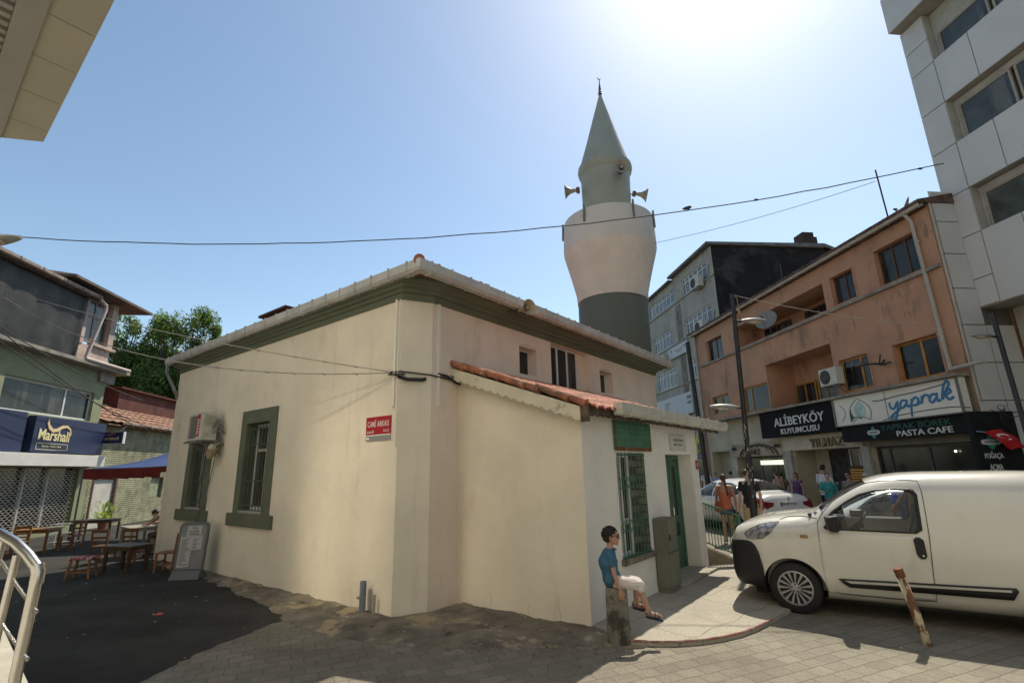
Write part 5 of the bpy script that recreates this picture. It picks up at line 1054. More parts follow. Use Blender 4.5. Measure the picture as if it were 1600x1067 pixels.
FW = mat('facade_white', (.70, .66, .58), .6, var=.05); BW = [(-2.8, -.75, 11.15, 12.05), (-.47, .2, 11.2, 11.85), (.6, 3.0, 11.1, 12.0), (-3.0, -1.75, 9.15, 10.6), (-1.55, -1.05, 9.15, 10.6), (-.9, -.66, 9.15, 10.6), (.4, 1.9, 9.0, 10.4), (2.2, 3.6, 9.0, 10.2), (-.6, 1.2, 13.1, 14.3), (1.5, 3.4, 13.0, 14.4), (4.2, 6.5, 9.0, 10.4), (4.2, 6.5, 11.1, 12.2), (-5.6, -3.6, 13.2, 14.2)]
mb = MB(); o0 = Vector(W2(-6, 2.44, 0)); mb.wall(o0, (-du.x * -1, du.y, 0), (-dn.x, -dn.y, 0), 26, 0, 16, [(w[0] + 6, w[1] + 6, w[2], w[3], .06) for w in BW], back=False); oblong(mb, -6, 20, 2.6, 10, 0, 16)
part(mb, 'facade', FW, nb)
mirror_m = mat('reflective_glazing', (.80, .77, .68), .18, metal=1, var=0)
for k, w in enumerate(BW): mb = MB(); oblong(mb, w[0], w[1], 2.47, 2.50, w[2], w[3]); part(mb, 'window', mirror_m if k in (0, 1, 3, 4, 5) else glass_dark, nb)
# entrance platform and railing
stone = mat('platform_stone', (.42, .39, .32), .8, var=.1, vs_=2, bump=.002, stains=[((.25, .22, .17), 2, .6, .75)])
def GP(x, y, z): return (x, y, z)
mb = poly_sheet([(-7.5, 7.59), (-2.0, 2.70), (-2.75, 1.85), (-8.3, 6.6)], .45, .46)
solo(mb, 'entrance_platform', stone, 'sunlit pale stone platform edge at the bottom left corner', 'platform', WF, (-3, 2.5, 0), bevel=.0)
t = T('handrail', 'polished steel tube handrail curving down at the bottom left corner', 'railing', WF, (-2.3, 2.6, .45))
Y = 2.6
mb = MB(); mb.tube([(-3.6, Y, 1.70), (-3.0, Y, 1.66), (-2.72, Y, 1.63), (-2.54, Y, 1.60), (-2.45, Y, 1.555), (-2.38, Y, 1.50), (-2.325, Y, 1.445)], .024, 14); part(mb, 'top_rail', steel, t, smooth=True)
mb = MB(); mb.tube([(-2.325, Y, 1.455), (-2.312, Y, 1.42), (-2.312, Y, 1.37)], .027, 14); part(mb, 'elbow', steel, t, smooth=True)
for x0, x1, z1, zb in ((-2.315, -2.33, 1.40, .45), (-2.435, -2.47, 1.50, .45), (-2.52, -2.56, 1.57, .45), (-2.72, -2.75, 1.60, .45)):
    mb = MB(); r_ = .024 if z1 == 1.40 else .016; mb.tube([(x0, Y, z1), (x1, Y, zb)], r_, 12)
    if z1 < 1.45: mb.tube([(x1, Y, .455), (x1, Y, .465)], .05, 14)
    part(mb, 'post', steel, t, smooth=True)
for za, zb in ((1.53, 1.26), (1.33, 1.06)):
    mb = MB(); mb.tube([(-2.62, Y, za + .02), (-2.50, Y, za - .06), (-2.40, Y, za - .17), (-2.32, Y, zb + .02), (-2.285, Y, zb - .01)], .0075, 8); mb.lathe((-2.283, Y - .0, zb - .012), [(0, -.01), (.011, 0), (0, .01)], 8, ax='x'); part(mb, 'thin_rail', steel, t, smooth=True)
# ================================================================== lamps, poles and wires
lamp_glass = mat('lamp_glass', (.42, .38, .28), .25, var=.2, vs_=8)
def street_lamp(label, at, h, arms, r0, r1, m, lean=(0, 0), group='street lamps', ztop=None):
    t = T('street_lamp', label, 'street lamp', WF, at, group); x, y = at[:2]; X = lambda z: x + lean[0] * z / h; Yy = lambda z: y + lean[1] * z / h
    mb = MB(); n = 8; zs = [0, 1.9, 1.92, h]; rs = [r0, r0, r0 * .8, r1]
    mb.tube([(X(z), Yy(z), z) for z in zs], rs, 12); mb.lathe((x, y, 0), [(r0 * 2, 0), (r0 * 2, .03), (r0 * 1.2, .06)], 12); part(mb, 'pole', m, t, smooth=True)
    for (z, dx, dy, L_, up) in arms:
        d = Vector((dx, dy, up)).normalized(); b = Vector((X(z), Yy(z), z)); e = b + d * .16; f = b + d * L_
        mb = MB(); mb.tube([b, e], .028, 8); part(mb, 'arm', m, t)
        q = d.to_track_quat('Y', 'Z').to_matrix(); mb = MB(); k = 12; rows = []
        for i in range(k + 1):
            u = i / k; w = .125 * math.sin(math.pi * min(1, .12 + u * .86)) ** .6; hh = .075 * math.sin(math.pi * min(1, .1 + u * .85)) ** .6
            rows.append([e + q @ Vector((w * math.cos(a), (L_ - .16) * u, max(0, math.sin(a)) * hh + min(0, math.sin(a)) * hh * .35)) for a in [2 * math.pi * j / 14 for j in range(14)]])
        mb.add([p for r_ in rows for p in r_], [(i * 14 + j, i * 14 + (j + 1) % 14, (i + 1) * 14 + (j + 1) % 14, (i + 1) * 14 + j) for i in range(k) for j in range(14)] + [tuple(range(14))[::-1], tuple(k * 14 + j for j in range(14))])
        hd = part(mb, 'lamp_head', mat('lamp_grey', (.27, .27, .26), .45, var=.1), t, smooth=True, angle=50)
        mb = MB(); rows = []
        for i in range(9):
            u = .22 + .6 * i / 8; w = .09 * math.sin(math.pi * (.1 + .8 * i / 8)); rows.append([e + q @ Vector((w * math.cos(a), (L_ - .16) * u, -.02 - .05 * abs(math.sin(a)) * math.sin(math.pi * (.05 + .9 * i / 8)))) for a in [math.pi + math.pi * j / 8 for j in range(9)]])
        mb.add([p for r_ in rows for p in r_], [(i * 9 + j, i * 9 + j + 1, (i + 1) * 9 + j + 1, (i + 1) * 9 + j) for i in range(8) for j in range(8)]); part(mb, 'diffuser', lamp_glass, hd, smooth=True, angle=180)
    return t
t = street_lamp('tall black street lamp with two grey heads standing by the parked cars', (5.30, 11.8, 0), 5.95, [(5.25, 1, .1, .82, .02), (3.15, -1, -.15, .85, .03)], .075, .05, black_iron, (.17, -.1))
mb = MB(); pr = random.Random(3)       # peeling paint on the lower pole: pale flakes
for k in range(46):
    z = pr.uniform(1.1, 2.75); a = pr.uniform(2.6, 5.6); r_ = .0775 if z < 1.9 else .0625; h_ = pr.uniform(.03, .11); w = pr.uniform(.15, .5); c = (5.30 + .17 * z / 5.95, 11.8 - .1 * z / 5.95)
    if z > 1.8 and z < 2.0: continue
    mb.quad(*[(c[0] + r_ * math.cos(a + q), c[1] + r_ * math.sin(a + q), z + s_) for q, s_ in ((0, 0), (w, .01), (w * .8, h_), (.05, h_ * .9))])
part(mb, 'flaked_paint', mat('flaked', (.42, .40, .36), .8, var=.2), t)
mb = MB(); mb.tube([(5.47, 11.68, 5.9), (5.56, 11.68, 5.85), (5.58, 11.68, 5.6), (5.57, 11.68, 5.5)], .008, 5); mb.lathe((5.57, 11.68, 5.4), [(0, 0), (.03, .02), (.03, .12), (0, .14)], 8); part(mb, 'camera_pod', mat('orange_pod', (.3, .2, .1), .6), t)
street_lamp('black street lamp with one drooping head in front of the white cladding', (10.62, 10.5, 0), 4.95, [(4.42, -1, -.05, .62, .06)], .06, .05, black_iron, (-.08, 0))
street_lamp('street lamp head reaching in from the left edge above the alley', (-6.62, 5.15, 0), 4.5, [(4.40, 1, -.10, 1.22, .04)], .06, .05, black_iron)
mb = MB(); mb.tube([(6.35, 17.0, 0), (6.15, 17.0, 6.05)], [.09, .07], 10); solo(mb, 'utility_pole', black_iron, 'plain black pole rising beside the left end of the orange building', 'pole', WF, (6.35, 17.0, 0))
def wire(name, label, p, q, sag, r_, m=cable_m, n=24, knots=(), group=None, wob=.0):
    mb = MB(); p, q = Vector(p), Vector(q); rn = random.Random(int(p.x * 10)); pts = [p.lerp(q, i / n) - Vector((0, 0, 4 * sag * (i / n) * (1 - i / n) + rn.uniform(-wob, wob))) for i in range(n + 1)]
    mb.tube(pts, r_, 5)
    for k in knots: c = p.lerp(q, k) - Vector((0, 0, 4 * sag * k * (1 - k))); mb.tube([c - (q - p).normalized() * .04, c + (q - p).normalized() * .04], r_ * 1.9, 6)
    return solo(mb, name, m, label, 'cable', WF, tuple(p), group)
ov = 'overhead wires'
wire('overhead_cable', 'long black cable crossing the whole sky from the left lamp to the white tower', (-13.05, 12.0, 8.08), (11.1, 11.25, 9.18), .95, .014, n=40, knots=(.80, .975), group=ov, wob=.012)
wire('overhead_cable', 'thin wire branching off the long cable and falling to the minaret', (9.3, 11.3, 8.74), (4.45, 15.2, 8.95), .12, .007, group=ov)
wire('overhead_cable', 'pale wire from the lamp pole across the orange building', (5.47, 11.7, 5.93), (10.4, 11.3, 4.85), .12, .008, cable_l, group=ov)
MP = lambda b, a, z: tuple(MF.pt((b, a, z)))
pA = MP(-.38, -.50, 3.30)
wire('service_cable', 'upper of the two pale cables running from the left building to the mosque corner', (-13.6, 12.5, 6.85), pA, .18, .009, cable_l, knots=(.78, .85, .9, .95), group=ov)
wire('service_cable', 'lower of the two pale cables running from the left building to the mosque corner', (-13.6, 12.6, 6.62), (pA[0], pA[1] - .01, pA[2] - .02), .62, .010, cable_l, knots=(.7, .75, .8, .85, .9, .95), group=ov)
for i, (z0, y0, z1, y1, lab) in enumerate(((8.0, 11, 4.0, 21.8, 'highest of the black cables slanting across the dark sheets'), (7.4, 11, 5.0, 22.4, 'middle of the black cables slanting across the dark sheets'), (6.9, 12, 3.9, 23.5, 'lowest of the black cables slanting across the dark sheets'))):
    p, q = SF.pt((LX + 1.1, y0, z0)), SF.pt((LX + .9, y1, z1)); wire('slack_cable', lab, p, q, .45, .016, group='cables before the paint shop')
mb = MB(); rn = random.Random(8)
for k in range(5):
    pts = [(-.42 + .09 * j, -.47 - .02 * math.sin(j + k), 3.27 + .02 * math.sin(j * 1.7 + k * 2) - .012 * j) for j in range(5)]; mb.tube(pts, .006, 5)
mb.tube([(-.25, -.44, 3.22), (-.12, -.36, 3.17), (-.03, -.14, 3.18), (-.02, -.10, 3.2)], .03, 6)
mb.tube([(-.4, -.46, 3.3), (-.2, -.44, 3.29), (.02, -.02, 3.26), (.03, .3, 3.24), (.03, .5, 3.22), (.03, .75, 3.1), (.03, 1.1, 3.05), (.03, 1.3, 3.04)], .012, 6); mb.tube([(.03, .1, 3.3), (.04, .3, 3.29), (.05, .45, 3.2), (.04, .6, 3.18)], .012, 6)
for k in range(4): mb.tube([(.03 + .01 * k, .15 + .1 * j, 3.27 + .03 * math.sin(j * 2 + k)) for j in range(5)], .006, 5)
solo(mb, 'cable_bundle', cable_m, 'knot of old cables clamped round the mosque corner', 'cable', MF, (-.4, -.46, 3.25))
# bird on the long cable
mb = MB(); _k = .727; c = Vector((-13.05, 12, 8.08)).lerp(Vector((11.1, 11.25, 9.18)), _k) - Vector((0, 0, 4 * .95 * _k * (1 - _k))); q = [(c.x - .11, c.y, c.z + .045), (c.x - .04, c.y, c.z + .06), (c.x + .05, c.y, c.z + .075), (c.x + .1, c.y, c.z + .10), (c.x + .13, c.y, c.z + .1)]; mb.tube(q, [.012, .04, .05, .035, .008], 8)
solo(mb, 'bird', mat('bird_grey', (.05, .05, .055), .8), 'small dark bird perched on the long cable', 'bird', WF, tuple(c), smooth=True)

# ================================================================== things round the mosque
t = T('air_conditioner', 'white outdoor air conditioner with a red stripe bracketed on the left wall', 'air conditioner', MF, (-6.2, YL, 2.55))
mb = MB(); x0, x1, y1_, y0_ = -6.62, -5.92, YL - .14, YL - .45; mb.box(x0, x1, y0_, y1_, 2.58, 3.16); part(mb, 'casing', mat('ac_casing', ()), t, bevel=.015)
mb = MB(); mb.box(x0 + .12, x1 - .24, y0_ - .004, y0_ - .001, 2.63, 3.1)
for k in range(14): mb.box(x0 + .03, x1 - .3, y0_ - .008, y0_ - .002, 2.64 + k * .034, 2.647 + k * .034)
part(mb, 'grille', mat('ac_grille', (.17, .17, .15), .6), t)
mb = MB(); mb.box(x1 - .22, x1 - .10, y0_ - .006, y0_ - .001, 2.66, 3.12); part(mb, 'red_stripe', mat('ac_red', (.38, .02, .025), .4), t)
mb = MB(); mb.prism([(0, 0), (.028, 0), (.028, .05), (.0, .08)], (x1 - .20, y0_ - .0065, 2.7), (1, 0, 0), ZC, (0, -.001, 0))
for k in range(5): mb.box(x1 - .19, x1 - .13, y0_ - .008, y0_ - .0065, 2.74 + k * .06, 2.775 + k * .06)
part(mb, 'white_marks', mat('sign_white', ()), t)
mb = MB(); mb.box(x1 + .001, x1 + .012, y0_ + .05, y1_ - .03, 2.88, 3.1); mb.box(x1 + .001, x1 + .03, y0_ + .08, y0_ + .2, 2.94, 3.05); part(mb, 'service_panel', mat('ac_panel', (.4, .37, .28), .6), t); mb = MB(); mb.box(x1 + .001, x1 + .015, y0_ + .06, y0_ + .14, 2.66, 2.74); part(mb, 'rating_plate', mat('ac_panel', (.4, .37, .28), .6), t)
mb = MB()
rq = random.Random(3)
for k in range(5): z_ = 2.7 + .03 * k; mb.tube([(x1 + .01, y1_ - .10, z_ + rq.uniform(-.03, .2)), (x1 + .05 + rq.uniform(0, .05), y1_ - .04, z_ + rq.uniform(.0, .25)), (x1 + .09 + rq.uniform(0, .05), y1_ + .05, z_ + rq.uniform(-.1, .1)), (x1 + .06 + rq.uniform(0, .05), YL - .03, 2.55 + rq.uniform(-.1, .3))], rq.uniform(.007, .014), 6)
mb.tube([(x1 + .1, YL - .03, 2.6), (-6.1, YL - .04, 2.3), (-6.35, YL - .04, 1.3), (-6.6, YL - .1, 1.0), (-6.3, YL - .2, .9)], .010, 6)
part(mb, 'hose', mat('grey_hose', (.2, .19, .17), .7, var=.3), t)
mb = MB(); mb.box(x0, x1 + .1, y0_ - .05, y0_ - .02, 2.53, 2.56); mb.box(x0, x1 + .1, y1_ - .05, y1_ - .02, 2.53, 2.56)
for x in (x0 + .1, x1 - .02): mb.box(x - .02, x + .02, y0_ - .05, YL - .002, 2.555, 2.578); mb.bar((x, y0_ + .03, 2.54), (x, YL - .01, 2.3), .02, .02)
part(mb, 'bracket', mat('bracket_grey', ()), t)
t = T('floodlight', 'round yellowed floodlight fixed below the wall air conditioner', 'lamp', MF, (-5.85, YL - .2, 2.4))
mb = MB(); mb.lathe((-5.95, YL - .22, 2.36), [(.02, .12), (.09, .10), (.155, .03), (.165, 0), (.15, -.02), (.0, -.03)], 20, ax='y'); mb.v = [(v[0], v[1], v[2]) for v in mb.v]; part(mb, 'shade', mat('yellowed_lamp', (.30, .24, .14), .5, var=.2), t, smooth=True)
mb = MB(); mb.lathe((-5.76, YL - .26, 2.42), [(.0, -.08), (.06, -.05), (.075, .0), (.05, .06), (0, .08)], 14, ax='x'); part(mb, 'sensor', mat('lamp_pale', (.42, .38, .3), .5), t, smooth=True); mb = MB(); mb.tube([(-5.85, YL, 2.5), (-5.87, YL - .12, 2.46), (-5.95, YL - .14, 2.38)], .015, 6); part(mb, 'arm', black_iron, t)
# advertising board leaning by the wall
t = T('menu_stand', 'grey plastic pavement board with white paper menus taped on it', 'board', MF, (-5.62, -.90, 0), local=True, rz=R(44))
mb = MB(); w, h = .25, .98; rr_ = .09
def rrect(w, z0, z1, r_, n=6): return [(w - r_ + r_ * math.cos(a), z1 - r_ + r_ * math.sin(a)) for a in [math.pi / 2 * k / n for k in range(n + 1)]] + [(-w + r_ + r_ * math.cos(a), z1 - r_ + r_ * math.sin(a)) for a in [math.pi / 2 + math.pi / 2 * k / n for k in range(n + 1)]] + [(-w, z0), (w, z0)]
mb.prism(rrect(.27, .12, 1.0, .09), (0, -.03, 0), (1, 0, 0), Vector((0, .10, 1)), (0, .045, 0)); o = part(mb, 'frame', mat('board_grey', (.10, .105, .10), .5, var=.1), t, bevel=.008)
mb = MB(); mb.prism(rrect(.225, .17, .95, .06), (0, -.034, 0), (1, 0, 0), Vector((0, .10, 1)), (0, .004, 0)); part(mb, 'face', mat('board_face', (.17, .175, .17), .4), t)
mb = MB()
for x0, x1, z0, z1 in ((-.12, .14, .74, .93), (-.21, .0, .20, .735), (.002, .18, .5, .76)): mb.prism([(x0, z0), (x1, z0 + .01), (x1, z1 + .004), (x0, z1)], (0, -.038, 0), (1, 0, 0), Vector((0, .10, 1)), (0, .002, 0))
part(mb, 'paper', mat('paper', (.40, .40, .38), .8, var=.05), t)
mb = MB()
for i, (tx, x, z, w_) in enumerate((('TÜRK', -.04, .875, .12), ('KAHVESİ', -.08, .82, .18), ('YAPILIR', -.08, .765, .18))): add_text(mb, tx, (x, -.0395 + .10 * z, z), (1, 0, 0), w_, .036, .001, bold=.01)
rn = random.Random(2)
for k in range(26):
    z = .235 + k * .0185; mb.box(-.19, -.19 + rn.uniform(.06, .17), -.0395 + .1 * z, -.039 + .1 * z, z, z + .006)
    if z > .52 and z < .73: mb.box(.02, .02 + rn.uniform(.05, .13), -.0395 + .1 * z, -.039 + .1 * z, z, z + .006)
part(mb, 'printing', mat('ink', (.07, .05, .05), .8), t)
mb = MB(); mb.add([(-.27, -.16, 0), (.27, -.16, 0), (.29, .2, 0), (-.29, .2, 0), (-.25, -.06, .15), (.25, -.06, .15), (.25, .1, .15), (-.25, .1, .15)], ((0, 3, 2, 1), (4, 5, 6, 7), (0, 1, 5, 4), (1, 2, 6, 5), (2, 3, 7, 6), (3, 0, 4, 7))); part(mb, 'water_base', mat('board_grey', ()), t, bevel=.02)
# drain pipe stump at the corner
t = T('pipe_stump', 'cut off grey plastic drain pipe standing against the corner of the wall', 'pipe', MF, (-.68, -.56, 0))
mb = MB(); mb.lathe((-.68, -.55, 0), [(.045, -.05), (.045, .42), (.038, .42), (.038, .1)], 16, cap=False); part(mb, 'pipe', mat('drain_pipe', (.16, .18, .22), .5, var=.25, vs_=6, stains=[((.3, .3, .28), 5, .5, .6)]), t, smooth=True)
mb = MB(); mb.box(-.745, -.70, -.53, -.50, 0, .40); mb.tube([(-.73, -.595, .22), (-.66, -.60, .22)], .02, 8); part(mb, 'clip', mat('clip_grey', (.25, .25, .24), .6), t)
mb = MB(); mb.tube([(-.50, -.50, 0), (-.50, -.49, .26)], .018, 8); solo(mb, 'pipe_stump', mat('old_pipe', (.3, .25, .2), .8), 'thin rusty pipe stub right of the grey drain pipe', 'pipe', MF, (-.5, -.5, 0))
# cabinet by the door
cg = mat('cabinet_grey', (.155, .16, .12), .6, var=.08, vs_=2, stains=[((.09, .085, .06), 3, .6, .74)])
t = T('utility_cabinet', 'narrow grey green electricity cabinet between the window and the door', 'cabinet', MF, (2.32, 3.0, .055))
mb = MB(); mb.box(2.22, 2.42, 2.56, 2.95, .12, 1.09); mb.box(2.225, 2.415, 2.58, 2.93, .055, .12); part(mb, 'body', cg, t, bevel=.008)
mb = MB(); mb.box(2.42, 2.44, 2.58, 2.93, .62, 1.08); mb.box(2.42, 2.44, 2.58, 2.93, .14, .60); part(mb, 'door', cg, t, bevel=.006); mb = MB(); mb.box(2.441, 2.452, 2.60, 2.63, .78, .86); part(mb, 'lock', black_iron, t)
# mossy concrete post the boy sits on
mossy = mat('mossy_concrete', (.21, .19, .15), .95, var=.35, vs_=6, bump=.015, bs=25, stains=[((.028, .027, .022), 3.2, .50, .60, (1.3, 1.3, .9), .85), ((.3, .29, .26), 6, .60, .68, (1.8, 1.8, .45), .8), ((.04, .055, .02), 5, .6, .7, (1, 1, 1), .7)])
mb = MB(); n = 40; prof_ = [(.11, -.05), (.128, .0), (.125, .12), (.122, .35), (.123, .54), (.117, .565), (.10, .572)]
mb.lathe((1.10, 6.08, 0), prof_, n); mb.v = [(v[0] + .006 * math.sin(v[2] * 23 + v[0] * 40), v[1] + .006 * math.sin(v[2] * 17 + v[1] * 50), v[2]) for v in mb.v]
solo(mb, 'bollard', mossy, 'blackened mossy concrete bollard under the sitting boy', 'bollard', WF, (1.10, 6.08, 0), smooth=True, angle=60)
# leaning rusty post
pp = Vector((4.27, 5.82, -.08)); pq = Vector((4.075, 5.80, .745))
t = T('leaning_post', 'leaning rusty steel post with peeling cream paint in front of the van', 'post', WF, (4.27, 5.82, 0))
mb = MB(); mb.tube([pp, pp.lerp(pq, .5), pq], .043, 18, cap=False); mb.tube([pq, pq - (pq - pp) * .01], .043, 18); part(mb, 'tube', mat('peeling_post', (.50, .44, .30), .8, var=.15, vs_=9, bump=.004, bs=40, stains=[((.13, .05, .025), 6, .45, .51, (2.5, 2.5, .8), .95), ((.05, .03, .02), 9, .6, .66, (2, 2, .8), .8)]), t, smooth=True)
mb = MB(); mb.tube([pq - (pq - pp) * .10 + Vector((0, -.003, 0)), pq + (pq - pp) * .002], .0445, 18); part(mb, 'rusty_top', mat('rust', ()), t, smooth=True)
# green railing on a low wall
gr = T('railing', 'green painted iron railing stepping down beside the pavement', 'railing', WF, (4, 10.25, 0))
mb = MB(); mb.add([(3.3, 10.2, 0), (4.36, 10.16, 0), (4.36, 10.36, 0), (3.3, 10.4, 0), (3.3, 10.2, .47), (4.36, 10.16, .03), (4.36, 10.36, .03), (3.3, 10.4, .47)], ((0, 3, 2, 1), (4, 5, 6, 7), (0, 1, 5, 4), (1, 2, 6, 5), (2, 3, 7, 6), (3, 0, 4, 7)))
lw = solo(mb, 'low_wall', mat('low_wall', (.26, .22, .15), .9, var=.2, vs_=4, bump=.006), 'low sloping wall with tiled coping under the green railing', 'wall', WF, (3.8, 10.28, 0))
mb = MB()
for k in range(11): a = k / 11; b = (k + .93) / 11; za = lambda q: .47 - .44 * q; xa = lambda q: 3.3 + 1.06 * q; mb.add([(xa(a), 10.17, za(a) + .005), (xa(b), 10.17, za(b) + .005), (xa(b), 10.4, za(b) + .005), (xa(a), 10.4, za(a) + .005), (xa(a), 10.17, za(a) + .03), (xa(b), 10.17, za(b) + .03), (xa(b), 10.4, za(b) + .03), (xa(a), 10.4, za(a) + .03)], ((0, 3, 2, 1), (4, 5, 6, 7), (0, 1, 5, 4), (1, 2, 6, 5), (2, 3, 7, 6), (3, 0, 4, 7)))
part(mb, 'coping', mat('coping', (.40, .34, .27), .8, var=.15), lw)
zt_ = lambda x: 1.119 - (x - 3.742) * .38; zb_ = lambda x: .43 - (x - 3.64) * .40
mb = MB(); mb.tube([(3.4, 10.27, zt_(3.4)), (4.30, 10.24, zt_(4.30))], .02, 8); mb.tube([(3.4, 10.27, zb_(3.4)), (4.2, 10.25, zb_(4.2)), (4.30, 10.24, zb_(4.2) - .02)], .014, 8); part(mb, 'rail', green_iron, gr)
for k in range(15): x = 3.42 + k * .058; mb = MB(); mb.tube([(x, 10.262, zt_(x)), (x, 10.262, zb_(x))], .008, 6); part(mb, 'baluster', green_iron, gr)
mb = MB(); mb.box(4.28, 4.34, 10.21, 10.27, 0, .92); part(mb, 'end_post', green_iron, gr)
mb = MB()
for zc, s_ in ((.78, 1), (.62, -1), (.46, 1), (.30, -1)): mb.tube([(4.21 + s_ * .02 + .045 * math.cos(a) * (1 - a / 14), 10.24, zc + .075 * math.sin(a) * (1 - a / 14)) for a in [k * .6 for k in range(16)]], .009, 5)
part(mb, 'scroll', green_iron, gr)

# ================================================================== cafe furniture in the alley
wood = mat('chair_wood', (.20, .085, .03), .5, var=.3, vs_=6, stains=[((.1, .05, .03), 6, .6, .7)]); wood_d = mat('dark_wood', (.07, .035, .02), .5, var=.3, vs_=6)
def chair(label, at, rz, m, group='small wooden cafe chairs', seat_m=None, sc=1.0):
    t = T('cafe_chair', label, 'chair', WF, at, group, rz=rz, local=True); s = .36 * sc; sh = .38 * sc; bh_ = .74
    mb = MB(); mb.box(-s / 2, s / 2, -s / 2, s / 2, sh - .03, sh); part(mb, 'seat', seat_m or m, t, bevel=.006)
    for x in (-1, 1):
        mb = MB(); mb.bar((x * (s / 2 - .02), s / 2 - .02, 0), (x * (s / 2 - .02), s / 2 - .02, sh - .03), .035, .035); part(mb, 'leg', m, t)
        mb = MB(); mb.bar((x * (s / 2 - .02), -s / 2 + .02, 0), (x * (s / 2 - .02), -s / 2 - .03, bh_), .035, .03); part(mb, 'leg', m, t)
        mb = MB(); mb.bar((x * (s / 2 - .02), -s / 2 + .02, .14), (x * (s / 2 - .02), s / 2 - .02, .14), .02, .025); part(mb, 'stretcher', m, t)
    mb = MB()
    for z, h_ in ((.70, .07), (.56, .05), (.47, .03)): mb.box(-s / 2 + .02, s / 2 - .02, -s / 2 - .035 + (.7 - z) * .1, -s / 2 - .012 + (.7 - z) * .1, z - h_ / 2, z + h_ / 2)
    part(mb, 'backrest', m, t); mb = MB(); mb.box(-s / 2 + .03, s / 2 - .03, s / 2 - .03, s / 2 - .01, .18, .205); part(mb, 'stretcher', m, t); return t
def table(label, at, rz, w, d, h, m, top, group='cafe tables'):
    t = T('cafe_table', label, 'table', WF, at, group, rz=rz, local=True)
    mb = MB(); mb.box(-w / 2, w / 2, -d / 2, d / 2, h - .025, h); part(mb, 'table_top', top, t, bevel=.004)
    mb = MB(); mb.box(-w / 2 + .04, w / 2 - .04, -d / 2 + .04, -d / 2 + .06, h - .1, h - .025); mb.box(-w / 2 + .04, w / 2 - .04, d / 2 - .06, d / 2 - .04, h - .1, h - .025); mb.box(-w / 2 + .04, -w / 2 + .06, -d / 2 + .06, d / 2 - .06, h - .1, h - .025); mb.box(w / 2 - .06, w / 2 - .04, -d / 2 + .06, d / 2 - .06, h - .1, h - .025); part(mb, 'apron', m, t)
    for x in (-1, 1):
        for y in (-1, 1): mb = MB(); cx, cy = x * (w / 2 - .06), y * (d / 2 - .06); mb.box(cx - .025, cx + .025, cy - .025, cy + .025, 0, h - .1); part(mb, 'leg', m, t)
    return t
stripe = mat('striped_cloth', (.30, .06, .05), .9, var=.05, stains=[((.55, .5, .42), 11, .5, .53, (1, .05, 1), .9), ((.05, .08, .12), 17, .58, .6, (1, .05, 1), .9)])
chair('orange brown chair facing the camera at the far left cafe table', (-12.4, 13.15, 0), R(200), wood)
table('orange brown square table in front of the shop grille', (-12.75, 14.1, 0), R(10), .85, .6, .60, wood, mat('table_orange', (.32, .15, .05), .4, var=.2, vs_=5))
chair('brown chair with striped seat at the right side of the orange table', (-12.15, 14.5, 0), R(80), wood, seat_m=stripe)
table('black folding table behind the orange one', (-13.25, 16.6, 0), R(10), 1.2, .6, .62, wood_d, mat('black_top', (.03, .03, .03), .5, var=.2))
t = T('shoe_rack', 'white wire rack beside the cafe table', 'rack', WF, (-13.2, 15.5, 0), rz=R(10), local=True)
mb = MB()
for x in (-.35, .35):
    for y in (-.15, .15): mb.tube([(x, y, 0), (x, y, .62)], .012, 6)
part(mb, 'frame', white_frame, t)
for z in (.1, .35, .6): mb = MB(); [mb.tube([(-.35, y, z), (.35, y, z)], .006, 5) for y in (-.15, -.09, -.03, .03, .09, .15)]; part(mb, 'shelf', white_frame, t)
table('pale topped table where the man leans', (-9.35, 13.1, 0), R(-40), .95, .6, .70, mat('pale_leg', (.25, .24, .22), .6), mat('pale_top', (.30, .27, .23), .5, var=.1))
chair('dark chair with its back to the camera, left of the pair at the man\'s table', (-9.45, 12.2, 0), R(5), mat('mid_wood', (.12, .055, .025), .5, var=.3))
chair('dark chair with its back to the camera, right of the pair at the man\'s table', (-8.8, 12.3, 0), R(-5), mat('mid_wood', ()), seat_m=stripe)
table('low grey topped coffee table in the shade', (-8.1, 11.1, 0), R(-15), .75, .5, .52, wood_d, mat('grey_top', (.16, .155, .14), .6, var=.2))
t = T('stool', 'small stool with a striped cushion in the shade', 'stool', WF, (-8.45, 10.45, 0), rz=R(15), local=True)
mb = MB(); mb.box(-.2, .2, -.16, .16, .34, .39); part(mb, 'cushion', stripe, t, bevel=.015)
for x in (-1, 1):
    for y in (-1, 1): mb = MB(); mb.bar((x * .19, y * .15, 0), (x * .15, y * .12, .34), .035, .035); part(mb, 'leg', wood, t)
mb = MB(); mb.bar((-.17, -.13, .12), (.17, -.13, .12), .025, .025); mb.bar((-.17, .13, .12), (.17, .13, .12), .025, .025); part(mb, 'stretcher', wood, t)
chair('brown chair with its back against the mosque wall by the menu board', (-7.15, 11.0, 0), R(95), wood)
mb = MB(); rn = random.Random(12); rp = [(-.05, -.03, 0), (.05, -.04, .005), (.06, .03, .01), (-.03, .04, .004), (0, 0, .03)]; mb.add(rp, ((0, 1, 4), (1, 2, 4), (2, 3, 4), (3, 0, 4)))
solo(mb, 'litter', mat('litter_red', (.45, .08, .06), .6), 'scrap of red wrapper on the dark alley ground', 'litter', WF, (-5.0, 7.65, .006), local=True)
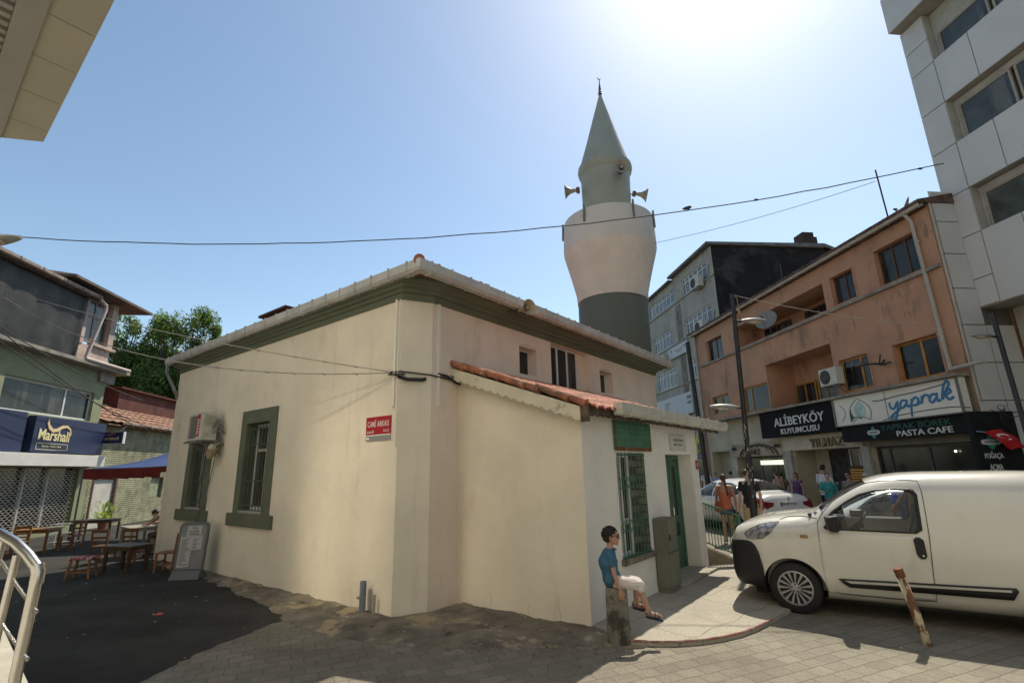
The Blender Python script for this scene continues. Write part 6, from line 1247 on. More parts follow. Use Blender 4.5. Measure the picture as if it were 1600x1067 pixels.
# ================================================================== vehicles (local: x forward from the front hub, y left, z up)
def cr(pts, x):          # piecewise smooth interpolation through (x, v...)
    pts = sorted(pts); 
    if x <= pts[0][0]: return pts[0][1:]
    if x >= pts[-1][0]: return pts[-1][1:]
    for a, b in zip(pts, pts[1:]):
        if a[0] <= x <= b[0]: t_ = (x - a[0]) / (b[0] - a[0]); return tuple(p + (q - p) * t_ for p, q in zip(a[1:], b[1:]))
class Loft:
    def __init__(s, st, belt, roof, tb, n=4.5, grow=0.0, zgrow=0.0, x0=None, x1=None, bulge=.02):
        s.st, s.belt, s.roof, s.tb, s.n, s.grow, s.zg, s.bulge = st, belt, roof, tb, n, grow, zgrow, bulge
        s.x0 = min(p[0] for p in st) if x0 is None else x0; s.x1 = max(p[0] for p in st) if x1 is None else x1
    def par(s, x):
        zb, zt, w = [sum(cr(s.st, x + d)[i] for d in (-.03, -.015, 0, .015, .03)) / 5 for i in range(3)]
        return zb + s.zg * .0, zt + s.zg, w + s.grow
    def g(s, z): return (1 - s.tb * max(0, (z - s.belt) / (s.roof - s.belt)) ** 1.25) * (1 - s.bulge * ((z - .62) / .5) ** 2 * (1 if z < .62 else .4))
    def ys(s, x, z):
        zb, zt, w = s.par(x); zc, h = (zb + zt) / 2, (zt - zb) / 2; u = min(1, abs((z - zc) / h)); return w * s.g(z) * (1 - u ** s.n) ** (1 / s.n)
    def zs(s, x, y):
        zb, zt, w = s.par(x); zc, h = (zb + zt) / 2, (zt - zb) / 2; z = zt
        for _ in range(4): z = zc + h * (1 - min(1, abs(y / (w * s.g(z)))) ** s.n) ** (1 / s.n)
        return z
    def mesh(s, nx=90, nr=56):
        mb = MB(); vs_ = []
        for i in range(nx + 1):
            x = s.x0 + (s.x1 - s.x0) * i / nx; zb, zt, w = s.par(x); zc, h = (zb + zt) / 2, (zt - zb) / 2
            for j in range(nr):
                a = 2 * math.pi * j / nr; c, q = math.cos(a), math.sin(a); e = 2 / s.n
                z = zc + h * math.copysign(abs(q) ** e, q); vs_.append((x, w * s.g(z) * math.copysign(abs(c) ** e, c), z))
        mb.add(vs_, [(i * nr + j, (i + 1) * nr + j, (i + 1) * nr + (j + 1) % nr, i * nr + (j + 1) % nr) for i in range(nx) for j in range(nr)] + [tuple(range(nr)), tuple(nx * nr + j for j in range(nr))[::-1]])
        return mb
    def patch(s, poly, off=.004, side=1, cell=.03, mode='side'):
        """surface patch over polygon: (x,z) on a side, or (x,y) on top"""
        B = [Vector(p) for p in poly]; bd = []
        for a, b in zip(B, B[1:] + B[:1]):
            k = max(1, int((b - a).length / cell)); bd += [a.lerp(b, i / k) for i in range(k)]
        n = len(bd); xs, ys_ = [p.x for p in bd], [p.y for p in bd]; ins = []
        def inside(x, y):
            c = False
            for i in range(n):
                p, q = bd[i], bd[(i + 1) % n]
                if (p.y > y) != (q.y > y) and x < (q.x - p.x) * (y - p.y) / (q.y - p.y) + p.x: c = not c
            return c
        x = min(xs) + cell / 2
        while x < max(xs):
            y = min(ys_) + cell / 2
            while y < max(ys_):
                if inside(x, y) and min((Vector((x, y)) - p).length for p in bd) > cell * .45: ins.append(Vector((x, y)))
                y += cell
            x += cell
        r_ = geometry.delaunay_2d_cdt(bd + ins, [(i, (i + 1) % n) for i in range(n)], [tuple(range(n))], 1, 1e-5)
        V, F = r_[0], r_[2]; mb = MB()
        F = [f for f in F if inside(sum(V[i].x for i in f) / 3, sum(V[i].y for i in f) / 3)]
        if mode == 'side': mb.add([(v.x, side * (s.ys(v.x, v.y) + off), v.y) for v in V], [tuple(f) for f in F])
        else: mb.add([(v.x, v.y, s.zs(v.x, v.y) + off) for v in V], [tuple(f) for f in F])
        return mb
def line_poly(pts, w):
    P_ = [Vector(p) for p in pts]; L_, R_ = [], []
    for i, p in enumerate(P_):
        d = (P_[min(i + 1, len(P_) - 1)] - P_[max(i - 1, 0)]).normalized(); nn = Vector((-d.y, d.x)) * w / 2; L_.append(p + nn); R_.append(p - nn)
    return [tuple(p) for p in L_ + R_[::-1]]
def temp(mb):
    me = mesh_of(mb, 'tmp', [], merge=True); o = bpy.data.objects.new('tmp', me); COL.objects.link(o); return o
def cut(o, cutters):
    for c in cutters: m = o.modifiers.new('b', 'BOOLEAN'); m.operation = 'DIFFERENCE'; m.solver = 'EXACT'; m.object = c
    dg = bpy.context.evaluated_depsgraph_get(); me = bpy.data.meshes.new_from_object(o.evaluated_get(dg)); o.modifiers.clear()
    for c in cutters: bpy.data.objects.remove(c)
    o.data = me; return o
van_paint = mat('van_paint', (.60, .58, .50), .26, var=.04, vs_=1.2, spec=.5, coat=.7, stains=[((.36, .31, .23), 2.2, .54, .74, (1, 1, .6), .35), ((.25, .2, .14), 16, .66, .76, (1, 1, 1), .35)])
car_paint = mat('car_paint', (.62, .62, .62), .25, var=.02, spec=.5, coat=.7)
tyre_m = mat('tyre', (.016, .016, .016), .8, var=.2); rim_m = mat('wheel_trim', (.36, .36, .35), .35, metal=.5, var=.08)
head_m = mat('headlight_glass', (.17, .175, .18), .1, var=.75, vs_=16, spec=.9); red_m = mat('tail_light', (.16, .008, .012), .15, spec=.8, var=.2)
clear = glass_mat('window_glass', (.86, .9, .88)); seam_m = mat('seam', (.02, .02, .018), .9, var=0)
def wheel(t, x, y, r_, side, spokes=15, name='wheel'):
    """tyre and trim; side = +1 faces +y"""
    mb = MB(); w = .185
    pr = [(r_ * .66, -w / 2), (r_ * .9, -w / 2), (r_ * .985, -w * .36), (r_, 0), (r_ * .985, w * .36), (r_ * .9, w / 2 + .004), (r_ * .68, w / 2 + .008), (r_ * .66, w / 2 - .01)]
    c = (x, y - side * w / 2, r_); mb.lathe(c, [(a, b * side) for a, b in pr], 48, ax='y'); tyre = part(mb, name, tyre_m, t, smooth=True, angle=50)
    rr = r_ * .665; mb = MB(); f = y + side * .004
    mb.lathe((x, f, r_), [(rr, -.0), (rr * 1.0, side * .008), (rr * .93, side * .012), (rr * .90, side * .0), (rr * .90, -side * .03)], 48, ax='y', cap=False)
    mb.lathe((x, f, r_), [(rr * .30, -side * .02), (rr * .28, side * .008), (rr * .12, side * .012), (.001, side * .012)], 24, ax='y', cap=False)
    for k in range(spokes):
        a = 2 * math.pi * k / spokes; ca, sa = math.cos(a), math.sin(a)
        p = Vector((x + rr * .26 * ca, f - side * .002, r_ + rr * .26 * sa)); q = Vector((x + rr * .92 * ca, f + side * .002, r_ + rr * .92 * sa)); tw = Vector((-sa, 0, ca))
        d = Vector((0, side * .012, 0)); w0, w1 = rr * .035, rr * .085
        mb.add([p - tw * w0 - d, p + tw * w0 - d, q + tw * w1 - d, q - tw * w1 - d, p - tw * w0 * .6 + d * .5, p + tw * w0 * .6 + d * .5, q + tw * w1 * .75 + d * .5, q - tw * w1 * .75 + d * .5], ((4, 5, 6, 7), (0, 4, 7, 3), (1, 2, 6, 5), (0, 3, 2, 1)))
    part(mb, 'trim', rim_m, tyre, smooth=True, angle=30)
    mb = MB(); mb.lathe((x, f - side * .03, r_), [(rr * .92, 0), (.001, side * .002)], 24, ax='y', cap=False)
    for k in range(5): a = 2 * math.pi * k / 5 + .3; mb.lathe((x + rr * .2 * math.cos(a), f + side * .008, r_ + rr * .2 * math.sin(a)), [(.011, 0), (.011, side * .006), (0, side * .008)], 8, ax='y')
    part(mb, 'hub_backing', mat('hub_dark', (.025, .025, .025), .7), tyre)  # dark disc behind the trim, with the wheel nuts
# ---- the white van
vx = Vector((3.574, 7.016, 0)); hv = R(-56); fwd = Vector((math.sin(hv), math.cos(hv), 0)); lft = Vector((-fwd.y, fwd.x, 0))
vroot = vx - lft * .80
van = T('van', 'white panel van with black bumper and door strip parked at the right', 'van', WF, tuple(vroot), rz=math.atan2(fwd.y, fwd.x), local=True)
ST = [(.745, .36, .80, .50), (.735, .30, .90, .60), (.70, .26, .99, .68), (.62, .235, 1.04, .745), (.50, .23, 1.09, .79), (.38, .23, 1.125, .82), (.2, .18, 1.16, .84), (0, .165, 1.185, .852), (-.22, .165, 1.205, .858), (-.32, .165, 1.24, .858), (-.45, .165, 1.345, .858), (-.62, .165, 1.47, .858),
      (-.80, .165, 1.575, .858), (-.95, .165, 1.64, .858), (-1.12, .165, 1.685, .858), (-1.32, .165, 1.71, .858), (-1.55, .165, 1.72, .858), (-2.4, .165, 1.72, .858), (-2.9, .22, 1.70, .852), (-3.02, .26, 1.66, .84), (-3.09, .34, 1.55, .80)]
VL = Loft(ST, 1.0, 1.72, .15, 5.0)
bo = temp(VL.mesh(110, 72)); cut_ = []
for wx in (0, -2.513):
    for sd in (1, -1): mb = MB(); mb.lathe((wx, sd * .52, .31), [(.355, 0), (.365, sd * .6)], 40, ax='y'); cut_.append(temp(mb))
VI = Loft(ST, 1.0, 1.72, .15, 5.0, grow=-.05, zgrow=-.045, x0=-1.62, x1=-.34)
mi_ = VI.mesh(30, 40); mi_.v = [(v[0], v[1], max(v[2], .42)) for v in mi_.v]; cut_.append(temp(mi_))
swin = [(-.50, 1.045), (-1.34, 1.04), (-1.40, 1.08), (-1.425, 1.46), (-1.39, 1.52), (-1.22, 1.53), (-1.02, 1.51), (-.86, 1.46), (-.70, 1.365), (-.56, 1.26), (-.475, 1.17), (-.465, 1.09)]
mb = MB(); mb.prism(swin, (0, -1.2, 0), (1, 0, 0), ZC, (0, 2.4, 0)); cut_.append(temp(mb))
mb = MB(); nrm = Vector((.42, 0, .56)).normalized(); A_, B_ = Vector((-.385, 0, 1.285)), Vector((-.93, 0, 1.62)); q = nrm * .16
mb.add([A_ + Vector((0, s_ * .70, 0)) + q * k for k in (-1, 1) for s_ in (-1, 1)] + [B_ + Vector((0, s_ * .58, 0)) + q * k for k in (-1, 1) for s_ in (-1, 1)], ((0, 1, 3, 2), (4, 6, 7, 5), (0, 4, 5, 1), (2, 3, 7, 6), (0, 2, 6, 4), (1, 5, 7, 3))); cut_.append(temp(mb))
cut(bo, cut_); body = bo; body.name = body.data.name = 'body'; body.parent = van.e; OFF['body'] = Vector((0, 0, 0)); body.data.materials.clear(); body.data.materials.append(van_paint)
bm = bmesh.new(); bm.from_mesh(body.data); bmesh.ops.recalc_face_normals(bm, faces=bm.faces); bm.to_mesh(body.data); bm.free()
body.data.polygons.foreach_set('use_smooth', [True] * len(body.data.polygons)); sm(body.data, 32)
def ppart(mb, name, m, par, th=.006, smooth=True):
    o = part(mb, name, m, par, smooth=smooth, angle=40)
    s_ = o.modifiers.new('solid', 'SOLIDIFY'); s_.thickness = th; s_.offset = 0; return o
for sd in (1, -1):
    pane = part(VL.patch(swin, -.022, sd, .05), 'side_window', clear, van, smooth=True)
    ring = [(x * 1.0, z) for x, z in swin]; c0 = Vector((-.95, 1.27)); inner = [tuple(c0 + (Vector(p) - c0) * .955) for p in swin]; outer = [tuple(c0 + (Vector(p) - c0) * 1.035) for p in swin]
    mb = MB(); k = len(swin)
    for i in range(k):
        j = (i + 1) % k
        for a in range(3):
            t0, t1 = a / 3, (a + 1) / 3; L2 = lambda p, q, t_: (p[0] + (q[0] - p[0]) * t_, p[1] + (q[1] - p[1]) * t_); f3 = lambda p: (p[0], sd * (VL.ys(*p) + .003), p[1])
            mb.quad(f3(L2(inner[i], inner[j], t0)), f3(L2(inner[i], inner[j], t1)), f3(L2(outer[i], outer[j], t1)), f3(L2(outer[i], outer[j], t0)))
    ppart(mb, 'window_seal', black_plastic, van, .012)
wsp = [(-.375, -.70), (-.375, .70), (-.93, .60), (-.93, -.60)]
part(VL.patch(wsp, -.01, 1, .06, 'top'), 'windscreen', clear, van, smooth=True)
door_line = [(-.37, .31), (-.355, .55), (-.35, .85), (-.365, 1.12), (-.42, 1.22), (-.56, 1.37), (-.72, 1.50), (-.90, 1.585), (-1.1, 1.62), (-1.35, 1.635), (-1.475, 1.62), (-1.49, 1.5), (-1.465, 1.0), (-1.43, .6), (-1.415, .30), (-1.0, .285), (-.5, .29), (-.37, .31)]
for sd in (1, -1):
    low = [(-.362, .30), (-.345, .6), (-.348, .85), (-.36, 1.005), (-1.455, 1.0), (-1.425, .6), (-1.405, .305), (-1.0, .292), (-.5, .295)]
    dr = ppart(VL.patch(low, .0025, sd, .035), 'front_door', van_paint, van, .004)
    mb = VL.patch(line_poly(door_line, .007), .0035, sd, .03); part(mb, 'door_seam', seam_m, dr)
    ppart(VL.patch([(-1.31, .965), (-1.335, .995), (-1.375, .995), (-1.405, .965), (-1.41, .80), (-1.39, .765), (-1.35, .76), (-1.32, .80)], .014, sd, .02), 'handle', black_plastic, dr, .02)
    mb = MB(); yv = sd * (VL.ys(-1.375, .8) + .028); mb.lathe((-1.375, yv, .80), [(.010, -.003), (.010, .003)], 10, ax='y'); part(mb, 'lock', steel, dr)
    o = ppart(VL.patch([(-.50, .475), (-2.10, .525), (-2.115, .50), (-2.06, .405), (-.60, .388), (-.55, .42)], .016, sd, .04), 'side_moulding', black_plastic, van, .02)
    mb = VL.patch([(-.56, .46), (-2.06, .505), (-2.055, .482), (-.62, .433)], .028, sd, .04); part(mb, 'moulding_strip', mat('moulding_pale', (.50, .48, .42), .4), o)
    ppart(VL.patch([(-.145, .955), (-.155, .965), (-.225, .965), (-.235, .955), (-.235, .935), (-.225, .925), (-.155, .925), (-.145, .935)], .006, sd, .02), 'indicator', mat('indicator_amber', (.30, .19, .08), .3), van, .008)
    ppart(VL.patch([(.10, 1.10), (.20, 1.085), (.33, 1.05), (.44, 1.00), (.53, .93), (.51, .885), (.42, .872), (.30, .89), (.19, .97)], .004, sd, .02), 'headlight', head_m, van, .012)
    mb = VL.patch(line_poly([(.09, 1.105), (.20, 1.092), (.34, 1.057), (.45, 1.006), (.54, .935)], .010), .009, sd, .02); part(mb, 'headlight_rim', seam_m, van)
    mb = VL.patch(line_poly([(-.36, 1.165), (-.18, 1.175), (-.02, 1.165), (.08, 1.13)], .008), .003, sd, .03); part(mb, 'bonnet_seam', seam_m, van)
# bumper: black nose below the lights
mb = MB(); cols = [.33, .36, .40, .45, .50, .55, .60, .64, .68, .71, .73, .742]
def zhi(x): return cr([(.33, .52), (.36, .70), (.40, .80), (.45, .845), (.52, .86), (.76, .84)], x)[0]
def zlo(x): return cr([(.33, .24), (.60, .24), (.74, .30)], x)[0]
nz_ = 14; rows = []
for x in cols: rows.append([(x, VL.ys(x, zlo(x) + (zhi(x) - zlo(x)) * j / nz_) + .012 - 0, zlo(x) + (zhi(x) - zlo(x)) * j / nz_) for j in range(nz_ + 1)])
for sd in (1, -1):
    vv = [(p[0] + .012, sd * p[1], p[2]) for r_ in rows for p in r_]; m_ = nz_ + 1
    mb.add(vv, [(i * m_ + j, (i + 1) * m_ + j, (i + 1) * m_ + j + 1, i * m_ + j + 1) for i in range(len(cols) - 1) for j in range(nz_)])
last = rows[-1]; ny = 16
vv = [(last[j][0] + .012 + .045 * (1 - (2 * i / ny - 1) ** 2), last[j][1] * (2 * i / ny - 1), last[j][2]) for i in range(ny + 1) for j in range(nz_ + 1)]
mb.add(vv, [(i * m_ + j, (i + 1) * m_ + j, (i + 1) * m_ + j + 1, i * m_ + j + 1) for i in range(ny) for j in range(nz_)])
ppart(mb, 'front_bumper', black_plastic, van, .02)
for wx in (0, -2.513):
    for sd in (1, -1): wheel(van, wx, sd * .80, .308, sd)
mb = MB()
for wx in (0, -2.513):
    for sd in (1, -1):
        rows_ = [[(wx + r_ * math.cos(a), sd * y, .31 + r_ * math.sin(a)) for a in [R(-18 + 216 * k / 24) for k in range(25)]] for r_, y in ((.355, .50), (.355, .82))]
        mb.add([p for r_ in rows_ for p in r_], [(j, j + 1, 25 + j + 1, 25 + j) for j in range(24)]); 
mb.box(-2.9, .5, -.6, .6, .17, .26); part(mb, 'underbody', mat('underbody', (.02, .02, .02), .9), van)
# mirrors, cab interior, wipers, aerial
for sd in (1, -1):
    mb = MB(); mb.add([(-.46, sd * .86, 1.03), (-.60, sd * .86, 1.03), (-.60, sd * 1.06, 1.03), (-.50, sd * 1.06, 1.03), (-.44, sd * .86, 1.20), (-.60, sd * .86, 1.22), (-.60, sd * 1.07, 1.23), (-.49, sd * 1.07, 1.20)], ((0, 1, 2, 3), (4, 7, 6, 5), (0, 4, 5, 1), (1, 5, 6, 2), (2, 6, 7, 3), (3, 7, 4, 0)))
    o = part(mb, 'mirror', black_plastic, van, bevel=.022); mb = MB(); mb.box(-.603, -.601, *sorted((sd * .89, sd * 1.04)), 1.05, 1.20); part(mb, 'mirror_glass', glass_blue, o)
    mb = MB(); mb.tube([(-.44, sd * .80, 1.06), (-.50, sd * .92, 1.07)], .03, 8); part(mb, 'mirror_stalk', black_plastic, o)
cab = mat('cab_grey', (.045, .045, .047), .8, var=.3)
mb = MB(); mb.box(-.62, -.345, -.74, .74, .75, 1.12); part(mb, 'dashboard', cab, van, bevel=.03)
for y in (.36, -.36):
    mb = MB(); mb.box(-1.45, -1.0, y - .24, y + .24, .55, .72); mb.add([(-1.38, y - .24, .70), (-1.38, y + .24, .70), (-1.24, y + .24, .70), (-1.24, y - .24, .70), (-1.56, y - .2, 1.28), (-1.56, y + .2, 1.28), (-1.44, y + .2, 1.28), (-1.44, y - .2, 1.28)], ((0, 3, 2, 1), (4, 5, 6, 7), (0, 1, 5, 4), (1, 2, 6, 5), (2, 3, 7, 6), (3, 0, 4, 7))); mb.box(-1.57, -1.47, y - .12, y + .12, 1.31, 1.46); part(mb, 'seat', cab, van, bevel=.03)
mb = MB(); c = Vector((-.80, .36, 1.06)); u, w = Vector((0, 1, 0)), Vector((-.5, 0, .86)).normalized(); mb.tube([c + (u * math.cos(a) + w * math.sin(a)) * .185 for a in [2 * math.pi * k / 24 for k in range(25)]], .017, 8, False)
for a in (0, math.pi, -math.pi / 2): mb.tube([c, c + (u * math.cos(a) + w * math.sin(a)) * .18], .018, 6)
mb.lathe((c.x, c.y, c.z - .03), [(.05, 0), (.05, .05), (0, .06)], 12); mb.tube([c, c + Vector((.22, 0, -.12))], .03, 8); part(mb, 'steering_wheel', mat('wheel_black', (.03, .03, .03), .6), van)
mb = MB(); mb.box(-.40, -.33, -.68, .68, 1.222, 1.232)
for y in (-.3, .25): mb.bar((-.36, y, 1.245), (-.43, y + .45, 1.315), .015, .012)
part(mb, 'wiper', black_plastic, van)
mb = MB(); mb.box(-.30, -.26, .55, .70, 1.19, 1.215); part(mb, 'scuttle', black_plastic, van)
# ---- two white cars
CS = [(.86, .34, .62, .56), (.83, .26, .70, .70), (.74, .22, .78, .79), (.55, .2, .85, .84), (.25, .2, .91, .87), (-.1, .2, .955, .88), (-.42, .2, .985, .88), (-.55, .2, 1.03, .88), (-.85, .2, 1.22, .88), (-1.12, .2, 1.36, .88), (-1.4, .2, 1.445, .88), (-1.8, .2, 1.475, .88), (-2.2, .2, 1.46, .88), (-2.6, .2, 1.39, .88), (-2.9, .2, 1.27, .88),
      (-3.15, .2, 1.15, .875), (-3.3, .21, 1.11, .87), (-3.55, .23, 1.09, .84), (-3.68, .26, 1.03, .80), (-3.74, .32, .85, .74), (-3.76, .4, .7, .68)]
def car(label, at, heading, plate=None):
    L_ = Loft(CS, .90, 1.475, .30, 4.2); h_ = R(heading); f_ = Vector((math.sin(h_), math.cos(h_), 0))
    t = T('parked_car', label, 'car', WF, at, 'white cars parked in the street', rz=math.atan2(f_.y, f_.x), local=True)
    o = temp(L_.mesh(90, 60)); cs = []
    for wx in (0, -2.64):
        for sd in (1, -1): mb = MB(); mb.lathe((wx, sd * .55, .32), [(.36, 0), (.37, sd * .6)], 32, ax='y'); cs.append(temp(mb))
    cut(o, cs); o.name = o.data.name = 'body'; o.parent = t.e; OFF[o.name] = Vector((0, 0, 0)); o.data.materials.clear(); o.data.materials.append(car_paint)
    bm = bmesh.new(); bm.from_mesh(o.data); bmesh.ops.recalc_face_normals(bm, faces=bm.faces); bm.to_mesh(o.data); bm.free()
    o.data.polygons.foreach_set('use_smooth', [True] * len(o.data.polygons)); sm(o.data, 35)
    for sd in (1, -1):
        fw = [(-.78, .985), (-1.66, .99), (-1.66, 1.36), (-1.40, 1.355), (-1.15, 1.27)]; rw = [(-1.74, .99), (-2.62, 1.0), (-2.86, 1.10), (-2.62, 1.28), (-2.3, 1.355), (-1.74, 1.365)]
        for p in (fw, rw): ppart(L_.patch(p, .004, sd, .05), 'side_window', glass_dark, t, .006)
        for ln in ([(-.62, .30), (-.55, .6), (-.6, .95)], [(-1.70, .27), (-1.70, .97)], [(-2.5, .6), (-2.62, .8), (-2.68, .98)]): part(L_.patch(line_poly(ln, .008), .002, sd, .04), 'door_seam', mat('faint_seam', (.12, .11, .09), .9), t)
        for x in (-1.45, -2.4): ppart(L_.patch([(x, .86), (x - .18, .87), (x - .18, .895), (x, .885)], .014, sd, .04), 'door_handle', car_paint, t, .015)
        mb = MB(); mb.box(-.98, -.80, *sorted((sd * .86, sd * 1.03)), .97, 1.09); part(mb, 'mirror', black_plastic, t, bevel=.03)
        ppart(L_.patch([(.68, .60), (.5, .66), (.2, .80), (.28, .86), (.5, .82), (.72, .72)], .006, sd, .04), 'headlight', head_m, t, .01)
        ppart(L_.patch([(-3.28, .98), (-3.45, 1.02), (-3.66, .98), (-3.73, .86), (-3.73, .72), (-3.62, .72), (-3.56, .84), (-3.40, .90)], .008, sd, .03), 'tail_light', red_m, t, .012)
        mb = MB(); mb.add([(-3.765, sd * .69, .73), (-3.765, sd * .48, .80), (-3.765, sd * .44, .88), (-3.75, sd * .70, .92), (-3.745, sd * .72, .80)], ((0, 1, 2, 3, 4),)); ppart(mb, 'tail_light', red_m, t, .015, False)
        for wx in (0, -2.64): wheel(t, wx, sd * .84, .315, sd, 10)
    ppart(L_.patch([(-.58, -.70), (-.58, .70), (-1.22, .56), (-1.22, -.56)], .004, 1, .07, 'top'), 'windscreen', glass_dark, t, .006)
    ppart(L_.patch([(-3.12, -.66), (-3.12, .66), (-2.56, .54), (-2.56, -.54)], .004, 1, .07, 'top'), 'rear_window', glass_dark, t, .006)
    part(L_.patch(line_poly([(-.44, -.74), (-.40, 0), (-.44, .74)], .012), .003, 1, .05, 'top'), 'bonnet_seam', seam_m, t); part(L_.patch(line_poly([(-3.24, -.72), (-3.24, .72)], .008), .003, 1, .05, 'top'), 'boot_seam', seam_m, t)
    mb = MB(); mb.box(-3.80, -3.76, -.70, .70, .38, .56); mb.box(.82, .875, -.5, .5, .30, .42); part(mb, 'bumper_insert', black_plastic, t, bevel=.01)
    mb = MB(); mb.add([(-3.70, -.74, .56), (-3.79, -.5, .56), (-3.82, 0, .56), (-3.79, .5, .56), (-3.70, .74, .56), (-3.70, -.74, .68), (-3.79, -.5, .68), (-3.81, 0, .68), (-3.79, .5, .68), (-3.70, .74, .68)], [(i, i + 1, i + 6, i + 5) for i in range(4)]); ppart(mb, 'rear_bumper', car_paint, t, .02)
    mb = MB(); mb.box(-3.785, -3.765, -.26, .26, .79, .90); pl_ = part(mb, 'number_plate', mat('plate_pale', (.55, .56, .55), .4), t)
    if plate:
        mb = MB(); add_text(mb, plate, (-3.786, .20, .815), (0, -1, 0), .42, .062, .002, bold=.03); part(mb, 'plate_lettering', mat('ink', ()), pl_)
        mb = MB(); mb.box(-3.7875, -3.7855, .215, .26, .792, .898); part(mb, 'plate_band', mat('plate_blue', (.02, .04, .25), .4), pl_)
    mb = MB(); mb.tube([(-3.775, .045 * math.cos(a), .965 + .045 * math.sin(a)) for a in [R(40 + 30 * k) for k in range(10)]], .009, 5); mb.lathe((-3.775, 0, .965), [(.012, 0), (0, .01)], 8, ax='x'); part(mb, 'badge', mat('badge', (.06, .06, .06), .3, metal=.6), t)
    mb = MB(); mb.box(-2.9, .5, -.65, .65, .15, .24)
    for wx in (0, -2.64):
        for sd in (1, -1):
            rows_ = [[(wx + r_ * math.cos(a), sd * y, .32 + r_ * math.sin(a)) for a in [R(-18 + 216 * k / 16) for k in range(17)]] for r_, y in ((.36, .5), (.36, .83))]; mb.add([p for r_ in rows_ for p in r_], [(j, j + 1, 18 + j, 17 + j) for j in range(16)])
    part(mb, 'underbody', mat('underbody', ()), t)
    mb = MB(); mb.tube([(-2.75, 0, 1.33), (-2.85, 0, 1.50)], .006, 5); part(mb, 'aerial', black_plastic, t); return t
def rear_at(px, py, heading, back=3.76): h_ = R(heading); return (px + math.sin(h_) * back, py + math.cos(h_) * back, 0)
car('white saloon seen from behind with its plate and red tail lights', rear_at(7.15, 13.75, -13), -13, '34 EP 1153')
car('white car parked behind the van, only bonnet, windscreen and side showing', (5.45, 10.12, 0), -58)
# ================================================================== people (local: facing +y, x to the right hand, z up, metres)
skin_m = mat('skin', (.42, .24, .165), .55, var=.08, vs_=9, spec=.35); skin_p = mat('skin_pale', (.52, .33, .25), .55, var=.08, vs_=9, spec=.35)
hair_d = mat('hair_dark', (.018, .013, .010), .55, var=.3, vs_=20); hair_b = mat('hair_brown', (.07, .04, .022), .6, var=.3, vs_=20); hair_g = mat('hair_grey', (.2, .19, .18), .7, var=.3, vs_=20)
def sph(c, r_, n=10, m=7, rot=None):
    out = []
    for i in range(m + 1):
        p = math.pi * i / m
        for j in range(n if 0 < i < m else 1): a = 2 * math.pi * j / n; v = Vector((r_[0] * math.sin(p) * math.cos(a), r_[1] * math.sin(p) * math.sin(a), r_[2] * math.cos(p))); out.append(Vector(c) + (rot @ v if rot else v))
    return out
def volume(hulls, voxel, smooth_it=5, keep=None):
    """one continuous skin round many tapered volumes; returns verts, faces"""
    bm = bmesh.new()
    for h in hulls:
        vs_ = []
        for e in h: vs_ += [bm.verts.new(p) for p in sph(e[0], e[1] if isinstance(e[1], (tuple, list)) else (e[1],) * 3, rot=e[2] if len(e) > 2 else None)]
        r_ = bmesh.ops.convex_hull(bm, input=vs_); bmesh.ops.delete(bm, geom=list({g for g in r_['geom_interior'] if isinstance(g, bmesh.types.BMVert)}), context='VERTS')
    me = bpy.data.meshes.new('v'); bm.to_mesh(me); bm.free(); o = bpy.data.objects.new('v', me); COL.objects.link(o)
    m = o.modifiers.new('r', 'REMESH'); m.mode = 'VOXEL'; m.voxel_size = voxel
    m = o.modifiers.new('s', 'SMOOTH'); m.factor = .5; m.iterations = smooth_it
    dg = bpy.context.evaluated_depsgraph_get(); e = bpy.data.meshes.new_from_object(o.evaluated_get(dg)); bpy.data.objects.remove(o)
    vs_ = [v.co.copy() for v in e.vertices]; fs = [tuple(p.vertices) for p in e.polygons]; bpy.data.meshes.remove(e); bpy.data.meshes.remove(me)
    if keep:
        fs = [f for f in fs if keep(sum((vs_[i] for i in f), Vector()) / len(f))]; used = sorted({i for f in fs for i in f}); mp = {o_: n for n, o_ in enumerate(used)}; vs_ = [vs_[i] for i in used]; fs = [tuple(mp[i] for i in f) for f in fs]
    return vs_, fs
def vpart(name, m, t, hulls, voxel, it=5, keep=None, solid=0):
    mb = MB(); v, f = volume(hulls, voxel, it, keep); mb.add(v, f); o = part(mb, name, m, t, smooth=True, angle=180)
    if solid: s_ = o.modifiers.new('solid', 'SOLIDIFY'); s_.thickness = solid; s_.offset = -1
    return o
